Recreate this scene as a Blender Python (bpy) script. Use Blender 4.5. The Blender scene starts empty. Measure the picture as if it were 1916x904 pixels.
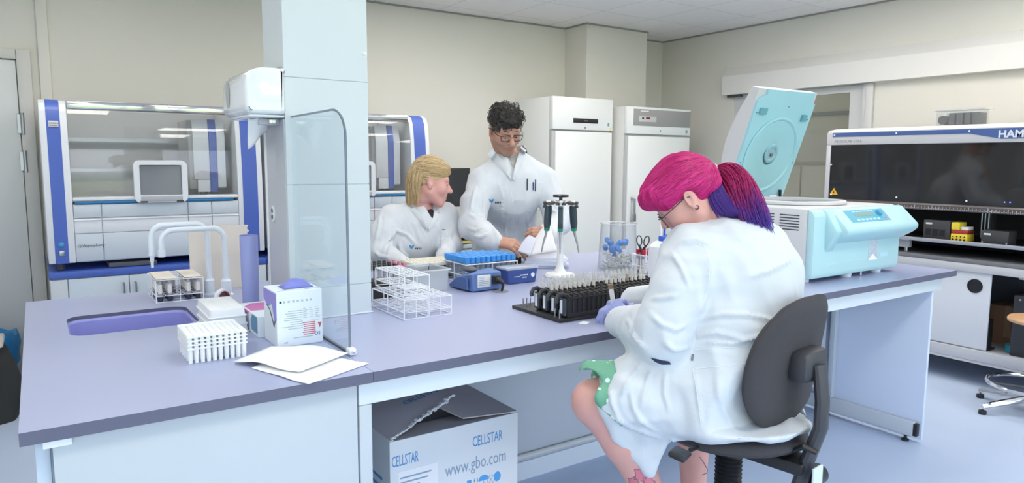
import bpy, bmesh, math, random
import numpy as np
from mathutils import Vector, Matrix, Euler
random.seed(7)
SC = bpy.context.scene; COL = SC.collection
PI = math.pi
# ---------------------------------------------------------------- camera model (for measuring places off the photo)
FPX, YAW, PITCH, ROLL, CAMH = 1311.83, math.radians(34.137), math.radians(6.562), math.radians(0.310), 1.44
_F = np.array([math.sin(YAW)*math.cos(PITCH), math.cos(YAW)*math.cos(PITCH), -math.sin(PITCH)])
_r = np.array([math.cos(YAW), -math.sin(YAW), 0.]); _u = np.cross(_r, _F)
CR = math.cos(ROLL)*_r+math.sin(ROLL)*_u; CU = -math.sin(ROLL)*_r+math.cos(ROLL)*_u; CF = _F
CAM = np.array([0, 0, CAMH])
def ray(x, y): return CR*(x-958)/FPX - CU*(y-452)/FPX + CF
def P(ax, val, x, y):
    i = 'xyz'.index(ax); d = ray(x, y); return CAM+d*(val-CAM[i])/d[i]
def D(x, y, depth): return CAM+ray(x, y)*depth

# ---------------------------------------------------------------- materials
def lin(c):
    c = c/255.; return c/12.92 if c <= .04045 else ((c+.055)/1.055)**2.4
def rgb(*c): return tuple(lin(v) for v in c)+(1,)
_M = {}
def mat(name, c=(200, 200, 200), rough=.5, metal=0, spec=.5, var=.03, scale=6, bump=0, bscale=60, emit=None, es=0, coat=0, aniso=0, sheen=0, sss=0):
    if name in _M: return _M[name]
    m = bpy.data.materials.new(name); m.use_nodes = True; nt = m.node_tree; b = nt.nodes['Principled BSDF']
    col = rgb(*c)
    b.inputs['Roughness'].default_value = rough; b.inputs['Metallic'].default_value = metal
    b.inputs['Specular IOR Level'].default_value = spec; b.inputs['Coat Weight'].default_value = coat
    if sss:
        b.inputs['Subsurface Weight'].default_value = sss; b.inputs['Subsurface Radius'].default_value = (.01, .004, .002)
    if sheen: b.inputs['Sheen Weight'].default_value = sheen
    tc = nt.nodes.new('ShaderNodeTexCoord')
    n = nt.nodes.new('ShaderNodeTexNoise'); n.inputs['Scale'].default_value = scale; n.inputs['Detail'].default_value = 4
    nt.links.new(tc.outputs['Object'], n.inputs['Vector'])
    mx = nt.nodes.new('ShaderNodeMix'); mx.data_type = 'RGBA'
    mx.inputs[6].default_value = tuple(v*(1-var) for v in col[:3])+(1,); mx.inputs[7].default_value = tuple(min(1, v*(1+var)) for v in col[:3])+(1,)
    nt.links.new(n.outputs['Fac'], mx.inputs[0]); nt.links.new(mx.outputs[2], b.inputs['Base Color'])
    if bump:
        n2 = nt.nodes.new('ShaderNodeTexNoise'); n2.inputs['Scale'].default_value = bscale; n2.inputs['Detail'].default_value = 6
        nt.links.new(tc.outputs['Object'], n2.inputs['Vector'])
        bp = nt.nodes.new('ShaderNodeBump'); bp.inputs['Strength'].default_value = bump; bp.inputs['Distance'].default_value = .01
        nt.links.new(n2.outputs['Fac'], bp.inputs['Height']); nt.links.new(bp.outputs['Normal'], b.inputs['Normal'])
    if emit:
        b.inputs['Emission Color'].default_value = rgb(*emit); b.inputs['Emission Strength'].default_value = es
    _M[name] = m; return m
def clear(name, c=(235, 245, 250), rough=.02, refl=1.0, dens=.06, ior=1.45):
    """thin clear plastic or glass: mostly lets light through, mirrors a little at grazing angles"""
    if name in _M: return _M[name]
    m = bpy.data.materials.new(name); m.use_nodes = True; nt = m.node_tree; nt.nodes.clear()
    o = nt.nodes.new('ShaderNodeOutputMaterial'); t = nt.nodes.new('ShaderNodeBsdfTransparent'); t.inputs[0].default_value = rgb(*c)
    d = nt.nodes.new('ShaderNodeBsdfDiffuse'); d.inputs[0].default_value = rgb(*c)
    g = nt.nodes.new('ShaderNodeBsdfGlossy'); g.inputs['Roughness'].default_value = rough
    f = nt.nodes.new('ShaderNodeLayerWeight'); f.inputs[0].default_value = .5; pw = nt.nodes.new('ShaderNodeMath'); pw.operation = 'POWER'; pw.inputs[1].default_value = 4.0; ad = nt.nodes.new('ShaderNodeMath'); ad.operation = 'ADD'; ad.inputs[1].default_value = .035
    m1 = nt.nodes.new('ShaderNodeMixShader'); m1.inputs[0].default_value = dens
    m2 = nt.nodes.new('ShaderNodeMixShader'); k = nt.nodes.new('ShaderNodeMath'); k.operation = 'MULTIPLY'; k.inputs[1].default_value = refl
    L = nt.links.new
    L(t.outputs[0], m1.inputs[1]); L(d.outputs[0], m1.inputs[2]); L(f.outputs['Facing'], pw.inputs[0]); L(pw.outputs[0], ad.inputs[0]); L(ad.outputs[0], k.inputs[0]); L(k.outputs[0], m2.inputs[0])
    L(m1.outputs[0], m2.inputs[1]); L(g.outputs[0], m2.inputs[2]); L(m2.outputs[0], o.inputs[0])
    _M[name] = m; return m

# ---------------------------------------------------------------- mesh builder
class MB:
    def __init__(s): s.v = []; s.f = []; s.mi = []; s.T = None
    def add(s, vs, fs, mi=0):
        o = len(s.v)
        if s.T is not None: vs = [s.T @ Vector(v) for v in vs]
        s.v += [tuple(v) for v in vs]; s.f += [tuple(i+o for i in f) for f in fs]; s.mi += [mi]*len(fs); return s
    def bm(s, bm, mi=0):
        bm.verts.index_update(); s.add([v.co.copy() for v in bm.verts], [[v.index for v in f.verts] for f in bm.faces], mi); bm.free(); return s
    def box(s, x0, x1, y0, y1, z0, z1, b=0, seg=2, mi=0):
        c = ((x0+x1)/2, (y0+y1)/2, (z0+z1)/2); return s.rbox(c, (abs(x1-x0), abs(y1-y0), abs(z1-z0)), b, None, seg, mi)
    def rbox(s, c, size, b=0, rot=None, seg=2, mi=0):
        bm = bmesh.new(); bmesh.ops.create_cube(bm, size=1)
        for v in bm.verts: v.co = Vector((v.co.x*size[0], v.co.y*size[1], v.co.z*size[2]))
        if b: bmesh.ops.bevel(bm, geom=bm.edges[:], offset=min(b, min(size)*.49), segments=seg, profile=.5, affect='EDGES')
        M = Matrix.Translation(c)
        if rot is not None: M = M @ (rot.to_4x4() if isinstance(rot, Matrix) else Euler(rot).to_matrix().to_4x4())
        bmesh.ops.transform(bm, matrix=M, verts=bm.verts[:]); return s.bm(bm, mi)
    def cyl(s, p0, p1, r0, r1=None, n=20, cap=True, mi=0):
        p0 = Vector(p0); p1 = Vector(p1); r1 = r0 if r1 is None else r1
        d = (p1-p0).normalized(); a = d.orthogonal().normalized(); b = d.cross(a); vs = []; fs = []
        for p, r in ((p0, r0), (p1, r1)):
            for i in range(n):
                t = 2*PI*i/n; vs.append(p+a*(math.cos(t)*r)+b*(math.sin(t)*r))
        for i in range(n): j = (i+1) % n; fs.append((i, j, n+j, n+i))
        if cap: fs += [tuple(range(n))[::-1], tuple(range(n, 2*n))]
        return s.add(vs, fs, mi)
    def tube(s, pts, r, n=8, closed=False, mi=0, cap=True, flat=1.0, up=None):
        pts = [Vector(p) for p in pts]; N = len(pts); rs = r if isinstance(r, (list, tuple)) else [r]*N
        vs = []; fs = []; pa = None
        for i, p in enumerate(pts):
            t = (pts[(i+1) % N]-pts[i-1]) if closed else (pts[min(i+1, N-1)]-pts[max(i-1, 0)])
            t.normalize()
            if up is not None: a = Vector(up)-t*t.dot(Vector(up)); a.normalize()
            elif pa is None: a = t.orthogonal().normalized()
            else:
                a = pa-t*pa.dot(t); a = a.normalized() if a.length > 1e-6 else t.orthogonal().normalized()
            pa = a; b = t.cross(a)
            for k in range(n):
                h = 2*PI*k/n; vs.append(p+a*(math.cos(h)*rs[i])+b*(math.sin(h)*rs[i]*flat))
        for i in range(N if closed else N-1):
            for k in range(n):
                k2 = (k+1) % n; a0 = i*n; b0 = ((i+1) % N)*n; fs.append((a0+k, a0+k2, b0+k2, b0+k))
        if cap and not closed: fs += [tuple(range(n))[::-1], tuple(range((N-1)*n, N*n))]
        return s.add(vs, fs, mi)
    def lathe(s, prof, c=(0, 0, 0), n=24, mi=0, M=None):
        c = Vector(c); vs = []; fs = []; K = len(prof)
        for (r, z) in prof:
            for i in range(n):
                t = 2*PI*i/n; v = Vector((math.cos(t)*max(r, 1e-5), math.sin(t)*max(r, 1e-5), z)); vs.append(c+(M @ v if M else v))
        for k in range(K-1):
            for i in range(n): j = (i+1) % n; fs.append((k*n+i, k*n+j, (k+1)*n+j, (k+1)*n+i))
        if prof[0][0] > 1e-4: fs.append(tuple(range(n))[::-1])
        if prof[-1][0] > 1e-4: fs.append(tuple(range((K-1)*n, K*n)))
        return s.add(vs, fs, mi)
    def prism(s, poly, ax, a0, a1, b=0, mi=0):
        """polygon in the two other axes (in xyz order), extruded along ax"""
        i = 'xyz'.index(ax); n = len(poly); vs = []
        for a in (a0, a1):
            for p in poly:
                q = list(p); q.insert(i, a); vs.append(q)
        fs = [(k, (k+1) % n, n+(k+1) % n, n+k) for k in range(n)]+[tuple(range(n))[::-1], tuple(range(n, 2*n))]
        if not b: return s.add(vs, fs, mi)
        bm = bmesh.new(); bv = [bm.verts.new(v) for v in vs]
        for f in fs: bm.faces.new([bv[k] for k in f])
        bmesh.ops.recalc_face_normals(bm, faces=bm.faces[:])
        bmesh.ops.bevel(bm, geom=bm.edges[:], offset=b, segments=2, profile=.5, affect='EDGES'); return s.bm(bm, mi)
    def ell(s, c, rad, n=16, mi=0, rot=None):
        c = Vector(c); vs = []; fs = []; m = n//2; R = Euler(rot).to_matrix() if rot else Matrix.Identity(3)
        for i in range(m+1):
            ph = PI*i/m
            for k in range(n):
                t = 2*PI*k/n; vs.append(c+R @ Vector((rad[0]*math.sin(ph)*math.cos(t), rad[1]*math.sin(ph)*math.sin(t), rad[2]*math.cos(ph))))
        for i in range(m):
            for k in range(n): j = (k+1) % n; fs.append((i*n+k, (i+1)*n+k, (i+1)*n+j, i*n+j))
        return s.add(vs, fs, mi)
    def plate(s, pts, th, nrm, mi=0):
        """a flat outline with thickness th along nrm"""
        nrm = Vector(nrm).normalized(); n = len(pts); vs = [Vector(p) for p in pts]+[Vector(p)+nrm*th for p in pts]
        return s.add(vs, [(k, (k+1) % n, n+(k+1) % n, n+k) for k in range(n)]+[tuple(range(n))[::-1], tuple(range(n, 2*n))], mi)
    def build(s, name, mats, parent=None, angle=32, loc=None, kind=None):
        me = bpy.data.meshes.new(name); me.from_pydata(s.v, [], s.f); me.validate()
        bm = bmesh.new(); bm.from_mesh(me); bmesh.ops.remove_doubles(bm, verts=bm.verts[:], dist=1e-6)
        bmesh.ops.recalc_face_normals(bm, faces=bm.faces[:]); bm.to_mesh(me); bm.free()
        if not isinstance(mats, (list, tuple)): mats = [mats]
        for m in mats: me.materials.append(m)
        if len(mats) > 1 and len(me.polygons) == len(s.mi): me.polygons.foreach_set('material_index', s.mi)
        me.polygons.foreach_set('use_smooth', [True]*len(me.polygons)); me.set_sharp_from_angle(angle=math.radians(angle))
        o = bpy.data.objects.new(name, me); COL.objects.link(o)
        if parent: o.parent = parent
        if loc is not None: o.location = loc
        if kind: o['kind'] = kind
        return o
def tag(o, label, cat, group=None):
    o['label'] = label; o['category'] = cat
    if group: o['group'] = group
    return o
def thing(name, label, cat, loc=(0, 0, 0), rz=0, group=None, rot=None):
    o = bpy.data.objects.new(name, None); COL.objects.link(o); o.location = loc; o.rotation_euler = rot or (0, 0, rz)
    o.empty_display_size = .05; return tag(o, label, cat, group)
def struct(o): o['kind'] = 'structure'; return o
def dup(root, loc=None, rz=None, label=None, group=None):
    def cp(o, par):
        c = o.copy(); COL.objects.link(c)
        if par: c.parent = par
        for ch in list(o.children): cp(ch, c)
        return c
    r = cp(root, None)
    if loc is not None: r.location = loc
    if rz is not None: r.rotation_euler = (0, 0, rz)
    if label: r['label'] = label
    if group: r['group'] = group
    return r
def text(name, s, size, m, parent, loc, rot, ext=.0004, align='LEFT', sx=1, shear=0, label=None, bold=0):
    cu = bpy.data.curves.new(name, 'FONT'); cu.body = s; cu.size = size; cu.extrude = ext; cu.align_x = align; cu.shear = shear; cu.offset = bold; cu.resolution_u = 2
    t = bpy.data.objects.new('tmp', cu); COL.objects.link(t)
    me = bpy.data.meshes.new_from_object(t.evaluated_get(bpy.context.evaluated_depsgraph_get())); bpy.data.objects.remove(t); bpy.data.curves.remove(cu)
    me.name = name; me.materials.clear(); me.materials.append(m)
    o = bpy.data.objects.new(name, me); COL.objects.link(o); o.parent = parent; o.location = loc; o.rotation_euler = rot; o.scale = (sx, 1, 1)
    if label: o['label'] = label
    return o
def arc(c, r, a0, a1, n, ax='xz'):
    out = []
    for i in range(n+1):
        t = a0+(a1-a0)*i/n; q = {'x': c[0], 'y': c[1], 'z': c[2]}; q[ax[0]] += r*math.cos(t); q[ax[1]] += r*math.sin(t); out.append((q['x'], q['y'], q['z']))
    return out
FRONT = (PI/2, 0, 0)       # text facing -y
SIDE = (PI/2, 0, -PI/2)    # text facing -x
# ---------------------------------------------------------------- common materials
WHITE = mat('white_plastic', (236, 238, 240), .35)
LAM = mat('pale_blue_laminate', (194, 200, 206), .45, var=.015)
LAMW = mat('white_laminate', (222, 228, 233), .4, var=.015)
CHROME = mat('polished_chrome', (225, 226, 230), .12, 1)
STEEL = mat('brushed_steel', (180, 182, 185), .35, 1)
BLACK = mat('black_plastic', (30, 30, 33), .4)
DGREY = mat('dark_grey_plastic', (72, 73, 78), .45)
GREY = mat('mid_grey_plastic', (150, 152, 156), .45)
WIRE = mat('white_coated_wire', (240, 241, 245), .35)
QBLUE = mat('cobalt_blue_trim', (70, 98, 182), .4)
PAPER = mat('white_paper', (240, 240, 243), .8, var=.02)
INKG = mat('grey_ink', (150, 168, 190), .8)
INKB = mat('blue_ink', (90, 150, 205), .8)
INKD = mat('dark_ink', (60, 66, 80), .8)
RED = mat('red_plastic', (190, 38, 52), .4)
CLEAR = clear('clear_plastic')
# ================================================================ the room
XR, YB, ZC, XL, YF = 5.78, 5.60, 2.745, -2.2, -1.6
wallm = mat('beige_wall_paint', (220, 217, 209), .8, var=.012, bump=.03, bscale=180)
wallw = mat('white_wall_paint', (222, 221, 217), .8, var=.012, bump=.03, bscale=180)
floorm = mat('pale_blue_vinyl', (192, 206, 230), .38, var=.05, scale=3.0, bump=.02, bscale=40)
ceilm = bpy.data.materials.new('ceiling_tiles'); ceilm.use_nodes = True
def _tiles():
    nt = ceilm.node_tree; b = nt.nodes['Principled BSDF']; b.inputs['Roughness'].default_value = .9
    tc = nt.nodes.new('ShaderNodeTexCoord'); br = nt.nodes.new('ShaderNodeTexBrick'); br.offset = 0; br.squash = 1
    br.inputs['Color1'].default_value = rgb(240, 238, 237); br.inputs['Color2'].default_value = rgb(237, 235, 234); br.inputs['Mortar'].default_value = rgb(206, 204, 203)
    br.inputs['Scale'].default_value = 1; br.inputs['Mortar Size'].default_value = .004; br.inputs['Brick Width'].default_value = .6; br.inputs['Row Height'].default_value = .6
    nt.links.new(tc.outputs['Object'], br.inputs['Vector']); nt.links.new(br.outputs['Color'], b.inputs['Base Color'])
    n = nt.nodes.new('ShaderNodeTexNoise'); n.inputs['Scale'].default_value = 120; bp = nt.nodes.new('ShaderNodeBump'); bp.inputs['Strength'].default_value = .05
    nt.links.new(tc.outputs['Object'], n.inputs['Vector']); nt.links.new(n.outputs['Fac'], bp.inputs['Height']); nt.links.new(bp.outputs['Normal'], b.inputs['Normal'])
_tiles()
struct(MB().box(XL-.2, XR+.2+2.2, YF-.2, YB+.2, -.1, 0).build('floor', floorm))
struct(MB().box(XL-.2, XR+2.4, YF-.2, YB+.2, ZC, ZC+.1).build('ceiling', ceilm))
struct(MB().box(XL-.2, XR+.2, YB, YB+.15, 0, ZC).build('wall_back', wallm))
# right wall: an opening with the sliding glazed door between y 3.26 and 4.62, the room beyond behind it
w = MB(); w.box(XR, XR+.12, YF, 3.24, 0, ZC); w.box(XR, XR+.12, 4.62, YB, 0, ZC); w.box(XR, XR+.12, 3.24, 4.62, 2.10, ZC)
struct(w.build('wall_right', wallm))
struct(MB().box(XL-.12, XL, YF, YB, 0, ZC).build('wall_left', wallw))
# window wall behind the camera
w = MB(); w.box(XL, XR, YF-.15, YF, 0, .22); w.box(XL, XR, YF-.15, YF, 2.55, ZC)
for x0, x1 in ((XL, XL+.25), (.1, .3), (2.5, 2.7), (4.8, XR)): w.box(x0, x1, YF-.15, YF, .22, 2.55)
struct(w.build('wall_front', wallw))
framew = mat('white_window_frame', (228, 230, 232), .4)
for k, (x0, x1) in enumerate(((XL+.25, .1), (.3, 2.5), (2.7, 4.8))):
    f = MB(); t = .05
    f.box(x0, x1, YF-.11, YF-.04, .22, .22+t); f.box(x0, x1, YF-.11, YF-.04, 2.55-t, 2.55)
    for xx in (x0, (x0+x1)/2-t/2, x1-t): f.box(xx, xx+t, YF-.11, YF-.04, .22+t, 2.55-t)
    struct(f.build(f'window_{k+2}', framew))
# boxed column on the back wall between the two fridges
struct(MB().box(4.42, 5.21, 5.27, YB, 0, ZC-.001).build('trim_1', wallm))
# ceiling edge shadow-gap trim
dk = mat('ceiling_edge_trim', (150, 148, 146), .6)
e = MB(); e.box(XL, 4.42, YB-.012, YB, ZC-.014, ZC-.001); e.box(5.21, XR, YB-.012, YB, ZC-.014, ZC-.001); e.box(XR-.012, XR, YF, YB, ZC-.014, ZC-.001)
e.box(4.41, 5.22, 5.258, 5.27, ZC-.014, ZC-.001); e.box(4.408, 4.42, 5.27, YB, ZC-.014, ZC-.001)
struct(e.build('trim_2', dk))
# door in the back wall at the far left
doorm = mat('pale_grey_door_paint', (214, 216, 215), .5, var=.01)
d = struct(MB().box(-1.02, -.062, YB-.035, YB-.002, .005, 2.062, .004).build('door_1', doorm))
for z in (1.42, 1.66, .3):
    h = MB(); h.cyl((-.046, YB-.05, z-.07), (-.046, YB-.05, z+.07), .012, n=12); h.box(-.075, -.02, YB-.044, YB-.036, z-.06, z+.06); h.build('hinge', STEEL, d)
t = MB(); t.box(-.058, .02, YB-.055, YB, 0, 2.13, .006); t.box(-1.1, -.0585, YB-.055, YB, 2.066, 2.13, .006)
struct(t.build('trim_3', mat('door_frame_paint', (203, 201, 196), .5)))
struct(MB().box(.062, .125, YB-.03, YB, 0, ZC-.02, .004).build('trim_4', wallm))
# sliding door cover rail on the right wall (its top slopes back to the wall)
Yr = 4.70
r = MB(); r.prism([(XR-.085, 2.098), (XR-.085, 2.278), (XR, 2.372), (XR, 2.098)], 'y', -1.2, Yr)
struct(r.build('trim_5', mat('rail_cover_paint', (226, 224, 222), .5, var=.01)))
struct(MB().box(XR-.055, XR-.02, 4.5, 4.66, 2.075, 2.097).build('trim_6', DGREY))
# glazed sliding door
fr = mat('aluminium_frame', (205, 205, 205), .4)
sd = MB(); X0, X1 = XR+.015, XR+.055
sd.box(X0, X1, 3.24, 3.42, 0, 2.09); sd.box(X0, X1, 4.50, 4.62, 0, 2.09); sd.box(X0, X1, 3.42, 4.50, 2.035, 2.09); sd.box(X0, X1, 3.42, 4.50, 0, .12)
so = struct(sd.build('door_2', fr))
MB().box(XR+.03, XR+.036, 3.42, 4.50, .12, 2.035).build('pane', clear('door_glass', (238, 238, 235), .02, .7, .03), so)
t = MB(); t.box(XR-.03, XR, 3.20, 3.262, 0, 2.096, .004); t.box(XR-.018, XR, 3.262, 3.29, 0, 2.096)
struct(t.build('trim_7', fr))
# the room beyond the sliding door
struct(MB().box(7.6, 7.7, 1.5, 6.4, 0, ZC).build('wall_beyond', mat('warm_cream_wall', (226, 214, 198), .8)))
struct(MB().box(XR+.12, 7.6, 6.3, 6.4, 0, ZC).build('wall_beyond_side', mat('warm_cream_wall')))
fc = thing('tall_cabinet', 'pale wooden cabinet seen through the glazed sliding door', 'cabinet', (7.3, 4.5, 0))
cw = mat('pale_wood_veneer', (222, 211, 196), .5, var=.03, scale=3)
MB().box(-.28, .28, -1.3, 1.6, 0.02, 1.42, .003).build('body', cw, fc)
for y in (-1.28, -.56, .16, .88):
    MB().box(-.30, -.282, y, y+.70, .05, 1.40, .003).build('door', cw, fc)
MB().box(-.29, .285, -1.31, 1.61, 1.421, 1.45, .003).build('top', mat('cabinet_top', (196, 186, 174), .5), fc)
struct(MB().box(7.57, 7.6, 2.5, 6.2, 1.98, 2.02).build('trim_8', dk))
# square column rising from the bench
tile = mat('white_wall_panel', (214, 221, 224), .3, var=.01)
PX0, PX1, PY0, PY1 = .680, .966, 2.315, 2.545
c = MB(); zs = [.9005, 1.008, 1.358, 1.706, ZC-.002]
for a, b in zip(zs[:-1], zs[1:]): c.box(PX0, PX1, PY0, PY1, a, b-.0016, .0012, 1)
c.box(PX0+.004, PX1-.004, PY0+.004, PY1-.004, .9005, ZC-.002)
pil = struct(c.build('column', tile))
q = MB()
for z in (.9, ): q.box(PX0-.003, PX1+.004, PY0-.006, PY0, .9005, .906, .002)
q.build('sealant', WHITE, pil)
struct(pil)
for z in (1.80, 1.995, 2.6):
    MB().lathe([(0, 0), (.006, 0), (.006, .003), (.003, .006), (0, .0065)], (PX1-.012, PY0, z), 12, M=Euler((PI/2, 0, 0)).to_matrix()).build('screw_cap', WHITE, pil)
lf = MB(); lf.box(PX0-.004, PX0-.0002, PY0+.004, PY1, .9005, 1.57)
lf.build('side_shade_panel', mat('shaded_face_grey', (190, 192, 198), .35, var=.01), pil)  # added grey sheet standing in for shade on the column's left face
MB().box(PX0-.008, PX0-.0002, PY1-.014, PY1+.004, .9005, 1.57, .002).build('corner_trim', WHITE, pil)
so = MB(); so.lathe([(0, 0), (.016, 0), (.017, .004), (.013, .006), (0, .005)], (PX0-.004, 2.464, 1.254), 20, M=Euler((0, -PI/2, 0)).to_matrix() @ Matrix.Diagonal((1.7, 1, 1)))
so.build('socket_plate', WHITE, pil)
so = MB()
for dz in (-.011, .011): so.lathe([(.007, .0055), (.008, .0075), (.0055, .0075), (.005, .0055)], (PX0-.004, 2.464, 1.254+dz), 14, M=Euler((0, -PI/2, 0)).to_matrix())
so.build('socket', DGREY, pil)
# ================================================================ island bench
TOP = mat('lavender_worktop', (168, 174, 204), .32, spec=.45, var=.02, scale=2)
EDGE = mat('grey_worktop_edge', (98, 98, 118), .4, var=.03)
BF, BB, XJ = 1.645, 3.185, .688
def slab(x0, x1, hole=None):
    bm = bmesh.new()
    def ring(z): return [bm.verts.new((x, y, z)) for x, y in ((x0, BF), (x1, BF), (x1, BB), (x0, BB))]
    return bm
def rr(x0, x1, y0, y1, r, n=6):
    out = []
    for cx, cy, a in ((x1-r, y0+r, -PI/2), (x1-r, y1-r, 0), (x0+r, y1-r, PI/2), (x0+r, y0+r, PI)):
        for i in range(n+1): t = a+PI/2*i/n; out.append((cx+r*math.cos(t), cy+r*math.sin(t)))
    return out
def worktop(x0, x1, hole, label):
    zt, zb = .900, .872
    b = MB()
    outer = [(x0, BF), (x1, BF), (x1, BB), (x0, BB)]
    if hole:
        # top and bottom faces as triangles between outline and hole
        H = rr(*hole, .05); 
        from mathutils.geometry import delaunay_2d_cdt
        pts = [Vector(p) for p in outer]+[Vector(p) for p in H]; n = len(H)
        ed = [(0, 1), (1, 2), (2, 3), (3, 0)]+[(4+i, 4+(i+1) % n) for i in range(n)]
        V, E_, F_, *_ = delaunay_2d_cdt(pts, ed, [], 0, 1e-6)
        def inside(f):
            c = sum((V[i] for i in f), Vector((0, 0)))/len(f); return hole[0]+.001 < c.x < hole[1]-.001 and hole[2]+.001 < c.y < hole[3]-.001 and all(i >= 4 for i in f)
        fs = [f for f in F_ if not inside(f)]
        b.add([(v.x, v.y, zt) for v in V], fs, 0); b.add([(v.x, v.y, zb) for v in V], fs, 1)
        b.add([(x, y, zt) for x, y in H]+[(x, y, zb) for x, y in H], [(i, (i+1) % n, n+(i+1) % n, n+i) for i in range(n)], 1)
        e = outer
    else:
        b.add([(x, y, zt) for x, y in outer]+[(x, y, zb) for x, y in outer], [(0, 1, 2, 3)], 0); b.add([(x, y, zb) for x, y in outer], [(3, 2, 1, 0)], 1)
    b.add([(x, y, zt) for x, y in outer]+[(x, y, zb) for x, y in outer], [(i, (i+1) % 4, 4+(i+1) % 4, 4+i) for i in range(4)], 1)
    o = b.build('worktop', [TOP, EDGE]); return tag(o, label, 'worktop')
SINK = (.058, .43, 2.475, 2.80)
wl = worktop(-.058, XJ-.0006, SINK, 'lavender lab worktop with a cut-out sink at its end')
wr = worktop(XJ+.0006, 3.845, None, 'long lavender lab worktop carrying the centrifuge and the pipette stand')
basin = MB(); H = rr(*SINK, .05); n = len(H); H2 = rr(SINK[0]+.006, SINK[1]-.006, SINK[2]+.006, SINK[3]-.006, .05)
Hs = rr(SINK[0]+.0004, SINK[1]-.0004, SINK[2]+.0004, SINK[3]-.0004, .05); lv = [(Hs, .8875), (H2, .880), (H2, .66)]
basin.add([(x, y, z) for R_, z in lv for x, y in R_], [(k*n+i, k*n+(i+1) % n, (k+1)*n+(i+1) % n, (k+1)*n+i) for k in range(2) for i in range(n)]+[tuple(range(2*n, 3*n))])
basin.cyl((.25, 2.64, .659), (.25, 2.64, .663), .03)
basin.build('sink_basin', mat('lilac_sink_ware', (160, 162, 222), .35), wl)
# cable grommet hole lining
# left cabinet run under the sink worktop
cab = thing('base_cabinet', 'pale blue base cabinet under the sink worktop', 'cabinet', (0, 0, 0))
b = MB(); b.box(-.004, .655, 1.675, 1.70, .012, .868, .002); b.build('front_panel', LAM, cab)
b = MB(); b.box(-.004, .014, 1.702, 3.12, .05, .868); b.box(.637, .655, 1.702, 3.12, .05, .868); b.box(-.004, .655, 3.122, 3.14, .05, .868); b.box(.014, .637, 1.702, 3.12, .05, .07)
b.build('carcass', LAM, cab)
lg = MB(); lg.box(-.035, -.008, 1.70, 1.76, 0, .868, .003); lg.box(-.035, -.008, 3.02, 3.08, 0, .868, .003); lg.box(-.035, -.008, 1.76, 3.02, .80, .868, .003)
lg.build('end_frame', mat('pale_frame_paint', (200, 212, 226), .4), cab)
lg = MB(); lg.box(-.02, .03, 1.655, 1.672, .855, .871); lg.build('edge_clip', WHITE, cab)
# table frame to the right of it
tf = thing('bench_frame', 'pale blue bench frame with open knee space and end panel', 'bench frame', (0, 0, 0))
b = MB(); b.box(.66, 3.76, 1.675, 1.70, .806, .871, .002); b.build('front_rail', LAMW, tf)
b = MB(); b.box(.66, .695, 1.675, 1.73, .0, .805, .003); b.box(.66, .695, 1.735, 3.13, .03, .868, .003); b.build('support_panel', LAM, tf)
b = MB(); b.box(.70, 3.66, 2.495, 2.515, .0, .868, .002); b.build('back_panel', LAM, tf)
b = MB(); b.tube([(.72, 2.478, .115), (3.0, 2.478, .115)], .012, 10); b.build('foot_rail', mat('cream_tube', (214, 216, 212), .4), tf)
b = MB(); b.box(.70, 3.66, 2.485, 2.494, .0, .085); b.build('plinth', LAMW, tf)
b = MB(); b.box(2.5, 3.655, 2.215, 2.235, .185, .80, .002); b.box(2.5, 3.655, 2.208, 2.214, .185, .255, .002); b.build('modesty_panel', LAM, tf)
e = MB(); e.box(3.700, 3.720, 1.69, 3.13, .018, .805, .002); e.build('end_panel', mat('end_panel_laminate', (212, 221, 238), .4, var=.01), tf)
e = MB(); e.box(3.665, 3.699, 1.72, 3.10, .035, .11, .003); e.box(3.665, 3.699, 2.17, 2.20, .111, .805, .003); e.box(3.665, 3.699, 3.06, 3.10, .111, .805, .003); e.box(.70, 3.76, 3.10, 3.13, .806, .87); e.box(3.70, 3.735, 1.701, 3.099, .806, .87)
e.build('end_frame', LAM, tf)
e = MB(); e.box(3.668, 3.696, 1.70, 1.719, .04, .105, .002); e.build('end_cap', BLACK, tf)
for y in (1.76, 2.2, 3.05): MB().lathe([(.018, 0), (.018, .010), (.008, .014), (.008, .034)], (3.682, y, 0), 16).build('foot', BLACK, tf)
MB().cyl((1.573, 2.405, .9002), (1.573, 2.405, .9022), .034, n=28).build('cable_grommet', mat('grommet_grey', (128, 130, 138), .5), wr)
# printed shipping carton in the knee space
kraft = mat('white_carton_board', (226, 230, 234), .8, var=.02); kin = mat('grey_carton_liner', (236, 232, 234), .85, var=.03)
cb = thing('carton', 'large white printed shipping carton with a torn flap in the bench knee space', 'box', (1.118, 2.19, 0))
w_, d_, h_ = .245, .222, .557
b = MB(); b.box(-w_, w_, -d_, -d_+.006, 0, h_); b.box(-w_, w_, d_-.006, d_, 0, h_); b.box(-w_, -w_+.006, -d_+.006, d_-.006, 0, h_); b.box(w_-.006, w_, -d_+.006, d_-.006, 0, h_); b.box(-w_+.006, w_-.006, -d_+.006, d_-.006, 0, .006)
b.build('body', kraft, cb)
def board(b, pts, th=.004):
    n = len(pts); b.add([tuple(p) for p in pts]+[(p[0], p[1], p[2]+th) for p in pts], [(k, (k+1) % n, n+(k+1) % n, n+k) for k in range(n)]+[tuple(range(n))[::-1], tuple(range(n, 2*n))]); return b
board(MB(), [(-w_+.007, -d_+.008, h_-.006), (w_-.007, -d_+.008, h_-.006), (.16, -.03, h_-.045), (-.14, -.03, h_-.045)]).build('flap', kin, cb)
board(MB(), [(w_, -d_+.002, h_), (w_, d_, h_), (.05, d_-.01, h_+.004), (.02, -.02, h_+.006), (.053, -.168, h_-.002)]).build('flap', kin, cb)
def lz(x, y): return h_+.006+(x+w_)/.303*.054+.02*max(0, y+.09)*(x+w_)/.3
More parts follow.
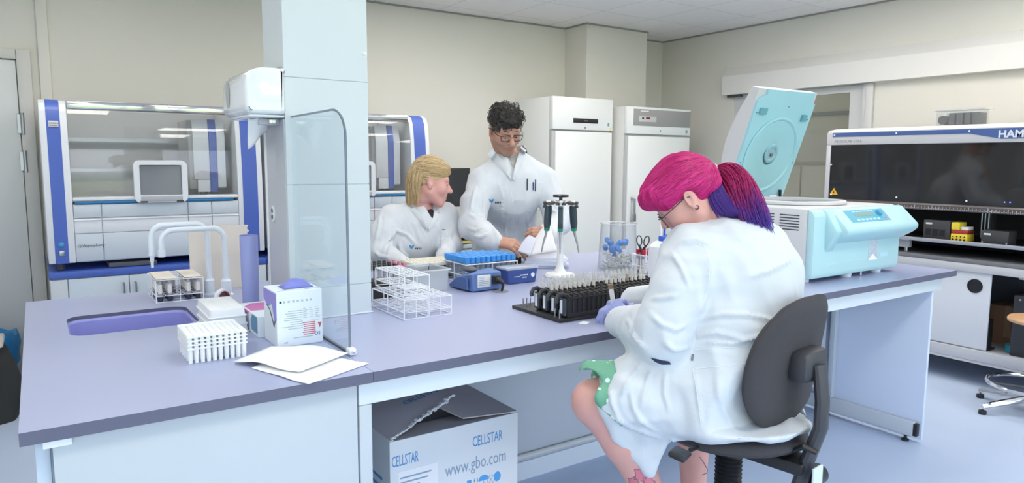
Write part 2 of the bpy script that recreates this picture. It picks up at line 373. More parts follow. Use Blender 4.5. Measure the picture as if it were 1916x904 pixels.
fl = [(-w_, -d_, h_+.001), (-w_, d_, h_+.001)]+[(x, y, lz(x, y)) for x, y in ((.0, .20), (.06, .02), (.055, -.09), (.01, -.115), (-.03, -.132), (-.07, -.150), (-.11, -.170), (-.13, -.172), (-.17, -.197), (-.21, -.206))]
board(MB(), fl).build('flap', kin, cb)
b = MB(); tp = [(x, y, z+.004) for x, y, z in fl[4:]]+[(-w_, -d_, h_+.006)]
for i in range(len(tp)-1):
    a, c_ = Vector(tp[i]), Vector(tp[i+1])
    for k in range(5):
        p = a.lerp(c_, k/5); s_ = 1-.6*(i/len(tp)); b.rbox(p+Vector((random.uniform(-.003, .003), -.002, random.uniform(-.004, .003))), (.012, .020*s_, .008*s_), .002, (random.uniform(-.5, .3), -.2, .45+random.uniform(-.2, .2)))
b.build('torn_edge', WHITE, cb)
yf = -d_-.0005
text('printed_words', 'CELLSTAR', .052, INKB, cb, (-w_+.006, yf, h_-.085), FRONT, sx=.40)
text('printed_words', 'CELLSTAR', .052, INKB, cb, (.058, yf, h_-.085), FRONT, sx=.52)
text('printed_words', 'www.gbo.com', .064, INKG, cb, (-.048, yf, h_-.165), FRONT, sx=.655)
text('printed_words', 'In Vitro\nUse Only', .028, INKG, cb, (-.048, yf, h_-.222), FRONT, sx=.55)
yy = -d_; SKYI = mat('sky_blue_ink', (90, 165, 225), .8)
s = MB(); s.prism([(.06, h_-.20), (.082, h_-.20), (.082, h_-.222), (.074, h_-.232), (.074, h_-.25), (.080, h_-.256), (.062, h_-.256), (.068, h_-.25), (.068, h_-.232), (.06, h_-.222)], 'y', yy-.0006, yy); s.build('printed_glass_symbol', SKYI, cb)
s = MB(); s.prism([(.132+.027*math.cos(PI*i/10)+.012, h_-.215+.02*math.sin(PI*i/10)) for i in range(11)], 'y', yy-.0006, yy); s.box(.1425, .1455, yy-.0006, yy, h_-.25, h_-.2145); s.build('printed_umbrella_symbol', SKYI, cb)
s = MB(); s.prism([(.214+.018*math.cos(2*PI*i/20), h_-.215+.018*math.sin(2*PI*i/20)) for i in range(20)], 'y', yy-.0006, yy); s.build('printed_globe_symbol', SKYI, cb)
s = MB()
for x in (.097, .111): s.box(x, x+.002, yy-.0006, yy, h_-.25, h_-.20); s.prism([(x-.003, h_-.21), (x+.005, h_-.21), (x+.001, h_-.198)], 'y', yy-.0006, yy)
s.box(.092, .118, yy-.0006, yy, h_-.256, h_-.253); s.build('printed_arrows_symbol', INKG, cb)
s = MB(); s.tube([(.181+.017*math.cos(2*PI*i/20), yy, h_-.22+.017*math.sin(2*PI*i/20)) for i in range(20)], .0012, 4, True); s.tube([(.171, yy, h_-.232), (.191, yy, h_-.208)], .0012, 4); s.tube([(.191, yy, h_-.232), (.171, yy, h_-.208)], .0012, 4)
s.build('printed_crossed_symbol', INKG, cb)
for o_ in list(cb.children):
    if o_.name.startswith('printed_') and 'symbol' in o_.name: o_.scale.x = .80; o_.location.x = -.012
l = MB().box(-w_+.028, -.075, -d_-.0009, -d_-.0003, .26, h_-.105).build('shipping_label', PAPER, cb)
s = MB()
for k in range(9):
    if k not in (4,): s.box(-w_+.035, -w_+.035+random.uniform(.05, .12), yf-.0012, yf-.0005, h_-.13-.016*k, h_-.125-.016*k)
s.build('printed_lines', INKG, l)
text('printed_number', '188271', .016, INKD, l, (-w_+.06, yf-.0006, h_-.197), FRONT)
MB().lathe([(0, 0), (.0085, 0), (.0085, .0006), (0, .0006)], (-.112, yf-.0004, h_-.185), 18, M=Euler((PI/2, 0, 0)).to_matrix()).build('red_dot', RED, l)
text('printed_words', 'CELLSTAR', .045, INKB, cb, (-.10, -.03, lz(-.10, -.03)+.0045), (0, -.19, 0), sx=.72)
s = MB()
for k in range(3): s.box(-w_-.0006, -w_, -.16+.03*k, .14-.05*k, h_-.15-.03*k, h_-.14-.03*k)
s.build('printed_lines', INKB, cb)
# ================================================================ things on the left end of the bench
ZB = .9002
def wire_rack(w, d, h, nx, ny, mids=(.38,), r=.0016, label=None, cat='rack', loc=(0, 0, 0), group=None, rz=0, name='wire_rack'):
    b = MB(); hw, hd = w/2, d/2
    for z in (r*1.3, h-r)+tuple(h*m for m in mids): b.tube([(-hw, -hd, z), (hw, -hd, z), (hw, hd, z), (-hw, hd, z)], r*1.25, 6, True)
    for z in (h-r,)+tuple(h*m for m in mids):
        for i in range(1, nx): x = -hw+w*i/nx; b.cyl((x, -hd, z), (x, hd, z), r*.8, n=5)
        for i in range(1, ny): y = -hd+d*i/ny; b.cyl((-hw, y, z), (hw, y, z), r*.8, n=5)
    for x in (-hw, hw):
        for y in (-hd, hd): b.cyl((x, y, 0), (x, y, h), r*1.25, n=6)
        b.cyl((x, 0, 0), (x, 0, h), r, n=5)
    for y in (-hd, hd): b.cyl((0, y, 0), (0, y, h), r, n=5)
    for i in range(1, 4): y = -hd+d*i/4; b.cyl((-hw, y, r*1.3), (hw, y, r*1.3), r*.8, n=5)
    o = b.build(name, WIRE, loc=loc); o.rotation_euler = (0, 0, rz); return tag(o, label, cat, group)
# --- acrylic screen standing in front of the column
SX = .70
pts = [(1.838, .906), (1.838, 1.505)]+[(1.838+.10-.10*math.cos(a), 1.505+.075*math.sin(a)) for a in [PI/2*i/8 for i in range(1, 9)]]+[(2.312, 1.578), (2.312, .906)]
scr = thing('acrylic_screen', 'clear acrylic splash screen with one rounded corner standing before the column', 'screen', (0, 0, 0))
MB().prism(pts, 'x', SX-.0025, SX+.0025).build('pane', clear('acrylic', (247, 251, 253), .02, .6, .04), scr)
edge = mat('acrylic_edge', (112, 124, 138), .25)
MB().tube([(SX, y-.001, z) for y, z in pts[:11]], .0034, 6).build('edge', edge, scr)
MB().box(SX-.004, SX+.004, 1.86, 2.31, .9005, .9055).build('foot_strip', mat('dark_gasket', (70, 72, 84), .5), scr)
f = MB(); f.rbox((SX, 1.828, .911), (.022, .034, .020), .006); f.build('foot', WHITE, scr)
f = MB(); f.lathe([(0, 0), (.005, 0), (.005, .004), (0, .005)], (SX, 1.81, .913), 12, M=Euler((PI/2, 0, 0)).to_matrix()); f.build('foot_screw', CHROME, scr)
# --- paper towel dispenser on the left face of the column
dm = mat('glossy_white_plastic', (238, 241, 243), .15, coat=.3)
dp = thing('towel_dispenser', 'white rounded paper dispenser mounted on the side of the column', 'dispenser', (0, 0, 0))
prof = []
def rrp(x0, x1, z0, z1, rs, n=6):
    out = []
    for (cx, cz, a, r) in ((x1-rs[0], z0+rs[0], -PI/2, rs[0]), (x1-rs[1], z1-rs[1], 0, rs[1]), (x0+rs[2], z1-rs[2], PI/2, rs[2]), (x0+rs[3], z0+rs[3], PI, rs[3])):
        for i in range(n+1): t = a+PI/2*i/n; out.append((cx+r*math.cos(t), cz+r*math.sin(t)))
    return out
MB().prism(rrp(.552, .6745, 1.583, 1.728, (.012, .006, .055, .02)), 'y', 2.285, 2.60, b=.012).build('cover', dm, dp, angle=50)
MB().box(.565, .675, 2.30, 2.59, 1.574, 1.5825, .004).build('base_plate', dm, dp)
w = MB(); w.lathe([(0, 0), (.03, 0), (.034, .0015), (0, .003)], (.5525, 2.52, 1.655), 24, M=Euler((0, -PI/2, 0)).to_matrix() @ Matrix.Diagonal((1.35, .8, 1))); w.build('level_window', mat('grey_window', (170, 174, 178), .2), dp)
b = MB(); b.box(.610, .676, 2.36, 2.50, 1.552, 1.573, .003); b.build('wall_bracket', mat('bracket_grey', (190, 190, 196), .4), dp)
MB().box(.640, .668, 2.352, 2.3595, 1.556, 1.572, .002).build('latch', CHROME, dp)
# a sheet of tissue hanging out of it
n1, n2 = 9, 8; b = MB(); vs = []
for i in range(n1):
    for j in range(n2):
        u, v = i/(n1-1), j/(n2-1); x = .575+.075*u; wv = .008*math.sin(7*u+2*v)
        vs.append((x+.01*v, 2.36+wv+.05*v+.02*u, 1.572-(.10-.075*u)*v-.004*math.sin(9*u)))
b.add(vs, [(i*n2+j, i*n2+j+1, (i+1)*n2+j+1, (i+1)*n2+j) for i in range(n1-1) for j in range(n2-1)])
ts = b.build('tissue_sheet', PAPER, dp, angle=80); sm = ts.modifiers.new('thickness', 'SOLIDIFY'); sm.thickness = .0012
# --- two laboratory taps at the back of the sink
tapm = mat('white_powder_coated_tap', (226, 233, 240), .3)
def tap(x, y, top, reach, drop, nozzle, label):
    t = thing('lab_tap', label, 'tap', (x, y, ZB)); R = .045
    MB().lathe([(.026, 0), (.026, .006), (.019, .012), (.019, .06), (.013, .068), (.013, .072)], (0, 0, 0), 24).build('base', tapm, t)
    pts = [(0, 0, .07), (0, 0, top-R)]+arc((-R, 0, top-R), R, 0, PI/2, 8)+arc((-reach+R, 0, top-R), R, PI/2, PI, 8)+[(-reach, 0, top-drop)]
    MB().tube(pts, .0105, 14).build('spout', tapm, t)
    b = MB()
    if nozzle: b.lathe([(.0125, 0), (.0125, -.01), (.008, -.014), (.0075, -.03), (.0055, -.034), (.005, -.055)], (-reach, 0, top-drop), 16)
    else: b.lathe([(.0135, .012), (.0135, -.014), (.011, -.016)], (-reach, 0, top-drop), 16)
    b.build('nozzle', tapm, t)
    return t
tap(.604, 2.915, .272, .226, .085, False, 'white swan-neck tap with plain outlet, nearer the purple cylinder')
tap(.550, 2.962, .288, .200, .105, True, 'white swan-neck tap ending in a ribbed hose nozzle')
# --- frosted panel behind the taps
fp = MB(); ys = []
n = 10
poly = [(.50, .9005), (.735, .9005)]
for i in range(n): poly += [(.738, .96+.2*i/n), (.728, .97+.2*i/n)]
poly += [(.735, 1.165), (.5, 1.172)]
fp.prism(poly, 'y', 3.075, 3.079); tag(fp.build('splash_panel', clear('frosted_plastic', (246, 240, 232), .4, .3, .62)), 'frosted cream splash panel standing behind the taps', 'panel')
# --- purple cylinder
pc = thing('plastic_cylinder', 'tall lilac plastic cylinder standing beside the column', 'cylinder', (.622, 2.605, ZB))
pm = mat('lilac_plastic', (160, 168, 222), .4)
MB().lathe([(.034, 0), (.036, .002), (.036, .010), (.030, .012)], (0, 0, 0), 28).build('base', mat('dark_lilac_plastic', (132, 138, 200), .4), pc)
MB().lathe([(.0295, .011), (.0295, .016)], (0, 0, 0), 28).build('ring', mat('navy_ring', (70, 80, 130), .4), pc)
MB().lathe([(.029, .0145), (.029, .04), (.0315, .25), (.0315, .27), (.029, .27), (.0285, .05), (0, .05)], (0, 0, 0), 28).build('tube', pm, pc)
# --- wire rack of capped tubes behind the sink
rk = wire_rack(.165, .215, .088, 5, 6, (.3,), label='white wire rack of upside-down tubes behind the sink', loc=(.431, 2.995, ZB))
glass = clear('tube_plastic', (240, 240, 242), .05, .6, .25); rose = mat('tube_contents', (205, 186, 190), .5); tcap = mat('navy_cap', (44, 48, 78), .4); lab = mat('tube_label', (232, 228, 224), .7)
def sample_tube(r, h, capm, cap_top=True, fill=None, fillh=.5, caph=.014, capr=1.25, lbl=False, name='test_tube', gm=None):
    t = MB().lathe([(0, 0), (r*.55, r*.25), (r*.9, r*.75), (r, r*1.4), (r, h), (r*.86, h), (r*.86, r*1.3), (0, r*.5)], (0, 0, 0), 10).build(name, gm or glass, angle=60)
    if capm: (MB().lathe([(0, h-.003), (r*capr, h-.003), (r*capr, h+caph-.002), (r*capr*.85, h+caph), (0, h+caph)], (0, 0, 0), 10)).build('cap', capm, t)
    if fill: MB().lathe([(0, r*.6), (r*.7, r*1.2), (r*.8, r*1.6), (r*.8, h*fillh), (0, h*fillh)], (0, 0, 0), 8).build('contents', fill, t)
    if lbl: MB().lathe([(r*1.02, h*.25), (r*1.02, h*.75)], (0, 0, 0), 10).build('paper_label', lab, t)
    return t
ut = sample_tube(.0075, .068, tcap, fill=rose, fillh=.85, lbl=True)
first = True
for i in range(5):
    for j in range(6):
        if i == 2 and j < 4: continue
        x, y = .431-.0825+.033*i+.0165, 2.995-.1075+.0358*j+.0179
        o = ut if first else dup(ut); first = False
        o.location = (x, y, ZB+.0855); o.rotation_euler = (PI, 0, .3*i+j)
        tag(o, 'labelled tube standing cap down in the wire rack behind the sink', 'test tube', 'tubes in the rack behind the sink')
# --- pair of cream papers lying on that rack
for i, (x0, x1) in enumerate(((.352, .425), (.450, .512))):
    o = MB().box(x0, x1, 2.895, 3.095, ZB+.0885, ZB+.0915, .001).build('paper_card', mat('cream_card', (226, 216, 205), .8, var=.05, scale=30))
    tag(o, ['cream card on the rack behind the sink, on the end away from the taps', 'cream card on the rack behind the sink, on the end by the taps'][i], 'card')
# --- tape roll and stopper
tr = thing('tape_roll', 'small white tape roll standing behind the stack of white trays', 'tape', (.545, 2.70, ZB+.033), 0, rot=(PI/2, 0, .5))
MB().lathe([(.026, -.009), (.033, -.009), (.033, .009), (.026, .009), (.026, -.009)], (0, 0, 0), 28).build('tape', WHITE, tr)
MB().lathe([(.0225, -.0085), (.0258, -.0085), (.0258, .0085), (.0225, .0085), (.0225, -.0085)], (0, 0, 0), 28).build('core', mat('brown_red_core', (150, 104, 100), .8), tr)
st = MB().lathe([(0, 0), (.014, 0), (.016, .018), (.017, .024), (.006, .026), (.005, .034), (0, .035)], (.560, 2.475, ZB), 20).build('rubber_stopper', BLACK); tag(st, 'black rubber stopper between the trays and the glove boxes', 'stopper')
# --- stack of three white trays
trm = mat('white_polystyrene', (240, 242, 244), .5)
lab3 = ['topmost white tray of the stack beside the sink', 'middle white tray of the stack beside the sink', 'bottom white tray of the stack beside the sink']
for k in range(3):
    z = ZB+.0265*(2-k); hx, hy, h = .054, .112, .0258
    b = MB(); ring = []
    for (sx, sz) in ((1.05, 0), (1.05, .003), (.97, .0035), (.945, h-.003), (.925, h)):
        ring.append([(x*sx, y*(1+(sx-1)*.5), sz) for x, y in rr(-hx, hx, -hy, hy, .008, 3)])
    n = len(ring[0]); b.add([p for q in ring for p in q], [(a*n+i, a*n+(i+1) % n, (a+1)*n+(i+1) % n, (a+1)*n+i) for a in range(4) for i in range(n)]+[tuple(range(4*n, 5*n)), tuple(range(n))[::-1]])
    o = b.build('tray', trm, loc=(.470+.002*k, 2.368, z)); o.rotation_euler = (0, 0, .012*(k-1)); tag(o, lab3[k], 'tray', 'stacked white trays')
    rb = MB(); 
    for s in (-1, 1): rb.rbox((s*.03, 0, h+.0003), (.03, .19, .0006), .0002)
    rb.build('panel', trm, o)
# --- stack of four rod covers
lab4 = ['topmost ribbed white plate of the stack of four', 'second ribbed white plate from the top of the stack', 'third ribbed white plate from the top of the stack', 'bottom ribbed white plate of the stack, feet on the worktop']
for k in range(4):
    z = .973-.0105*k; L = .0098 if k < 3 else z-.008-ZB; b = MB()
    hx, hy = .076, .077; b.box(-hx, hx, -hy, hy, -.0035, 0)
    for i in range(10): x = -hx+.0152*i+.0076; b.rbox((x, -.004, .0009), (.0105, 2*hy-.016, .0018), .0008)
    b.box(-hx, hx, hy-.005, hy, 0, .004)
    t = b
    for i in range(10):
        for j in range(5):
            x = -hx+.0152*i+.0076; y = -hy+.010+.033*j
            t.cyl((x, y, -.0035), (x, y, -.0035-(L-.0035 if k < 3 else L+.0045)), .0064, .0054, 10)
    o = b.build('rod_cover', trm, loc=(.381, 2.047, z)); tag(o, lab4[k], 'plate', 'stacked ribbed plates')
# --- glove boxes
cartm = mat('glove_carton', (228, 236, 242), .6, var=.01); purp = mat('purple_print', (150, 140, 214), .6, var=.1, scale=25); pink = mat('magenta_print', (205, 120, 180), .6, var=.15, scale=30); tealp = mat('teal_print', (96, 140, 176), .6, var=.15, scale=30)
gb = thing('glove_box', 'upright white glove box with a purple glove pulled out of its top', 'box', (.6155, 2.075, ZB)); gx, gy, gh = .067, .066, .162
b = MB(); b.box(-gx, gx, -gy, gy, 0, gh, .0015, 1); b.build('carton', cartm, gb)
b = MB(); b.prism([(.03*math.cos(2*PI*i/20)+.01, .018*math.sin(2*PI*i/20)) for i in range(20)], 'z', gh, gh+.0006); b.build('opening', mat('dark_opening', (60, 62, 80), .8), gb)
b = MB(); b.box(-gx+.008, -gx+.055, -.05, -.0495, gh, gh+.0008); b.box(.02, gx-.004, -.052, -.05, gh, gh+.0008); b.build('perforation', INKG, gb)
b = MB(); b.prism([(gy, gh-.004), (gy, gh-.035), (.02, gh-.055), (-.02, gh-.04), (-.045, gh-.085), (-.055, gh-.095), (-gy, gh-.08), (-gy, gh-.004)], 'x', -gx-.0006, -gx); b.build('printed_patch', purp, gb)
b = MB(); b.tube([(-gx-.0008, y, z) for y, z in ((.03, gh-.05), (.0, gh-.06), (-.03, gh-.09), (-.04, gh-.105), (-.05, gh-.085))], .0014, 5); b.build('printed_outline', INKD, gb)
b = MB(); yf = -gy-.0005
random.seed(3)
for k in range(9): b.box(-gx+.04-random.uniform(0, .03), -gx+.075, yf, -gy, gh-.060-.0065*k, gh-.0578-.0065*k)
for c_ in range(3):
    for k in range(6): b.box(.018+.018*c_-.008, .018+.018*c_+random.uniform(-.002, .006), yf, -gy, gh-.055-.0055*k, gh-.0532-.0055*k)
for k in range(7): b.box(-gx+.02+.013*k, -gx+.020+.013*k+.006, yf, -gy, gh-.033, gh-.027)
b.box(-.02, gx-.03, yf, -gy, .022, .0245); b.box(.02, gx-.01, yf, -gy, gh-.092, gh-.091); b.box(-gx+.02, -gx+.03, yf, -gy, .010, .014)
b.build('printed_lines', mat('pale_grey_ink', (175, 188, 198), .8), gb)
b = MB()
for k in range(7): b.box(.005+random.uniform(0, .006), .045, yf, -gy, gh-.098-.0058*k, gh-.0955-.0058*k)
b.prism([(.052, gh-.100), (.064, gh-.100), (.058, gh-.117)], 'y', yf, -gy); b.build('red_warning', mat('red_ink', (205, 92, 100), .8), gb)
b = MB(); b.lathe([(0, 0), (.0035, 0), (.0035, .0005), (0, .0005)], (-gx+.012, -gy, gh-.03), 14, M=Euler((PI/2, 0, 0)).to_matrix()); b.build('printed_dot', INKD, gb)
text('printed_letters', 'SC', .014, mat('slate_ink', (96, 120, 150), .8), gb, (gx-.008, -gy-.0004, .034), (PI/2, PI, 0), bold=.0003)
# glove poking out
b = MB(); vs = []; n1, n2 = 12, 9
for i in range(n1):
    for j in range(n2):
        u, v = i/(n1-1), j/(n2-1); x = -.034+.088*u; y = -.03+.06*v
        e_ = max(0, 1-(2*u-1)**4)*max(0, 1-(2*v-1)**4); vs.append((x, y, gh+.0012+e_*(.010+.010*math.sin(2.6*u+.4)+.004*math.sin(9*u+5*v))))
b.add(vs, [(i*n2+j, i*n2+j+1, (i+1)*n2+j+1, (i+1)*n2+j) for i in range(n1-1) for j in range(n2-1)])
gl = b.build('glove', mat('violet_nitrile', (128, 134, 214), .5), angle=80, loc=(.6155, 2.075, ZB)); sm = gl.modifiers.new('thickness', 'SOLIDIFY'); sm.thickness = .0008; sm.offset = 1
tag(gl, 'violet nitrile glove sticking out of the upright glove box', 'glove')
g2 = thing('glove_box', 'flat-lying glove box with pink and teal print behind the upright one', 'box', (.575, 2.275, ZB)); hx, hy, hz = .042, .12, .066
MB().box(-hx, hx, -hy, hy, 0, hz, .0015, 1).build('carton', cartm, g2)
b = MB(); b.prism([(-hx+.004, -.02), (hx-.002, -.03), (hx-.002, .09), (-.01, .10), (-hx+.004, .06)], 'z', hz, hz+.0006); b.build('printed_patch', pink, g2)
b = MB(); b.prism([(-hy+.01, .01), (-.04, .012), (-.03, .04), (-.05, .062), (-hy+.01, .062)], 'x', -hx-.0006, -hx); b.build('printed_patch', tealp, g2)
b = MB(); b.prism([(-.02, .063), (.09, .063), (.09, .05), (.04, .045)], 'x', -hx-.0006, -hx); b.build('printed_patch', pink, g2)
b = MB(); [b.box(-hx-.0005, -hx, .02+.01*k, .022+.01*k, .012, .03) for k in range(4)]; b.build('printed_lines', INKD, g2)
# --- paper towels: two crumpled sheets
def sheet(outline, zf, name, label, h=.001):
    """crumpled sheet from four corner points"""
    n = 16; vs = []; A, B, C_, D_ = [Vector(p) for p in outline]
    for i in range(n+1):
        for j in range(n+1):
            u, v = i/n, j/n; p = A.lerp(B, u).lerp(D_.lerp(C_, u), v)
            q = .003*math.sin(11*u+3*v)*(v-.5); vs.append((p.x+q*.6, p.y+q, ZB+zf(u, v)))
    b = MB().add(vs, [(i*(n+1)+j, i*(n+1)+j+1, (i+1)*(n+1)+j+1, (i+1)*(n+1)+j) for i in range(n) for j in range(n)])
    o = b.build(name, mat('crepe_paper', (246, 246, 247), .85, var=.01, bump=.25, bscale=160), angle=80); sm = o.modifiers.new('thickness', 'SOLIDIFY'); sm.thickness = h; sm.offset = 1; return tag(o, label, 'paper towel')
T1 = [P('z', .9, *c)[:2] for c in ((470, 690), (577, 722), (690, 682), (560, 655))]
sheet([(*p, 0) for p in T1], lambda u, v: .0012+.0006*math.sin(14*u)+.0015*max(0, math.sin(4*v+2*u)), 'paper_towel', 'lower white paper towel lying by the front edge of the sink worktop')
T2 = [P('z', .9, *c)[:2] for c in ((437, 681), (560, 704), (652, 668), (508, 652))]
sheet([(*p, 0) for p in T2], lambda u, v: .006+.014*math.sin(PI*min(1, max(0, u)))**2*(.4+.6*v)+.004*math.sin(6*u+9*v)*(u*(1-u)*4)+.004*u, 'paper_towel', 'upper crumpled white paper towel heaped against the screen foot')
# --- bags on the floor by the back wall
bagm = mat('black_bag_fabric', (40, 42, 42), .8, var=.15, bump=.3, bscale=25)
bs = MB(); n = 28; m = 14; vs = []
for i in range(m+1):
    for k in range(n):
        t = 2*PI*k/n; z = i/m; s = (1-.25*z**2)*(1+.06*math.sin(3*t+4*z)+.04*math.sin(7*t-5*z)); 
        if i == m: s *= .2
        sx = abs(math.cos(t))**.6*math.copysign(1, math.cos(t)); sy = abs(math.sin(t))**.6*math.copysign(1, math.sin(t))
        vs.append((.30*s*sx, .24*s*sy, .42*(z if i < m else .98)+.03*math.sin(2*t)*z))
bs.add(vs, [(i*n+k, i*n+(k+1) % n, (i+1)*n+(k+1) % n, (i+1)*n+k) for i in range(m) for k in range(n)]+[tuple(range(n))[::-1], tuple(range(m*n, m*n+n))])
bag = bs.build('bag', bagm, loc=(-.43, 4.80, .001), angle=70); tag(bag, 'black fabric bag on the floor beyond the end of the bench', 'bag')
b = MB(); b.tube([(-.15, -.2, .36), (-.05, -.25, .39), (.1, -.24, .36), (.2, -.2, .31)], .012, 6, flat=.4); b.build('strap', mat('grey_strap', (96, 96, 92), .8), bag)
b = MB(); b.rbox((.03, -.02, .425), (.40, .28, .03), .012); b.build('top_flap', mat('pale_flap', (196, 190, 184), .8, var=.1, scale=12), bag)
bn = thing('waste_bin', 'waste bin lined with a blue bag behind the black bag', 'bin', (-.33, 5.25, 0))
MB().lathe([(.15, 0), (.17, .34), (.16, .34), (.14, .02), (0, .02)], (0, 0, .002), 24).build('bin_body', mat('grey_bin', (120, 124, 128), .5), bn)
b = MB(); vs = []; n = 40
for i in range(7):
    for k in range(n):
        t = 2*PI*k/n; z = .62*(.30, .40, .50, .57, .60, .585, .50)[i]; r = (.182, .184, .19, .188, .18, .165, .15)[i]*(1+.025*math.sin(11*t+i)+.02*math.sin(5*t-2*i)); vs.append((r*math.cos(t), r*math.sin(t), z+.012*math.sin(6*t)))
b.add(vs, [(i*n+k, i*n+(k+1) % n, (i+1)*n+(k+1) % n, (i+1)*n+k) for i in range(6) for k in range(n)]); o = b.build('bag_liner', mat('blue_bin_liner', (40, 128, 190), .3, var=.15, scale=9), bn, angle=80)
# ================================================================ things on the middle of the bench
# --- three empty wire racks
wire_rack(.090, .270, .070, 4, 12, (.36,), label='empty white wire rack on the worktop, the one touching the column side', loc=(1.052, 2.268, ZB), group='empty wire racks')
wire_rack(.086, .270, .070, 4, 12, (.36,), label='empty white wire rack on the worktop, on the side away from the column', loc=(1.146, 2.268, ZB), group='empty wire racks')
wire_rack(.096, .250, .070, 4, 11, (.36,), label='empty white wire rack stacked on top of two others', loc=(1.083, 2.312, ZB+.0706), group='empty wire racks')
# --- black rack of dark-capped tubes behind them
brk = thing('tube_rack', 'black tube rack with dark caps behind the empty wire racks', 'rack', (1.115, 2.56, ZB))
BM = mat('matt_black_plastic', (38, 37, 40), .5)
b = MB(); b.box(-.085, .085, -.075, .075, 0, .012, .002); b.box(-.085, .085, -.075, .075, .060, .066, .002); b.box(-.085, -.081, -.075, .075, .012, .06); b.box(.081, .085, -.075, .075, .012, .06); b.box(-.081, .081, .071, .075, .012, .06); b.box(-.081, .081, -.075, -.071, .012, .060)
b.build('rack_body', BM, brk)
dkc = sample_tube(.006, .055, mat('black_cap', (34, 32, 34), .4), caph=.016, name='test_tube'); pkc = sample_tube(.006, .055, mat('rose_cap', (198, 120, 140), .4), caph=.016)
for i in range(8):
    for j in range(3):
        k = i >= 6
        src = pkc if k else dkc; o = src if (i, j) in ((0, 0), (6, 0)) else dup(src)
        o.location = (1.115-.074+.021*i, 2.56-.05+.05*j, ZB+.0665)
        tag(o, 'rose-capped tube in the black rack by the column' if k else 'black-capped tube in the black rack by the column', 'test tube', 'rose-capped tubes in black rack' if k else 'black-capped tubes in black rack')
t = MB().box(1.035, 1.105, 2.665, 2.745, ZB, ZB+.128, .004).build('reagent_box', mat('sea_green_plastic', (70, 178, 152), .4)); tag(t, 'sea green plastic box half hidden by the column', 'box')
# --- clear box, cream plate on black block
cb_ = thing('plastic_box', 'open clear plastic box behind the empty wire racks', 'box', (1.325, 2.63, ZB))
b = MB(); b.box(-.075, .075, -.085, .085, 0, .002); b.prism([(-.075, .002), (-.082, .088), (-.0795, .088), (-.0725, .002)], 'y', -.085, .085); b.prism([(.075, .002), (.082, .088), (.0795, .088), (.0725, .002)], 'y', -.085, .085); b.prism([(-.085, .002), (-.09, .088), (-.0875, .088), (-.0825, .002)], 'x', -.075, .075); b.prism([(.085, .002), (.09, .088), (.0875, .088), (.0825, .002)], 'x', -.075, .075)
b.build('box_walls', clear('clear_tub', (243, 246, 248), .1, .7, .30), cb_)
b = MB(); b.tube([(-.086, -.094, .09), (.086, -.094, .09), (.086, .094, .09), (-.086, .094, .09)], .004, 6, True); b.build('rim', clear('tub_rim', (243, 246, 248), .1, .7, .45), cb_)
bl = thing('cooling_block', 'black perforated block under a cream plate', 'block', (1.465, 2.90, ZB))
b = MB(); b.box(-.10, .13, -.07, .07, 0, .062, .003); b.build('block_body', BM, bl)
pl = thing('well_plate', 'cream sample plate lying on the black block before the blonde woman', 'plate', (1.50, 2.895, ZB+.0625))
b = MB(); b.box(-.115, .115, -.085, .085, 0, .016, .003); b.build('plate_body', mat('cream_plastic', (232, 228, 216), .5), pl)
b = MB(); [b.lathe([(.006, .0162), (.0075, .0162), (.0075, .019), (.006, .019), (.006, .0162)], (-.10+.0182*i, -.068+.0227*j, 0), 10) for i in range(12) for j in range(7)]; b.build('well_rims', mat('cream_plastic'), pl)
# --- wire rack with the blue-capped tubes
wire_rack(.27, .21, .088, 10, 5, (.42,), label='white wire rack full of blue-capped tubes', loc=(1.668, 2.722, ZB), r=.0022)
bt = sample_tube(.0082, .078, mat('sky_blue_cap', (60, 148, 226), .4), caph=.022, capr=1.55, name='test_tube', gm=clear('clear_tube', (244, 247, 250), .04, .8, .12))
for i in range(10):
    for j in range(7):
        if j == 6 and i > 7: continue
        o = bt if i == j == 0 else dup(bt); o.location = (1.668-.135+.027*i+.0135, 2.722-.105+.030*j+.015, ZB+.017)
        tag(o, 'clear tube with a sky blue cap in the white wire rack', 'test tube', 'blue-capped tubes')
# --- blue bench-top scanner with its cable
sc = thing('heat_sealer', 'steel blue wedge-shaped bench device with a plug in its back', 'lab device', (1.53, 2.51, ZB))
SB = mat('steel_blue_casing', (98, 126, 180), .4); SB2 = mat('dark_blue_casing', (78, 104, 158), .4)
out = [(-.072, -.072), (.072, -.072), (.066, .012), (.0, .072), (-.072, .108), (-.086, .105), (-.083, .05)]
hs = [.078, .078, .084, .045, .012, .012, .052]
b = MB(); n = len(out); vs = [(x, y, .004) for x, y in out]+[(x*.97, y*.97, h) for (x, y), h in zip(out, hs)]+[(0, 0, .082)]
b.add(vs, [(i, (i+1) % n, n+(i+1) % n, n+i) for i in range(n)]+[tuple(range(n))[::-1]]+[(n+i, n+(i+1) % n, 2*n) for i in range(n)])
bo = b.build('casing', SB, sc, angle=40); bv = bo.modifiers.new('bevel', 'BEVEL'); bv.width = .004; bv.segments = 2
b = MB(); b.prism([(-.055, .01), (.10, .009), (.085, .018), (.04, .044), (-.01, .058), (-.05, .06)], 'x', -.0895, -.0805); b.build('side_grip', SB2, sc)
b = MB(); b.ell((-.03, .02, .083), (.028, .042, .012), 16); b.build('rubber_pad', mat('dark_grey_rubber', (84, 86, 96), .6), sc)
b = MB(); b.box(-.048, .016, -.0735, -.0715, .018, .070, .001); rl = b.build('rating_label', mat('rating_plate', (226, 226, 220), .5), sc)
b = MB(); [b.box(-.042, -.042+random.uniform(.02, .05), -.0742, -.0734, .026+.007*k, .0285+.007*k) for k in range(6)]; b.build('printed_lines', INKG, rl)
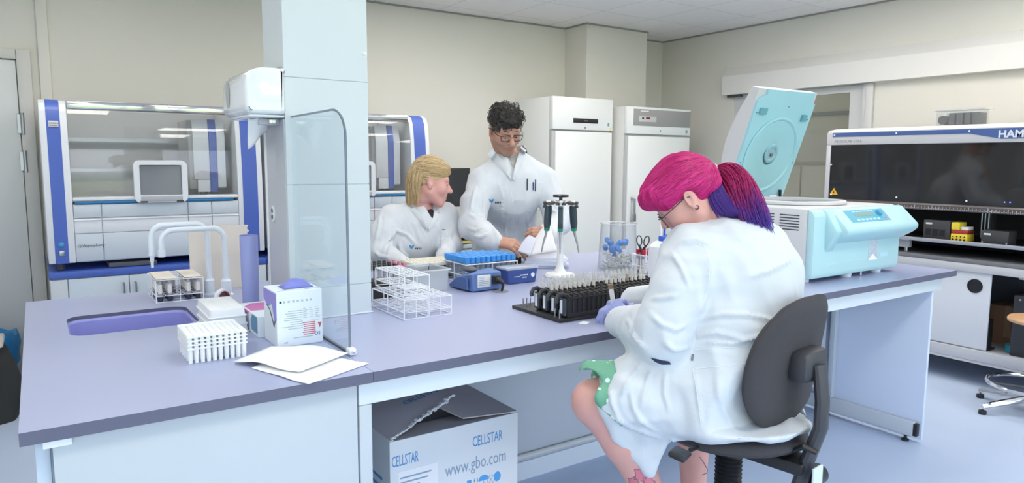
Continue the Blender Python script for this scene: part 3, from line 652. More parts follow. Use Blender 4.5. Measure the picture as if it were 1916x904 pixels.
b = MB(); b.rbox((.040, -.080, .046), (.036, .016, .036), .004); b.tube([(.040, -.088, .046), (.044, -.105, .044), (.047, -.118, .036), (.046, -.120, .022), (.0435, -.115, .0035)], [.013, .011, .008, .0055, .005], 10); b.build('power_plug', BLACK, sc)
for x in (-.05, .05): MB().cyl((x, -.05, 0), (x, -.05, .0045), .008).build('foot', BLACK, sc)
MB().cyl((-.06, .07, 0), (-.06, .07, .0045), .008).build('foot', BLACK, sc)
# --- small navy box with clear lid
nb = thing('tip_box', 'small navy blue box with a clear lid behind the black sample tray', 'box', (1.762, 2.556, ZB)); NV = mat('navy_box', (58, 82, 148), .4)
b = MB(); w0, w1 = .072, .081; d0, d1 = .040, .044
b.add([(-w0, -d0, 0), (w0, -d0, 0), (w0, d0, 0), (-w0, d0, 0), (-w1, -d1, .062), (w1, -d1, .062), (w1, d1, .062), (-w1, d1, .062)], [(0, 1, 5, 4), (1, 2, 6, 5), (2, 3, 7, 6), (3, 0, 4, 7), (3, 2, 1, 0), (4, 5, 6, 7)])
bo = b.build('box_body', NV, nb); bv = bo.modifiers.new('bevel', 'BEVEL'); bv.width = .004; bv.segments = 2
MB().box(-w1-.003, w1+.003, -d1-.003, d1+.003, .0622, .074, .004).build('lid', clear('frosted_lid', (222, 228, 240), .25, .6, .55), nb)
b = MB(); b.lathe([(0, 0), (.010, 0), (.010, .0008), (0, .0008)], (.055, -.0428, .035), 18, M=Euler((PI/2-.08, 0, 0)).to_matrix()); b.box(-.045, -.015, -.0428, -.0418, .031, .0335); [b.box(-.012+.007*k, -.007+.007*k, -.0433, -.0423, .035, .040) for k in range(6)]; [b.box(-.0+.006*k, .004+.006*k, -.0425, -.0415, .024, .029) for k in range(4)]
b.build('printed_mark', WHITE, nb)
# --- pipette carousel and its pipettes
cx, cy = 2.015, 2.57
ca = thing('pipette_stand', 'white pipette carousel stand holding dark grey pipettes', 'pipette stand', (cx, cy, ZB)); CM = mat('stand_white', (235, 235, 233), .35)
MB().lathe([(.072, 0), (.074, .006), (.066, .016), (.03, .024), (.020, .04), (.016, .06), (.0135, .16), (.0125, .33), (.012, .345), (.010, .36), (0, .36)], (0, 0, 0), 32).build('column', CM, ca)
MB().lathe([(.0305, .343), (.034, .346), (.034, .353), (.008, .356), (.0, .356)], (0, 0, 0), 28).build('collar', CM, ca)
MB().lathe([(.008, .354), (.008, .372), (.036, .374), (.038, .380), (.034, .386), (0, .387)], (0, 0, 0), 24).build('top_knob', mat('smoky_black', (52, 48, 48), .3), ca)
b = MB(); NP = 6
ring = []
for k in range(NP):
    a = 2*PI*k/NP+math.radians(232); b.T = Matrix.Rotation(a, 4, 'Z'); b.box(.024, .056, -.008, .008, .345, .353, .002); b.box(.052, .082, -.024, -.013, .340, .354, .004); b.box(.052, .082, .013, .024, .340, .354, .004); b.box(.046, .054, -.022, .022, .340, .354, .003)
b.T = None; b.build('holder_ring', mat('smoky_brown_plastic', (84, 78, 76), .3), ca)
PD = mat('pipette_dark_slate', (56, 70, 78), .4); PG = mat('pipette_green', (20, 140, 104), .4); PS = mat('pipette_steel', (150, 152, 156), .3, .8); PWH = mat('pipette_white', (232, 234, 234), .35)
def pipette(multi):
    p = thing('pipette', '', 'pipette')
    MB().prism([(-.014, 0), (.012, 0), (.014, -.02), (.014, -.080), (.010, -.104), (-.011, -.104), (-.015, -.080), (-.016, -.03)], 'y', -.011, .011, b=.004).build('handle', PD, p)
    MB().rbox((-.001, 0, -.107), (.022, .023, .017), .005).build('green_collar', PG, p)
    b = MB(); b.cyl((0, 0, .0), (0, 0, .016), .006); b.lathe([(.010, .016), (.011, .020), (.009, .024), (0, .025)], (0, 0, 0), 14); b.build('plunger', PWH, p)
    MB().rbox((.016, 0, -.004), (.020, .012, .010), .003).build('finger_rest', PD, p)
    b = MB()
    b.tube([(0, 0, -.114), (.002, 0, -.135), (.012, 0, -.170), (.018, 0, -.215)], [.0065, .005, .0042, .0028], 10); b.build('shaft', PS, p)
    return p
first = None
names = ['pipette hanging in front of the white column of the carousel', 'pipette hanging at the front of the carousel towards the sample tubes and beaker', 'pipette hanging at the back of the carousel towards the beaker', 'pipette hanging behind the white column of the carousel', 'pipette hanging at the back of the carousel towards the standing person', 'pipette hanging at the front of the carousel towards the navy box']
for k in range(NP):
    a = 2*PI*k/NP+math.radians(232)
    p = first and dup(first) or pipette(0); first = first or p
    tag(p, 'dark grey '+names[k], 'pipette', 'pipettes on the carousel'); p.location = (cx+.066*math.cos(a), cy+.066*math.sin(a), ZB+.334)
    p.rotation_euler = (0, -.07, a)
# --- stack of papers and the sheet the man holds up
for k in range(4):
    o = MB().box(-.105, .105, -.148, .148, 0, .0125, .0005).build('paper_pile', mat('paper_edge', (228, 230, 240), .8, var=.04, scale=90), loc=(2.19+.012*math.sin(3*k), 2.93+.010*math.cos(4*k), ZB+.0127*k)); o.rotation_euler = (0, 0, -.5+.07*math.sin(5*k+1))
    tag(o, ['thick pad of paper at the bottom of the pile before the standing man', 'second paper bundle from the bottom of the pile', 'second paper bundle from the top of the pile', 'topmost paper bundle of the pile before the standing man'][k], 'papers', 'paper pile')
o = MB().box(-.045, .045, -.03, .03, 0, .052, .004).build('black_block', BLACK, loc=(*P('z', .9, 958, 500)[:2], ZB)); o.rotation_euler = (0, 0, .4); tag(o, 'small black block standing behind the rack of blue-capped tubes', 'block')
# --- sample tray: base plate, carriers, tubes
TB = mat('black_tray', (44, 43, 44), .45)
b = MB(); b.box(1.425, 2.02, 1.815, 2.10, ZB, ZB+.012, .002)
tb = b.build('carrier_tray', TB); tag(tb, 'black base tray carrying the sample carriers in front of the pink-haired woman', 'tray')
for i in range(3): MB().cyl((1.447+.016*i, 2.06-.0*i, ZB+.0122), (1.447+.016*i, 2.06, ZB+.042), .0022, n=8).build('pin', STEEL, tb)
for y in (1.830, 1.855): MB().cyl((1.436, y, ZB+.0122), (1.436, y, ZB+.042), .0022, n=8).build('pin', STEEL, tb)
def carrier(y, label):
    t = thing('sample_carrier', label, 'carrier', (1.462, y, ZB+.0122), 0, 'sample carriers'); L = .53; h = .078; hw = .0165
    b = MB(); b.box(0, L, -hw+.004, hw-.004, 0, h*.92, .001, 1); b.box(0, L, -hw, hw, 0, .014, .001, 1); b.box(.0, L, -hw, hw, h*.80, h*.86, .001, 1)
    for i in range(25):
        x = .008+.0214*i
        b.box(x-.0028, x+.0028, -hw, hw, .014, h, .0008, 1)
    b.build('carrier_body', TB, t)
    b = MB(); b.tube([(.004, 0, h-.008), (-.010, 0, h+.002), (-.026, 0, h-.001), (-.034, 0, h-.014), (-.032, 0, h-.024)], .0075, 8, flat=1.2); b.build('hook_handle', mat('carrier_handle', (58, 58, 60), .35), t)
    b = MB(); b.rbox((-.006, 0, .036), (.010, .028, .060), .002); b.build('end_block', mat('smoky_end_block', (70, 76, 84), .25), t)
    b = MB(); b.box(-.0120, -.0112, -.004, .008, .014, .060); b.build('barcode_label', PAPER, t)
    return t
ys = [1.838, 1.886, 1.934, 1.982]
cl = ['black sample carrier nearest the pink-haired woman', 'second black sample carrier from the pink-haired woman', 'third black sample carrier from the pink-haired woman', 'black sample carrier at the back, beside the bare pins']
for y, l in zip(ys, cl): carrier(y, l)
amber = mat('amber_sample', (190, 150, 70), .4); serum = mat('pale_sample', (226, 218, 205), .5)
gm = clear('sample_glass', (250, 250, 249), .04, .8, .25)
s1 = sample_tube(.0062, .082, None, fill=serum, fillh=.45, lbl=True, gm=gm); s2 = sample_tube(.0062, .082, None, fill=amber, fillh=.85, gm=gm)
cnt = 0; random.seed(5)
for r, y in enumerate(ys[2:]):
    for i in range(22):
        if r == 0 and i < 12 and i % 12 > 9: continue
        x = 1.462+.008+.0214*i+.0107
        am = (r == 0 and i == 17)
        if am: o = s2
        else: o = dup(s1) if cnt else s1; cnt += 1
        o.location = (x, y, ZB+.0122+.030+random.uniform(0, .005)); o.rotation_euler = (random.uniform(-.03, .03), random.uniform(-.03, .03), random.uniform(0, 6))
        tag(o, 'amber-filled open tube standing in a black carrier' if am else 'clear open sample tube with white label standing in a black carrier', 'test tube', None if am else 'open sample tubes in the carriers')
# bits lying in the second carrier: short tubes
# --- clear beaker of used caps
be = thing('beaker', 'large clear beaker with blue caps inside, behind the sample carriers', 'beaker', (2.425, 2.62, ZB))
MB().lathe([(0, 0), (.096, 0), (.100, .004), (.094, .12), (.088, .225), (.091, .230), (.0885, .231), (.085, .226), (.091, .12), (.096, .008), (0, .006)], (0, 0, 0), 40).build('glass_wall', clear('beaker_plastic', (251, 252, 253), .04, .9, .05), be, angle=50)
MB().tube([(.0895*math.cos(2*PI*k/40), .0895*math.sin(2*PI*k/40), .2295) for k in range(40)], .0022, 6, True).build('rim', clear('beaker_rim', (250, 250, 252), .1, .8, .6), be)
random.seed(11); cap_m = mat('cobalt_cap', (48, 132, 214), .4); pale_m = mat('pale_scrap', (226, 226, 218), .5)
cp = None
for k in range(14):
    a = random.uniform(0, 6.28); rr_ = random.uniform(.03, .066); z = ZB+random.uniform(.075, .135)
    if cp is None: cp = MB().lathe([(0, 0), (.0125, 0), (.013, .002), (.013, .021), (.011, .023), (0, .023)], (0, 0, 0), 14).build('bottle_cap', cap_m); o = cp
    else: o = dup(cp)
    o.location = (2.425+rr_*math.cos(a), 2.62+rr_*math.sin(a), z); o.rotation_euler = (random.uniform(0, 3), random.uniform(0, 3), 0); tag(o, 'blue cap among the scrap in the clear beaker', 'cap', 'blue caps in the beaker')
sc_ = MB()
for k in range(130):
    a = random.uniform(0, 6.28); rr_ = .082*math.sqrt(random.random()); z = random.uniform(.014, .078)
    c = Vector((rr_*math.cos(a), rr_*math.sin(a), z)); d = Vector((random.uniform(-1, 1), random.uniform(-1, 1), random.uniform(-.5, .5))).normalized()*.016
    sc_.cyl(c-d*.6, c+d*.6, .005, .004, 8)
o = sc_.build('plastic_scrap', clear('scrap_plastic', (244, 243, 236), .1, .6, .8), loc=(2.425, 2.62, ZB)); o['kind'] = 'stuff'; tag(o, 'heap of pale used plastic pieces at the bottom of the beaker', 'plastic scrap')
# --- wire rack with red-capped tubes, scissors
wire_rack(.15, .11, .105, 4, 3, (.5,), label='white wire rack with red-capped tubes beside the beaker', loc=(2.405, 2.36, ZB), r=.002)
rt = sample_tube(.0085, .105, RED, caph=.018, capr=1.2, fill=mat('blood_red', (140, 40, 52), .5), fillh=.25, lbl=True)
k = 0
for i in range(4):
    for j in range(3):
        if (i, j) in ((1, 1), (3, 2)): continue
        o = rt if k == 0 else dup(rt); k += 1
        o.location = (2.405-.075+.0375*i+.0187, 2.36-.055+.0367*j+.0183, ZB+.004); tag(o, 'labelled tube with a red cap in the wire rack beside the beaker', 'test tube', 'red-capped tubes')
bt2 = sample_tube(.0085, .105, mat('sky_blue_cap'), caph=.02, capr=1.2, lbl=True); bt2.location = (2.405+.056, 2.36+.055-.0183, ZB+.004); tag(bt2, 'tube with a blue cap among the red-capped ones', 'test tube')
sx = thing('scissors', 'scissors with black oval handles standing in the tube rack', 'scissors', (2.340, 2.372, ZB+.004))
for s in (-1, 1):
    b = MB(); b.prism([(s*.002, .0), (s*.012, .10), (s*.004, .13), (-s*.004, .10)], 'y', s*.001, s*.0025); b.build('blade', STEEL, sx)
    b = MB(); c = (s*.017, .166); pts = [(c[0]+.012*math.cos(2*PI*q/20)+s*.10*(math.sin(2*PI*q/20)*.03), 0, c[1]+.023*math.sin(2*PI*q/20)) for q in range(20)]
    b.tube(pts, .0026, 8, True); b.tube([(s*.003, 0, .10), (s*.008, 0, .13), (s*.018, 0, .146)], [.004, .006, .005], 8); b.build('handle', BLACK, sx)
sx.rotation_euler = (0, .06, -.6)
# --- dispenser bottle with the blue cap
bo = thing('dispenser_bottle', 'white dispenser bottle with a blue neck beside the pink-haired woman', 'bottle', (2.245, 2.135, ZB)); bw = mat('white_hdpe', (226, 228, 232), .4)
MB().lathe([(.062, 0), (.066, .004), (.066, .15), (.062, .175), (.042, .193), (.030, .198), (0, .198)], (0, 0, 0), 36).build('bottle_body', bw, bo)
MB().lathe([(.0235, .198), (.0235, .218), (.012, .221), (0, .221)], (0, 0, 0), 24).build('neck_ring', mat('royal_blue_plastic', (56, 96, 206), .4), bo)
b = MB(); b.cyl((.002, 0, .221), (.002, 0, .268), .005); b.build('plunger', mat('royal_blue_plastic'), bo)
b = MB(); b.tube([(-.018, 0, .222), (-.020, 0, .262), (-.008, 0, .276), (.015, 0, .274)], .0045, 8); b.build('spout', WHITE, bo)
MB().rbox((-.040, -.044, .08), (.018, .014, .03), .004).build('clip', BLACK, bo)
MB().rbox((-.052, -.040, .187), (.014, .012, .008), .003).build('clip', BLACK, bo)
wb = thing('wash_bottle', 'translucent teal wash bottle behind the white dispenser bottle', 'bottle', (2.52, 2.36, ZB))
MB().lathe([(.040, 0), (.043, .004), (.043, .12), (.030, .15), (.017, .165), (.017, .18), (0, .18)], (0, 0, 0), 28).build('bottle_body', clear('teal_plastic', (130, 186, 184), .1, .8, .35), wb)
MB().lathe([(.019, .165), (.019, .19), (.006, .195), (0, .195)], (0, 0, 0), 20).build('cap', mat('teal_cap', (40, 140, 128), .4), wb)
MB().tube([(0, 0, .19), (0, 0, .23), (.03, -.02, .25), (.07, -.05, .235)], .003, 8).build('spout', WHITE, wb)
# small slip of paper by the hand
o = MB().box(-.02, .02, -.014, .014, 0, .0008).build('paper_slip', PAPER, loc=(1.500, 1.775, ZB)); o.rotation_euler = (0, 0, .5); tag(o, 'small white slip of paper under the gloved hand', 'paper')
# ================================================================ centrifuge, pipetting robot, stool
CY = mat('aqua_casing', (180, 216, 221), .4, var=.01); CYD = mat('aqua_lid_liner', (166, 213, 221), .3, var=.02); CW = mat('centrifuge_white', (208, 207, 208), .4, var=.01)
ce = thing('centrifuge', 'bench-top centrifuge with aqua front and its lid open', 'centrifuge', (2.822, 1.80, ZB)); W, DP, H = .745, .62, .335
b = MB(); b.box(0, W, .035, DP, .022, H, .010); b.build('body', CW, ce)
# aqua front: sloped console above a recessed lower front
b = MB(); b.prism([(.0345, .02), (.004, .022), (.0, .04), (.0, .30), (.012, .322), (.0345, .332)], 'x', .008, W-.004, b=.004)
b.prism([(.0, .170), (-.060, .205), (-.082, .225), (-.084, .245), (-.066, .262), (.004, .330), (.030, .332), (.03, .18)], 'x', .135, W+.012, b=.010)
b.prism([(.0, .135), (-.030, .190), (-.055, .225), (-.055, .240), (.0, .330), (.03, .332), (.03, .18)], 'x', .095, .16, b=.010)
b.build('front_casing', CY, ce, angle=40)
# console sticker on the slope
n = Vector((0, -.068, .070)).normalized(); u = Vector((0, .070, .068)).normalized(); o0 = Vector((0, -.066, .262)); 
def cons(x, t, lift): p = o0+u*t-Vector((0, 0, 0))+Vector((0, -.7, .72)).normalized()*lift; return (x, p.y, p.z)
def cquad(b, x0, x1, t0, t1, lift): b.add([cons(x0, t0, lift), cons(x1, t0, lift), cons(x1, t1, lift), cons(x0, t1, lift), cons(x0, t0, -.002), cons(x1, t0, -.002), cons(x1, t1, -.002), cons(x0, t1, -.002)], [(0, 1, 2, 3), (0, 4, 5, 1), (1, 5, 6, 2), (2, 6, 7, 3), (3, 7, 4, 0)])
b = MB(); cquad(b, .205, .545, .008, .088, .0012); cq = b.build('console_border', mat('pale_aqua_line', (205, 232, 238), .4), ce)
b = MB(); cquad(b, .210, .540, .011, .085, .0018); cq2 = b.build('control_panel', mat('teal_console', (98, 172, 196), .35), ce)
b = MB(); cquad(b, .275, .430, .046, .064, .0026); b.build('display', mat('grey_lcd', (140, 158, 150), .3), cq2)
b = MB(); [cquad(b, .262+.034*k, .284+.034*k, .020, .030, .003) for k in range(6)]; [cquad(b, .275+.03*k, .298+.03*k, .072, .077, .0024) for k in range(6)]; b.build('buttons', mat('white_button', (190, 218, 226), .4), cq2)
b = MB(); p = Vector(cons(.475, .055, 0)); q = Vector(cons(.475, .055, .016)); b.cyl(p, q, .018, .015, 24); b.build('dial', mat('teal_dial', (70, 150, 184), .35), cq2)
b = MB(); cquad(b, .50, .522, .018, .030, .003); b.build('stop_button', mat('rose_button', (205, 130, 150), .4), cq2)
# lower front details
b = MB(); b.box(.46, .545, -.0012, .001, .075, .205); lb = b.build('shiny_label', mat('silver_label', (205, 216, 232), .25, .3, var=.35, scale=60), ce)
b = MB(); b.prism([(.46, .075), (.545, .075), (.50, .105)], 'y', -.0018, -.001); b.build('label_print', PAPER, lb)
b = MB(); b.box(.56, .635, -.001, .001, .085, .105); b.build('name_plate', mat('pale_plate', (186, 218, 230), .4), ce)
b = MB(); b.box(.22, .455, -.001, .0005, .0835, .0855); [b.box(.12+.012*k, .129+.012*k, -.001, .0005, .078, .085) for k in range(8)]; b.build('printed_line', mat('pale_ink', (196, 224, 232), .5), ce)
# vents on the left side
b = MB()
for yy in (.07, .20):
    for k in range(6): b.box(-.0012, .0003, yy, yy+.10, .235+.013*k, .240+.013*k)
b.build('vent_slots', mat('dark_slot', (70, 72, 80), .6), ce)
for (x, y) in ((.05, .07), (.36, .05), (.62, .05), (.05, .56), (W-.06, .56)): MB().cyl((x, y, 0), (x, y, .024), .026, .030, 20).build('foot', WHITE, ce)
MB().lathe([(.006, 0), (.006, .02), (0, .02)], (.44, .02, .003), 12).build('drain_fitting', CHROME, ce)
# chamber rim on the top
MB().lathe([(.225, .0), (.235, .004), (.235, .016), (.228, .020), (.205, .020), (.200, .014), (.200, .0012), (.0, .0012)], (.36, .335, H), 48).build('chamber_rim', CW, ce, angle=40)
MB().lathe([(.198, .0018), (0, .0018)], (.36, .335, H), 40).build('chamber', mat('chamber_steel', (150, 155, 160), .35, .6), ce)
# lid, hinged along the back and leaning forward
hx0, hx1 = .145, .622; hy, hz = .595, .350
lean = math.radians(71)      # angle of the liner above the horizontal, tip towards the user
up = Vector((0, -math.cos(lean), math.sin(lean))); nf = Vector((0, -math.sin(lean), -math.cos(lean)))   # nf = out of the liner, towards the front
def LP(x, t, d): v = Vector((x, hy, hz))+up*t+nf*d; return (v.x, v.y, v.z)
LL = .580
outline = [(hx0+.005, .0), (hx1-.005, .0), (hx1, .02), (hx1, LL-.055), (hx1-.03, LL-.055), (hx1-.03, LL), (hx0+.06, LL), (hx0+.06, LL-.03), (hx0+.02, LL-.045), (hx0, LL-.06), (hx0, .02)]
b = MB(); m = len(outline); vs = []
b.add([LP(x, t, -.012) for x, t in outline]+[LP(x, t, .0) for x, t in outline], [(i, (i+1) % m, m+(i+1) % m, m+i) for i in range(m)]+[tuple(range(m))[::-1], tuple(range(m, 2*m))])
ll = b.build('lid_liner', CYD, ce)
b = MB()   # round seal groove and raised disc on the liner
R3 = Matrix((Vector((1, 0, 0)), up, nf)).transposed()
cc = Vector(LP((hx0+hx1)/2, .24, 0))
b.lathe([(.205, 0), (.207, .006), (.196, .009), (.188, .004), (.186, .001), (.183, .001), (.06, .004), (.055, .002), (.055, -.0), ], cc, 56, M=R3); b.build('seal_ring', CYD, ll, angle=25)
b = MB(); b.lathe([(.052, .0045), (.048, .010), (.036, .010), (.030, .003), (0, .003)], cc+up*.01, 32, M=R3); b.build('spindle_boss', mat('aqua_boss', (150, 190, 202), .3), ll)
b = MB(); b.lathe([(.009, .003), (.009, .012), (0, .013)], cc+up*.004, 16, M=R3); b.build('spindle', mat('rose_grey', (132, 116, 122), .5), ll)
b = MB()
for x, t in ((hx0+.02, .46), (hx1-.02, .44), (hx0+.02, .2), (hx1-.02, .2), (hx0+.26, .50), (hx0+.2, .03)): b.lathe([(.003, 0), (.003, .0015), (0, .002)], Vector(LP(x, t, 0)), 10, M=R3)
b.build('screws', DGREY, ll)
b = MB(); b.add([LP(x, t, d) for d in (0, .012) for x, t in ((hx0+.035, .455), (hx0+.085, .455), (hx0+.085, .485), (hx0+.035, .485))], [(0, 1, 2, 3), (4, 5, 6, 7), (0, 1, 5, 4), (1, 2, 6, 5), (2, 3, 7, 6), (3, 0, 4, 7)]); b.build('latch_hook', mat('aqua_latch', (112, 168, 180), .4), ll); b = MB()
b.add([LP(x, t, d) for d in (0, .012) for x, t in ((hx1-.085, .43), (hx1-.045, .43), (hx1-.045, .465), (hx1-.085, .465))], [(0, 1, 2, 3), (4, 5, 6, 7), (0, 1, 5, 4), (1, 2, 6, 5), (2, 3, 7, 6), (3, 0, 4, 7)]); b.build('latch_hook', mat('aqua_latch'), ll)
# white outer shell: deep at the hinge, shallow at the tip
sh = []
for k in range(11):
    t = LL*(.0+1.0*k/10); sh.append((t, -.012-.135*math.sin(PI*min(1, .18+.82*(1-k/10)))**.8*(.45+.55*(1-k/10))-.004))
b = MB(); vs = []; poly = [(0, -.0122)]+[(t, d) for t, d in sh]+[(LL, -.0122)]
mm = len(poly)
for x, s in ((hx0-.004, 1), (hx1+.004, 1)): vs += [LP(x, t, d) for t, d in poly]
b.add(vs, [(i, (i+1) % mm, mm+(i+1) % mm, mm+i) for i in range(mm)]+[tuple(range(mm))[::-1], tuple(range(mm, 2*mm))]); so_ = b.build('lid_shell', CW, ce, angle=40)
bv = so_.modifiers.new('bevel', 'BEVEL'); bv.width = .012; bv.segments = 3; bv.limit_method = 'ANGLE'; bv.angle_limit = math.radians(50)
b = MB(); b.cyl((hx1-.05, .575, H), (hx1-.05, .575, H+.055), .008); b.build('gas_strut', BLACK, ce)
b = MB(); b.box(hx1-.16, hx1-.10, .560, .563, H+.002, H+.028); b.build('warning_sticker', PAPER, ce)
b = MB(); b.box(hx0+.02, hx1-.02, .575, .60, H+.0002, H+.022, .004); b.build('hinge', CW, ce)
# small clear tub behind the centrifuge
tb_ = thing('plastic_tub', 'small clear plastic tub at the end of the bench behind the centrifuge', 'tub', (3.70, 2.02, ZB))
b = MB(); b.lathe([(0, .001), (.05, .001), (.062, .10), (.070, .104), (.070, .108), (.060, .106), (.048, .004), (0, .004)], (0, 0, 0), 4, M=Euler((0, 0, PI/4)).to_matrix()); b.build('tub_walls', clear('clear_tub'), tb_)
# ---------------- pipetting robot on its cart
HM = mat('robot_light_grey', (188, 188, 192), .4, var=.01); HW = mat('robot_top_white', (214, 210, 210), .35, var=.01); HB = mat('robot_blue_band', (62, 88, 140), .4)
HX, HY0, HY1 = 5.0, .95, 3.115; dark = mat('robot_interior', (38, 38, 40), .6)
ro = thing('pipetting_robot', 'large pipetting robot with a dark window and blue name band', 'lab instrument', (HX, HY1, .825))
# local: x depth into wall, y = -(along towards the camera side)
Lw = HY1-HY0; zt = .862; zw0, zw1 = .345, .745
b = MB(); b.prism([(.0, zw1+.001), (.0, zt-.03), (.02, zt-.008), (.06, zt), (.60, zt), (.60, zw1+.001)], 'y', -Lw, 0, b=.003); b.build('top_housing', HM, ro, angle=40)
b = MB(); b.prism([(.004, zt-.022), (.02, zt-.004), (.06, zt+.004), (.60, zt+.004), (.60, zt+.0005), (.06, zt+.0005)], 'y', -Lw, -.03); b.build('top_cover', HW, ro, angle=40)
b = MB(); b.box(.0, .60, -.035, 0, .305, zw1, .002); b.build('side_frame', HM, ro); b = MB(); b.box(.0, .60, -Lw, -Lw+.035, .305, zw1, .002); b.build('side_frame', HM, ro)
b = MB(); b.box(.57, .60, -Lw+.036, -.036, .30, zw1); b.box(.0, .60, -.03, 0, .0, .304); b.box(.57, .60, -Lw, -.03, .0, .30); b.build('rear_wall', dark, ro)
wn = MB().box(.004, .010, -Lw+.036, -.036, zw0, zw1).build('front_window', None or mat('smoked_window', (30, 30, 32), .06, spec=.7, var=.0), ro)
# blue band, thin at the far end and widening towards the name
b = MB(); b.prism([(-.045, .806), (-.045, .835), (-Lw, .835), (-Lw, .768), (-1.17, .768), (-.985, .806)], 'x', -.0022, .0005); bb_ = b.build('name_band', HB, ro)
text('printed_name', 'HAMILTON', .062, mat('name_silver', (206, 210, 218), .4), ro, (-.0026, -1.150, .777), SIDE, bold=.0022, sx=1.05)
text('printed_name', 'MICROLAB STAR', .030, mat('name_grey', (132, 132, 136), .5), ro, (-.0008, -.062, .762), SIDE, sx=.95)
for y, z in ((-.06, .82), (-.52, .822), (-.985, .822), (-.045, .60), (-.06, .375), (-.55, .375), (-1.0, .372)): MB().cyl((-.004, y, z), (.0005, y, z), .006, n=12).build('screw', WHITE, ro)
# ruler edge under the window
b = MB(); b.prism([(-.010, .300), (-.012, .335), (.0, .344), (.03, .344), (.03, .300)], 'y', -Lw, 0, b=.002); rl = b.build('lower_rail', mat('rail_bronze_grey', (98, 92, 92), .35, .4), ro)
b = MB(); k = 0
while .12+.0225*k < Lw-.05:
    y = -.12-.0225*k; b.box(-.0128, -.0112, y-.002, y+.002, .305, .324 if k % 5 else .332); b.box(-.0128, -.0112, y-.016, y-.008, .308, .313); k += 1
b.build('tick_marks', mat('tick_silver', (176, 170, 168), .4), rl)
b = MB(); b.prism([(-.045, .375), (-.11, .375), (-.0775, .425)], 'x', .0015, .0036); wt = b.build('warning_sign', mat('warning_yellow', (226, 170, 40), .5), ro)
b = MB(); b.prism([(-.071, .386), (-.084, .386), (-.0775, .408)], 'x', .0006, .0014); b.build('warning_mark', BLACK, wt)
# deck with carriers
b = MB(); b.box(-.02, .57, -Lw+.01, -.031, .085, .100, .002); b.build('deck', mat('deck_black', (40, 40, 44), .4), ro)
b = MB(); b.box(-.045, -.0205, -Lw, .01, .088, .112, .003); b.build('deck_edge', mat('deck_edge_silver', (176, 178, 186), .35, .5), ro)
b = MB(); [b.box(-.018, -.004, -.20-.0225*k-.014, -.20-.0225*k, .1002, .1012) for k in range(80)]; b.build('deck_tracks', mat('track_white', (170, 172, 178), .4), ro)
for y in (-.60, -1.42): MB().prism([(y-.05, .085), (y+.07, .085), (y+.02, .03), (y-.05, .03)], 'x', .02, .05).build('deck_bracket', HM, ro)
for y in (-.62, -1.5): MB().cyl((.04, y, .0005), (.04, y, .031), .014).build('levelling_foot', STEEL, ro)
# things on the deck
def module(y, w, h, label):
    t = thing('deck_module', label, 'lab device', (HX+.02, HY1+y, .825+.1022)); m_ = mat('module_charcoal', (62, 62, 64), .45)
    MB().box(0, .12, -w/2, w/2, 0, h, .003).build('module_body', m_, t); b = MB(); b.box(-.001, .0005, w/2-.055, w/2-.015, h-.03, h-.018); b.build('printed_name', mat('name_silver'), t); return t
m1 = module(-.82, .17, .13, 'charcoal module on the robot deck with three square slots')
b = MB(); [b.box(-.0015, .0005, -.055+.045*k, -.02+.045*k, .025, .07) for k in range(3)]; b.build('slots', BLACK, m1)
m2 = module(-1.17, .155, .088, 'charcoal module on the robot deck with a single name plate and screws')
b = MB(); [b.cyl((-.001, y, .012), (.0005, y, .012), .005, n=10) for y in (-.068, .068)]; b.build('screws', mat('tick_silver'), m2)
yt = thing('reagent_carrier', 'yellow and red reagent carrier on the robot deck', 'carrier', (HX+.012, HY1-.965, .825+.1022))
YL = mat('signal_yellow', (232, 204, 60), .45)
MB().box(0, .10, -.05, .05, 0, .05, .003).build('carrier_base', YL, yt)
b = MB(); [b.cyl((-.0015, -.034+.023*k, .012), (.0005, -.034+.023*k, .012), .007, n=12) for k in range(4)]; [b.cyl((-.0015, -.034+.023*k, .032), (.0005, -.034+.023*k, .032), .005, n=12) for k in range(4)]; b.build('holes', BLACK, yt)
MB().box(.002, .10, -.05, .05, .0505, .075, .003).build('red_block', mat('brick_red', (160, 50, 48), .5), yt)
MB().box(.0, .10, .0, .05, .0755, .125, .003).build('yellow_lid', YL, yt)
MB().box(.012, .09, -.048, -.004, .0755, .098, .004).build('clear_vial_block', clear('scrap_plastic'), yt)
b = MB(); b.box(.18, .26, -1.08, -1.02, .135, .74, .003); arm_ = b.build('pipetting_arm', mat('arm_charcoal', (58, 58, 62), .4), ro); b = MB(); [b.cyl((.17, -1.07+.02*k, .125), (.17, -1.07+.02*k, .4), .005, n=8) for k in range(3)]; b.build('pipette_channels', STEEL, arm_)
glint = mat('blue_glint', (60, 90, 255), .3, emit=(60, 90, 255), es=6)  # emissive blue dots stand in for reflections in the window
for y in (-1.215, -1.245): MB().lathe([(0, 0), (.004, 0), (.003, .003), (0, .004)], (.0038, y, .375), 10, M=Euler((0, -PI/2, 0)).to_matrix()).build('window_reflection', glint, ro)
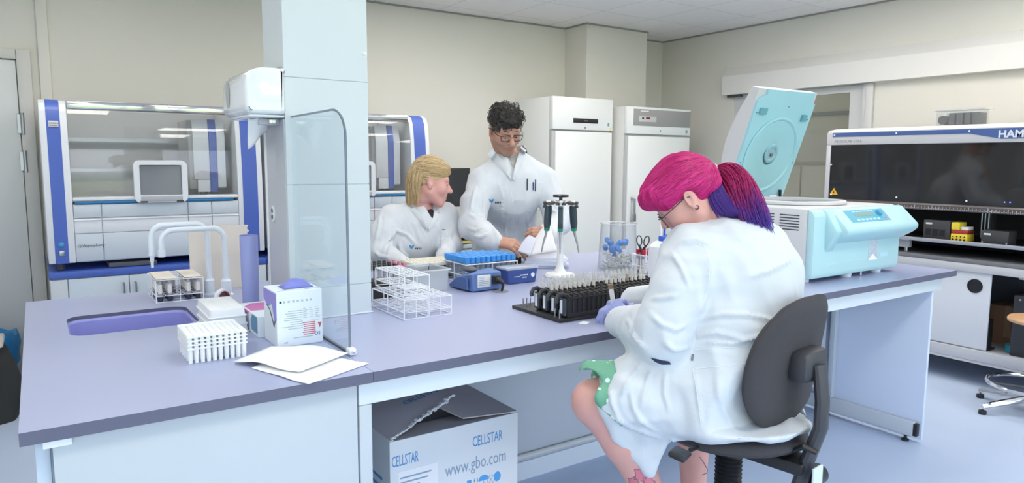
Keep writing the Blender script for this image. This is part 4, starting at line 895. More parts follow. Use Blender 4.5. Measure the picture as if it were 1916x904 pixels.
# cart
ct = thing('instrument_cart', 'light grey instrument cart with a sliding door under the pipetting robot', 'cart', (HX, HY1, 0)); cx0 = -.03
b = MB(); b.box(cx0, .62, -Lw-.05, .0, .795, .824, .003); b.build('cart_top', mat('cart_top_grey', (116, 116, 120), .4), ct)
b = MB(); b.box(cx0, .02, -Lw-.05, .0, .742, .7945, .003); b.build('top_rail', HM, ct)
b = MB(); b.box(cx0, .62, -Lw-.05, .0, .150, .165); b.box(cx0, .02, -Lw-.05, .0, .1655, .238, .004); b.build('bottom_rail', HM, ct)
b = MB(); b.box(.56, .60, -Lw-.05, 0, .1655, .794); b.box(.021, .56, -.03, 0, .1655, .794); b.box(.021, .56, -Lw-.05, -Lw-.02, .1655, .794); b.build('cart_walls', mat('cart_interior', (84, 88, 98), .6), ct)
b = MB(); b.box(.021, .559, -Lw-.02, -.03, .166, .236); b.build('shelf', mat('shelf_grey', (176, 178, 184), .5), ct)
dr = MB().box(-.012, .008, -1.185, -.28, .240, .752, .010, 3).build('sliding_door', mat('cart_door_white', (206, 208, 214), .4, var=.01), ct)
MB().lathe([(.043, 0), (.046, .003), (.040, .004), (.037, -.004), (0, -.004)], (-.0125, -1.095, .652), 32, M=Euler((0, -PI/2, 0)).to_matrix()).build('finger_hole', BLACK, dr)
for k in range(2): MB().box(-.008, .004, -.70-.03*k, -.68-.03*k, .7525, .764).build('hanger', HW, ct)
MB().rbox((.01, -1.36, .735), (.03, .06, .014), .004).build('lock', HW, ct)
for y in (-.1, -Lw): MB().cyl((.1, y, .0005), (.1, y, .1495), .03).build('foot', BLACK, ct)
for y in (-.1, -Lw): MB().cyl((.5, y, .0005), (.5, y, .1495), .03).build('foot', BLACK, ct)
kx = thing('cardboard_box', 'brown cardboard box inside the open cart', 'box', (5.42, 1.935, .2365)); KR = mat('kraft_board', (142, 108, 84), .8, var=.06, scale=14)
MB().box(-.12, .12, -.11, .11, 0, .26, .003).build('carton', KR, kx); MB().box(-.1215, .1215, -.02, .02, .05, .2615).build('tape', mat('parcel_tape', (160, 130, 104), .4), kx)
b = MB(); b.plate([(-.12, -.11, .262), (.12, -.11, .262), (.10, -.03, .33), (-.10, -.03, .33)], .004, (0, .5, .5)); b.build('flap', KR, kx)
pcx = thing('computer_tower', 'black computer tower standing inside the cart', 'computer', (5.03, 1.713, .2365))
MB().box(-.0, .40, -.10, .10, 0, .385, .004).build('case', mat('tower_black', (44, 46, 52), .45), pcx); b = MB(); b.box(-.001, .0005, .04, .09, .225, .235); b.box(-.001, .0005, .06, .07, .355, .365); b.build('front_marks', mat('tick_silver'), pcx)
tl_ = thing('tape_roll', 'teal roll of tape lying inside the cart', 'tape', (5.14, 1.835, .2365+.0005)); MB().lathe([(.018, 0), (.045, 0), (.045, .045), (.018, .045), (.018, 0)], (0, 0, 0), 28).build('tape', mat('teal_tape', (60, 150, 170), .4), tl_); MB().lathe([(.015, .001), (.0178, .001), (.0178, .044), (.015, .044), (.015, .001)], (0, 0, 0), 24).build('core', BLACK, tl_)
bx = thing('power_strip', 'black upright power unit inside the cart beside the sliding door', 'power unit', (5.06, 1.955, .2365)); MB().box(-.02, .04, -.015, .015, 0, .20, .004).build('unit_body', BLACK, bx); MB().box(-.03, .05, -.03, .03, 0, .014, .003).build('unit_foot', BLACK, bx)
# organiser box on top of the robot
og = thing('organiser_box', 'clear organiser box with dark compartments on top of the pipetting robot', 'box', (5.16, 2.25, .825+.8665)); OC = clear('organiser_clear', (250, 251, 252), .06, .5, .05)
b = MB(); b.box(-.075, .075, -.13, .13, 0, .003); b.box(-.075, -.072, -.13, .13, .003, .0995); b.box(.072, .075, -.13, .13, .003, .0995); b.box(-.072, .072, -.13, -.127, .003, .0995); b.box(-.072, .072, .127, .13, .003, .0995)
[b.box(-.072, .072, y, y+.003, .003, .08) for y in (-.082, -.034, .014, .062)]; b.build('box_walls', OC, og)
MB().prism(rr(-.082, .082, -.16, .16, .02, 4), 'z', .100, .107).build('lid', clear('organiser_lid', (246, 247, 248), .08, .8, .35), og)
for k, y in enumerate((-.105, -.058, -.010, .038)):
    o = MB().box(-.066, .066, y-.018, y+.018, .004, .082, .004).build('label_cassette', mat('cassette_grey', (82, 84, 86), .5), loc=(5.16, 2.25, .825+.8665)); tag(o, 'dark grey cassette in the organiser box on the robot', 'cassette', 'cassettes in the organiser')
o = MB().cyl((5.16-.06, 2.25+.095, .825+.8665+.037), (5.16+.06, 2.25+.095, .825+.8665+.037), .030, n=24).build('label_roll', mat('roll_dark', (74, 72, 74), .5)); tag(o, 'dark round roll in the end compartment of the organiser box', 'roll')
# --- stool
stl = thing('stool', 'chrome swivel stool with a tan seat at the edge of the view', 'stool', (4.70, 1.57, 0))
MB().lathe([(0, .53), (.125, .53), (.140, .537), (.143, .550), (.136, .562), (.09, .566), (0, .566)], (0, 0, 0), 36).build('seat', mat('tan_wood', (206, 160, 118), .45, var=.08, scale=8), stl)
MB().lathe([(.026, .06), (.026, .30), (.015, .302), (.015, .53)], (0, 0, 0), 20).build('column', CHROME, stl)
MB().tube([(.215*math.cos(2*PI*k/40), .215*math.sin(2*PI*k/40), .165) for k in range(40)], .011, 10, True).build('foot_ring', CHROME, stl)
b = MB(); [b.tube([(.024*math.cos(a), .024*math.sin(a), .15), (.206*math.cos(a), .206*math.sin(a), .165)], .008, 8) for a in (2.3, 4.4, 6.5)]; b.build('ring_spokes', DGREY, stl)
for k in range(5):
    a = 2.62+2*PI*k/5; c, s = math.cos(a), math.sin(a)
    b = MB(); b.tube([(.02*c, .02*s, .085), (.15*c, .15*s, .066), (.29*c, .29*s, .045)], [.024, .020, .016], 10, flat=.9); l = b.build('leg', CHROME, stl)
    MB().lathe([(.020, .0005), (.022, .006), (.020, .022), (.008, .024), (0, .03)], (.285*c, .285*s, 0), 16).build('glide', BLACK, l)
# ================================================================ instruments and fridges along the back wall
SHELL = mat('pearl_grey_shell', (222, 224, 228), .35, var=.01); SILV = mat('silver_trim', (196, 198, 203), .3, .6); PANEL = mat('cool_grey_panel', (198, 206, 214), .4, var=.01)
hood = clear('instrument_hood', (249, 250, 250), .03, .9, .03); TEAL = mat('teal_light_strip', (26, 112, 168), .25); INNER = mat('instrument_interior', (190, 190, 190), .5, var=.03)
YQ = 4.78
def qia(x0, label):
    t = thing('liquid_handling_robot', label, 'lab instrument', (x0, YQ, .79)); Z0 = .79
    W = 1.21
    # side towers with a blue stripe, fronts leaning back and rounded at the top
    prof = [(0, .045), (0, .40), (.008, .60), (.022, .80), (.042, .92), (.07, .965), (.12, .985), (.70, .985), (.70, .045)]
    def tower(a, sl, sr, bb):
        b = MB(); b.prism(prof, 'x', a, bb, b=.006); o = b.build('side_tower', SILV if 0 else SHELL, t, angle=40)
        q = MB(); pp = [(y-.0018, z+(.0018 if z > .9 else 0)) for y, z in prof[:-2]]; ip = [(y+.004, z-.004) for y, z in prof[:-2]]
        vs = []; 
        for x in (sl, sr):
            for y, z in pp: vs.append((x, y, z))
        n = len(pp); q.add(vs, [(i, i+1, n+i+1, n+i) for i in range(n-1)])
        q.add([(x, y, z) for x in (sl, sr) for (y, z) in pp+ip[::-1]], [tuple(range(2*n)), tuple(range(2*n, 4*n))[::-1]])
        q.build('blue_stripe', QBLUE, o, angle=50)
        return o
    tl = tower(0, .033, .100, .135); trr = tower(W-.158, W-.128, W-.034, W)
    b = MB(); b.rbox((.067, -.0005, .845), (.05, .008, .036), .003); bd = b.build('badge', mat('badge_silver', (205, 208, 212), .3), tl)
    bd.rotation_euler = (0, 0, 0); bd.location = (0, .022, 0)
    b = MB(); [b.box(.048+.009*k, .054+.009*k, .0155, .017, .847, .852) for k in range(5)]; b.build('printed_lines', INKD, bd); b = MB(); b.box(.05, .085, .0155, .017, .835, .838); b.build('printed_lines', RED, bd)
    bd.location = (0, 0, 0); bd.location.y = .0
    for c in bd.children: c.location.y = -.0215
    bd.location.y = .024
    b = MB(); b.lathe([(0, 0), (.014, 0), (.015, .004), (.010, .007), (0, .007)], (.066, -.002, .155), 20, M=Euler((PI/2, 0, 0)).to_matrix()); b.build('power_ring', mat('blue_ring', (60, 150, 190), .3), tl)
    b = MB(); b.rbox((.066, -.004, .105), (.026, .008, .032), .003); b.build('key_switch', STEEL, tl)
    # base with its panels
    a0, a1 = .136, W-.159
    b = MB(); b.box(a0, a1, .012, .70, .045, .385, .004); b.build('base_body', SHELL, t)
    for (xa, xb) in ((a0, .275), (.279, .745), (.749, .885), (.889, a1)):
        b = MB(); b.box(xa, xb, .0, .011, .305, .383, .003); b.build('upper_panel', PANEL, t)
        b = MB(); b.box(xa, xb, .001, .011, .215, .292, .003); b.prism([(-.006, .292), (.011, .304), (.011, .286), (-.002, .286)], 'x', xa, xb); b.build('ledge_panel', SHELL, t)
        b = MB(); b.box(xa, xb, .001, .011, .050, .212, .003); b.build('lower_panel', PANEL, t)
    b = MB(); b.box(a0+.01, a1-.03, -.004, .011, .386, .402, .002); b.build('light_strip', TEAL, t)
    b = MB(); b.box(a0, a1, .0, .10, .403, .425, .006); b.build('window_sill', SHELL, t)
    # rear of the chamber and its roof rail
    b = MB(); b.box(a0, a1, .63, .66, .386, .96); b.box(a0, a1, .10, .63, .386, .395); b.build('chamber', INNER, t)
    b = MB(); b.box(a0, a1, .055, .11, .935, .985, .008); b.build('roof_rail', mat('mirror_trim', (215, 215, 215), .12, .9), t)
    b = MB(); b.box(a0, a1, .58, .60, .76, .785); b.box(a0, a1, .58, .60, .565, .585); [b.cyl((a0+.05*k+.03, .579, .772), (a0+.05*k+.03, .577, .772), .005, n=8) for k in range(18)]; b.build('guide_rail', SILV, t)
    # curved clear hood
    hp = [(.012, .426), (.012, .60), (.022, .80), (.04, .90), (.06, .934)]; th = .004
    b = MB(); b.prism(hp+[(y+th, z) for y, z in hp[::-1]], 'x', a0+.001, a1-.001); b.build('hood', hood, t, angle=50)
    # robot head inside
    b = MB(); b.prism([(.12, .46), (.12, .78), (.15, .90), (.50, .90), (.50, .46)], 'x', .785, 1.005, b=.006); rh = b.build('robot_head', mat('head_grey', (168, 167, 168), .45), t, angle=40)
    b = MB(); b.prism([(.10, .52), (.10, .79), (.13, .905), (.15, .905), (.119, .79), (.119, .52)], 'x', .810, .905, b=.002); b.box(.830, .905, .10, .119, .44, .518, .002); b.build('head_cover', SHELL, rh)
    b = MB(); b.prism([(.096, .44), (.096, .79), (.126, .906), (.14, .906), (.119, .79), (.119, .44)], 'x', .907, .950, b=.001); b.build('blue_stripe', QBLUE, rh)
    b = MB(); b.prism([(.10, .47), (.10, .79), (.13, .905), (.15, .905), (.119, .79), (.119, .47)], 'x', .952, 1.003, b=.002); b.build('head_cover', SHELL, rh)
    b = MB(); b.cyl((.865, .16, .46), (.865, .16, .405), .014); b.cyl((.89, .16, .46), (.89, .16, .398), .009); b.box(.915, .965, .13, .19, .40, .445, .003); b.build('pipette_nozzle', BLACK, rh)
    # touch screen on the front
    mn = MB(); fr_ = rr(.452, .748, .386, .642, .035, 6); inn = rr(.484, .716, .432, .614, .008, 6)
    n = len(fr_)
    for (ya, yb) in ((-.03, .012),):
        mn.add([(x, ya, z) for x, z in fr_]+[(x, ya, z) for x, z in inn]+[(x, yb, z) for x, z in fr_]+[(x, ya+.018, z) for x, z in inn],
               [(i, (i+1) % n, n+(i+1) % n, n+i) for i in range(n)]+[(i, (i+1) % n, 2*n+(i+1) % n, 2*n+i) for i in range(n)]+[(n+i, n+(i+1) % n, 3*n+(i+1) % n, 3*n+i) for i in range(n)]+[tuple(range(2*n, 3*n))])
    mo = mn.build('touch_screen_housing', SHELL, t, angle=40)
    MB().box(.486, .714, -.0125, -.011, .434, .612).build('screen', mat('grey_screen', (128, 131, 138), .15, spec=.6), mo)
    b = MB(); b.box(.485, .715, -.033, -.0305, .392, .424, .001); b.build('lower_trim', mat('screen_trim_grey', (172, 174, 178), .4), mo)
    for x in (.50, .70): MB().box(x-.02, x+.02, -.036, -.031, .388, .396, .001).build('foot_clip', BLACK, mo)
    text('printed_name', 'QIAsymphony', .024, mat('name_ink', (84, 88, 104), .6), t, (a0-.002+.01, -.0004, .135), FRONT, shear=.15)
    for x in (.06, W-.06): MB().cyl((x, .06, -.001+.002), (x, .06, .046), .02).build('levelling_foot', DGREY, t)
    for x in (.06, W-.06): MB().cyl((x, .62, .001), (x, .62, .046), .02).build('levelling_foot', DGREY, t)
    MB().box(.30, .56, .02, .5, .001, .028, .003).build('under_drawer', mat('under_drawer_grey', (96, 98, 104), .5), t)  # even dark grey, darker than the panels above
    return t
qia(.035, 'white robot instrument with blue stripes and a touch screen, at the end by the door')
qia(1.283, 'white robot instrument with blue stripes standing behind the seated blonde woman')
def cab2(x0, label):
    t = thing('base_cabinet', label, 'cabinet', (x0, 4.742, 0)); W = 1.212
    MB().box(0, W, 0, .80, .750, .788, .004).build('top', QBLUE, t)
    b = MB(); b.box(.004, W-.004, .022, .78, .06, .7495); b.box(.02, W-.02, .06, .76, .0, .0595); b.build('carcass', LAMW, t)
    b = MB(); b.box(.004, .088, .004, .021, .062, .745, .002); b.build('filler_panel', LAM, t)
    for i, (a, c) in enumerate(((.092, .400), (.404, .880), (.884, W-.004))):
        d = MB().box(a, c, .003, .021, .064, .745, .002).build('door', mat('cabinet_door_grey', (196, 206, 216), .45, var=.01), t)
        hx = c-.03 if i == 0 else a+.03
        b = MB(); b.tube([(hx, .003, .70), (hx, -.022, .70), (hx, -.022, .60), (hx, .003, .60)], .006, 8); b.build('handle', STEEL, d)
    return t
cab2(.030, 'pale grey base cabinet with blue top under the instrument nearest the door')
cab2(1.246, 'pale grey base cabinet with blue top behind the seated blonde woman')
# --- fridges
FW = mat('fridge_enamel', (228, 230, 229), .35, var=.01); FS = mat('fridge_side_grey', (208, 208, 205), .4, var=.01)
f1 = thing('fridge', 'tall white laboratory fridge with a black display slot, behind the standing man', 'fridge', (3.700, 4.845, 0)); W = .688
MB().box(0, W, .05, .60, .10, 1.995, .006).build('body', FW, f1)
MB().box(0, W, .0, .049, 1.715, 1.995, .006).build('header', FW, f1)
dr = MB().box(.035, W-.004, .0, .049, .13, 1.700, .008).build('door', FW, f1)
MB().box(.0, .033, .012, .049, .13, 1.700, .004).build('hinge_side', mat('fridge_gasket', (176, 178, 178), .5), f1)
ds = MB(); ds.box(.225, .510, -.004, .001, 1.775, 1.815, .003); ds = ds.build('display_slot', BLACK, f1)
b = MB(); b.box(.35, .39, -.0055, -.004, 1.79, 1.80); b.build('display_digits', mat('display_grey', (110, 120, 120), .3), ds)
b = MB(); b.lathe([(0, 0), (.009, 0), (.009, .004), (0, .005)], (.36, 0, 1.735), 14, M=Euler((PI/2, 0, 0)).to_matrix()); b.build('lock', STEEL, f1)
b = MB(); b.box(.625, .645, -.0015, .0005, 1.755, 1.785); b.build('sticker', mat('teal_sticker', (110, 160, 160), .5), f1); b = MB(); b.box(.655, .675, -.0015, .0005, 1.722, 1.745); b.build('sticker', mat('yellow_sticker', (222, 205, 140), .5), f1)
for x in (.06, W-.06):
    for y in (.10, .54): MB().cyl((x, y, .0005), (x, y, .101), .022).build('foot', BLACK, f1)
f2 = thing('fridge', 'tall white laboratory fridge with a grey control header, behind the pink-haired woman', 'fridge', (4.430, 4.70, 0)); W = .828
MB().box(0, W, .04, .555, .10, 1.935, .006).build('body', FS, f2)
MB().box(0, W, .0, .039, 1.69, 1.935, .006).build('header', FW, f2)
dr = MB().box(.02, W-.004, .0, .039, .13, 1.672, .008).build('door', FW, f2)
MB().box(.0, .018, .008, .039, .13, 1.672, .003).build('hinge_side', mat('fridge_gasket'), f2)
gp = MB().box(.075, W-.006, -.004, .001, 1.765, 1.915, .002).build('control_header', mat('fridge_grey_header', (150, 150, 149), .4, var=.01), f2)
cp = MB().box(.14, .36, -.007, -.0035, 1.80, 1.85, .002).build('control_panel', mat('light_grey_panel', (196, 197, 196), .4), gp)
MB().box(.225, .275, -.009, -.0065, 1.826, 1.843, .001).build('display', mat('red_led_display', (120, 34, 44), .3), cp)
b = MB(); b.lathe([(0, 0), (.010, 0), (.008, .008), (0, .008)], (.185, -.007, 1.832), 14, M=Euler((PI/2, 0, 0)).to_matrix()); b.build('key_switch', BLACK, cp)
b = MB(); [b.box(.16+.013*k, .169+.013*k, -.0046, -.0038, 1.892, 1.902) for k in range(8)]; b.build('printed_name', WHITE, gp)
b = MB(); b.lathe([(0, 0), (.008, 0), (.008, .004), (0, .005)], (.42, 0, 1.725), 14, M=Euler((PI/2, 0, 0)).to_matrix()); b.build('lock', STEEL, f2)
b = MB(); b.box(.76, .785, -.0015, .0005, 1.712, 1.742); b.build('sticker', mat('teal_sticker'), f2)
b = MB(); b.tube([(.075, .001, 1.11), (.075, -.04, 1.10), (.075, -.04, .90), (.075, .001, .89)], .012, 8); b.rbox((.075, -.04, .93), (.034, .02, .07), .004); b.build('handle', STEEL, dr)
for x in (.06, W-.06):
    for y in (.09, .5): MB().cyl((x, y, .0005), (x, y, .101), .022).build('foot', BLACK, f2)
# --- desk with a monitor between the people
dk_ = thing('desk', 'grey desk with a drawer unit against the back wall behind the standing man', 'desk', (2.53, 4.86, 0))
MB().box(0, 1.14, 0, .72, .735, .765, .003).build('desk_top', mat('desk_grey', (176, 182, 188), .4), dk_)
b = MB(); b.box(.0, .03, .04, .70, 0, .734); b.box(1.11, 1.14, .04, .70, 0, .734); b.box(.03, 1.11, .66, .69, .2, .734); b.build('desk_frame', LAM, dk_)
du = MB().box(.12, .60, .02, .60, .06, .73, .003).build('drawer_unit', LAM, dk_)
for k in range(4):
    b = MB(); b.box(.122, .598, .004, .019, .075+.163*k, .23+.163*k, .003); d = b.build('drawer', mat('drawer_blue_grey', (178, 198, 210), .45), dk_)
    MB().box(.30, .42, -.006, .003, .195+.163*k, .212+.163*k, .003).build('handle', DGREY, d)
mo = thing('monitor', 'black computer monitor on the desk behind the two people', 'monitor', (2.84, 5.25, .766))
MB().lathe([(.11, 0), (.11, .008), (.03, .014), (.02, .02)], (0, .03, 0), 24).build('base', BLACK, mo)
MB().rbox((0, .05, .17), (.05, .03, .32), .006).build('stand', BLACK, mo)
sc = MB().rbox((0, .02, .445), (.56, .035, .33), .006).build('housing', BLACK, mo)
MB().box(-.265, .265, .0, .0022, .295, .598).build('screen', mat('dark_screen', (52, 54, 56), .25), mo)
tr = thing('letter_tray', 'black letter tray with an orange folder on the desk', 'tray', (2.86, 5.02, .7655))
b = MB(); b.box(-.17, .17, -.12, .12, 0, .004); b.box(-.17, -.166, -.12, .12, .004, .09); b.box(.166, .17, -.12, .12, .004, .09); b.box(-.166, .166, .116, .12, .004, .09); b.box(-.166, .166, -.12, .116, .045, .049); b.build('tray_body', BLACK, tr)
b = MB().box(2.74, 2.93, 4.915, 5.10, .8155, .835, .002).build('folder', mat('orange_folder', (232, 170, 140), .6)); tag(b, 'pale orange folder lying in the black letter tray', 'folder')
b = MB().box(2.78, 3.02, 4.905, 5.12, .7705, .79, .002).build('folder', mat('yellow_folder', (206, 196, 120), .6)); tag(b, 'yellow folder in the lower level of the letter tray', 'folder')
# ================================================================ figures: smooth implicit bodies turned into meshes
from mathutils.bvhtree import BVHTree
from mathutils import noise as mnoise
def V3(p): return np.array([float(p[0]), float(p[1]), float(p[2])])
def nrm(v): v = V3(v); return v/np.linalg.norm(v)
class SDF:
    def __init__(s, lo, hi, h):
        s.lo = V3(lo); s.h = h; s.n = np.ceil((V3(hi)-s.lo)/h).astype(int)+1; s.D = np.full(tuple(s.n), .3, np.float32)
    def _blk(s, lo, hi, m):
        a = np.maximum(0, np.floor((lo-m-s.lo)/s.h).astype(int)); b = np.minimum(s.n, np.ceil((hi+m-s.lo)/s.h).astype(int)+1)
        if np.any(b <= a): return None
        ax = [(s.lo[i]+s.h*np.arange(a[i], b[i])).astype(np.float32) for i in range(3)]
        return tuple(slice(a[i], b[i]) for i in range(3)), ax[0][:, None, None], ax[1][None, :, None], ax[2][None, None, :]
    def _mix(s, sl, d, k, sub):
        A = s.D[sl]
        if sub:
            if k > 0: hh = np.maximum(k-np.abs(A+d), 0)/k; s.D[sl] = np.maximum(A, -d)+hh*hh*k*.25
            else: s.D[sl] = np.maximum(A, -d)
        else:
            if k > 0: hh = np.maximum(k-np.abs(A-d), 0)/k; s.D[sl] = np.minimum(A, d)-hh*hh*k*.25
            else: s.D[sl] = np.minimum(A, d)
    def cap(s, a, b, ra, rb=None, k=.02, flat=None, sub=False):
        """tapered capsule; flat = (axis, factor) squeezes it along that axis"""
        a = V3(a); b = V3(b); rb = ra if rb is None else rb; R = max(ra, rb)
        q = s._blk(np.minimum(a, b)-R, np.maximum(a, b)+R, k+3*s.h)
        if q is None: return s
        sl, X, Y, Z = q; ba = b-a; L2 = max(float(ba@ba), 1e-9); x, y, z = X-a[0], Y-a[1], Z-a[2]
        t = np.clip((x*ba[0]+y*ba[1]+z*ba[2])/L2, 0, 1); x = x-ba[0]*t; y = y-ba[1]*t; z = z-ba[2]*t; f = 1.
        if flat is not None:
            n, f = nrm(flat[0]), flat[1]; w = (x*n[0]+y*n[1]+z*n[2])*(1/f-1); x = x+n[0]*w; y = y+n[1]*w; z = z+n[2]*w
        d = np.sqrt(x*x+y*y+z*z)-(ra+(rb-ra)*t); s._mix(sl, d*(f if f < 1 else 1), k, sub); return s
    def chain(s, pts, rs, k=.02, flat=None):
        for i in range(len(pts)-1): s.cap(pts[i], pts[i+1], rs[i], rs[i+1], k, flat)
        return s
    def ell(s, c, r, k=.02, R=None, sub=False):
        """ellipsoid; R = 3x3 whose columns are its axes"""
        c = V3(c); r = V3(r); m = max(r); q = s._blk(c-m, c+m, k+3*s.h)
        if q is None: return s
        sl, X, Y, Z = q; x, y, z = X-c[0], Y-c[1], Z-c[2]
        if R is not None: x, y, z = [x*R[0][i]+y*R[1][i]+z*R[2][i] for i in range(3)]
        k0 = np.sqrt((x/r[0])**2+(y/r[1])**2+(z/r[2])**2); k1 = np.sqrt((x/r[0]**2)**2+(y/r[1]**2)**2+(z/r[2]**2)**2)
        s._mix(sl, k0*(k0-1)/np.maximum(k1, 1e-6), k, sub); return s
    def tri(s, a, b, c, r, k=.01):
        """a rounded sheet spanning a triangle"""
        a, b, c = V3(a), V3(b), V3(c); q = s._blk(np.minimum(np.minimum(a, b), c)-r, np.maximum(np.maximum(a, b), c)+r, k+3*s.h)
        if q is None: return s
        sl, X, Y, Z = q; n = np.cross(b-a, a-c); n2 = float(n@n)
        def seg(p, e):
            x, y, z = X-p[0], Y-p[1], Z-p[2]; t = np.clip((x*e[0]+y*e[1]+z*e[2])/float(e@e), 0, 1); return (x-e[0]*t)**2+(y-e[1]*t)**2+(z-e[2]*t)**2
        def side(p, e): m = np.cross(e, n); return (X-p[0])*m[0]+(Y-p[1])*m[1]+(Z-p[2])*m[2]
        ins = np.sign(side(a, b-a))+np.sign(side(b, c-b))+np.sign(side(c, a-c))
        pl = ((X-a[0])*n[0]+(Y-a[1])*n[1]+(Z-a[2])*n[2])**2/n2
        d2 = np.where(ins < 2, np.minimum(np.minimum(seg(a, b-a), seg(b, c-b)), seg(c, a-c)), pl)
        s._mix(sl, np.sqrt(np.maximum(d2, 0))-r, k, False); return s
    def plane(s, p, n, k=0):
        """cuts away the side n points to"""
        p = V3(p); n = nrm(n); q = s._blk(s.lo, s.lo+s.h*s.n, 0); sl, X, Y, Z = q
        s._mix(sl, -((X-p[0])*n[0]+(Y-p[1])*n[1]+(Z-p[2])*n[2]), k, True); return s
    def mesh(s, smooth=2):
        D = s.D; S = D < 0; h = s.h
        c = [S[i:S.shape[0]-1+i, j:S.shape[1]-1+j, k:S.shape[2]-1+k] for i in (0, 1) for j in (0, 1) for k in (0, 1)]
        tot = sum(x.astype(np.int8) for x in c); act = (tot > 0) & (tot < 8); I = np.argwhere(act); idx = np.full(act.shape, -1, np.int64); idx[act] = np.arange(len(I))
        acc = np.zeros((len(I), 3)); cnt = np.zeros(len(I))
        for ax in range(3):
            o1, o2 = [a for a in range(3) if a != ax]
            for u in (0, 1):
                for v in (0, 1):
                    p = I.copy(); p[:, o1] += u; p[:, o2] += v; q = p.copy(); q[:, ax] += 1
                    d0 = D[p[:, 0], p[:, 1], p[:, 2]]; d1 = D[q[:, 0], q[:, 1], q[:, 2]]; m = (d0 < 0) != (d1 < 0)
                    t = np.where(m, d0/np.where(d0 == d1, 1, d0-d1), 0); pos = p.astype(float); pos[:, ax] += t
                    acc[m] += pos[m]; cnt[m] += 1
        Vt = s.lo+h*acc/np.maximum(cnt, 1)[:, None]; F = []
        for ax in range(3):
            o1, o2 = (ax+1) % 3, (ax+2) % 3; A = np.take(S, range(S.shape[ax]-1), ax); B = np.take(S, range(1, S.shape[ax]), ax); E = np.argwhere(A != B)
            E = E[(E[:, o1] > 0) & (E[:, o2] > 0) & (E[:, o1] < S.shape[o1]-1) & (E[:, o2] < S.shape[o2]-1)]
            fl = S[E[:, 0], E[:, 1], E[:, 2]]; g = []
            for (u, v) in ((1, 1), (0, 1), (0, 0), (1, 0)):
                q = E.copy(); q[:, o1] -= u; q[:, o2] -= v; g.append(idx[q[:, 0], q[:, 1], q[:, 2]])
            g = np.stack(g, 1); g[~fl] = g[~fl][:, ::-1]; F.append(g)
        F = np.concatenate(F); F = F[(F >= 0).all(1)]
        for _ in range(smooth): Vt = lap(Vt, F)
        return Vt, F
def lap(Vt, F, w=.5):
    a = np.zeros_like(Vt); c = np.zeros(len(Vt))
    for i in range(4):
        j = F[:, (i+1) % 4]; np.add.at(a, F[:, i], Vt[j]); np.add.at(a, j, Vt[F[:, i]]); np.add.at(c, F[:, i], 1); np.add.at(c, j, 1)
    return Vt*(1-w)+w*a/np.maximum(c, 1)[:, None]
def vnormals(Vt, F):
    n = np.cross(Vt[F[:, 2]]-Vt[F[:, 0]], Vt[F[:, 3]]-Vt[F[:, 1]]); N = np.zeros_like(Vt)
    for i in range(4): np.add.at(N, F[:, i], n)
    return N/np.maximum(np.linalg.norm(N, axis=1), 1e-9)[:, None]
def folds(Vt, F, amp, sc, seed=0, ridge=True):
    """soft cloth folds: sc = (x, y, z) noise frequencies"""
    N = vnormals(Vt, F); o = np.empty(len(Vt))
    for i, p in enumerate(Vt*np.array(sc)):
        v = mnoise.noise((p[0]+seed, p[1], p[2])); o[i] = (1-2*abs(v)*1.6 if ridge else v)
    return Vt+N*(o*amp)[:, None]
def obj_from(name, parts, mats, parent=None, mi=None):
    """parts: list of (verts, quads); one mesh object"""
    off = 0; vs = []; fs = []
    for v, f in parts: vs.append(v); fs.append(f+off); off += len(v)
    v = np.concatenate(vs); f = np.concatenate(fs); me = bpy.data.meshes.new(name)
    me.vertices.add(len(v)); me.vertices.foreach_set('co', v.astype(np.float32).ravel()); me.loops.add(f.size); me.loops.foreach_set('vertex_index', f.astype(np.int32).ravel())
    me.polygons.add(len(f)); me.polygons.foreach_set('loop_start', np.arange(0, f.size, 4, dtype=np.int32)); me.polygons.foreach_set('loop_total', np.full(len(f), 4, np.int32))
    for m in (mats if isinstance(mats, (list, tuple)) else [mats]): me.materials.append(m)
    me.polygons.foreach_set('use_smooth', [True]*len(f))
    if mi is not None: me.polygons.foreach_set('material_index', mi.astype(np.int32))
    me.update(); me.validate(); o = bpy.data.objects.new(name, me); COL.objects.link(o)
    if parent: o.parent = parent
    return o
def frame(o, fwd, up):
    """local x = left of the figure, y = forward, z = up"""
    y = nrm(fwd); x = nrm(np.cross(up, y)); x = -x if 0 else x; z = np.cross(y, -x) if 0 else np.cross(y, x)*-1
    return V3(o), np.stack([x, y, z], 1)
def toW(Vt, fr): return fr[0]+Vt @ fr[1].T
def W(fr, *p): return fr[0]+fr[1] @ V3(p)
def flipif(F, fr): return F[:, ::-1] if np.linalg.det(fr[1]) < 0 else F

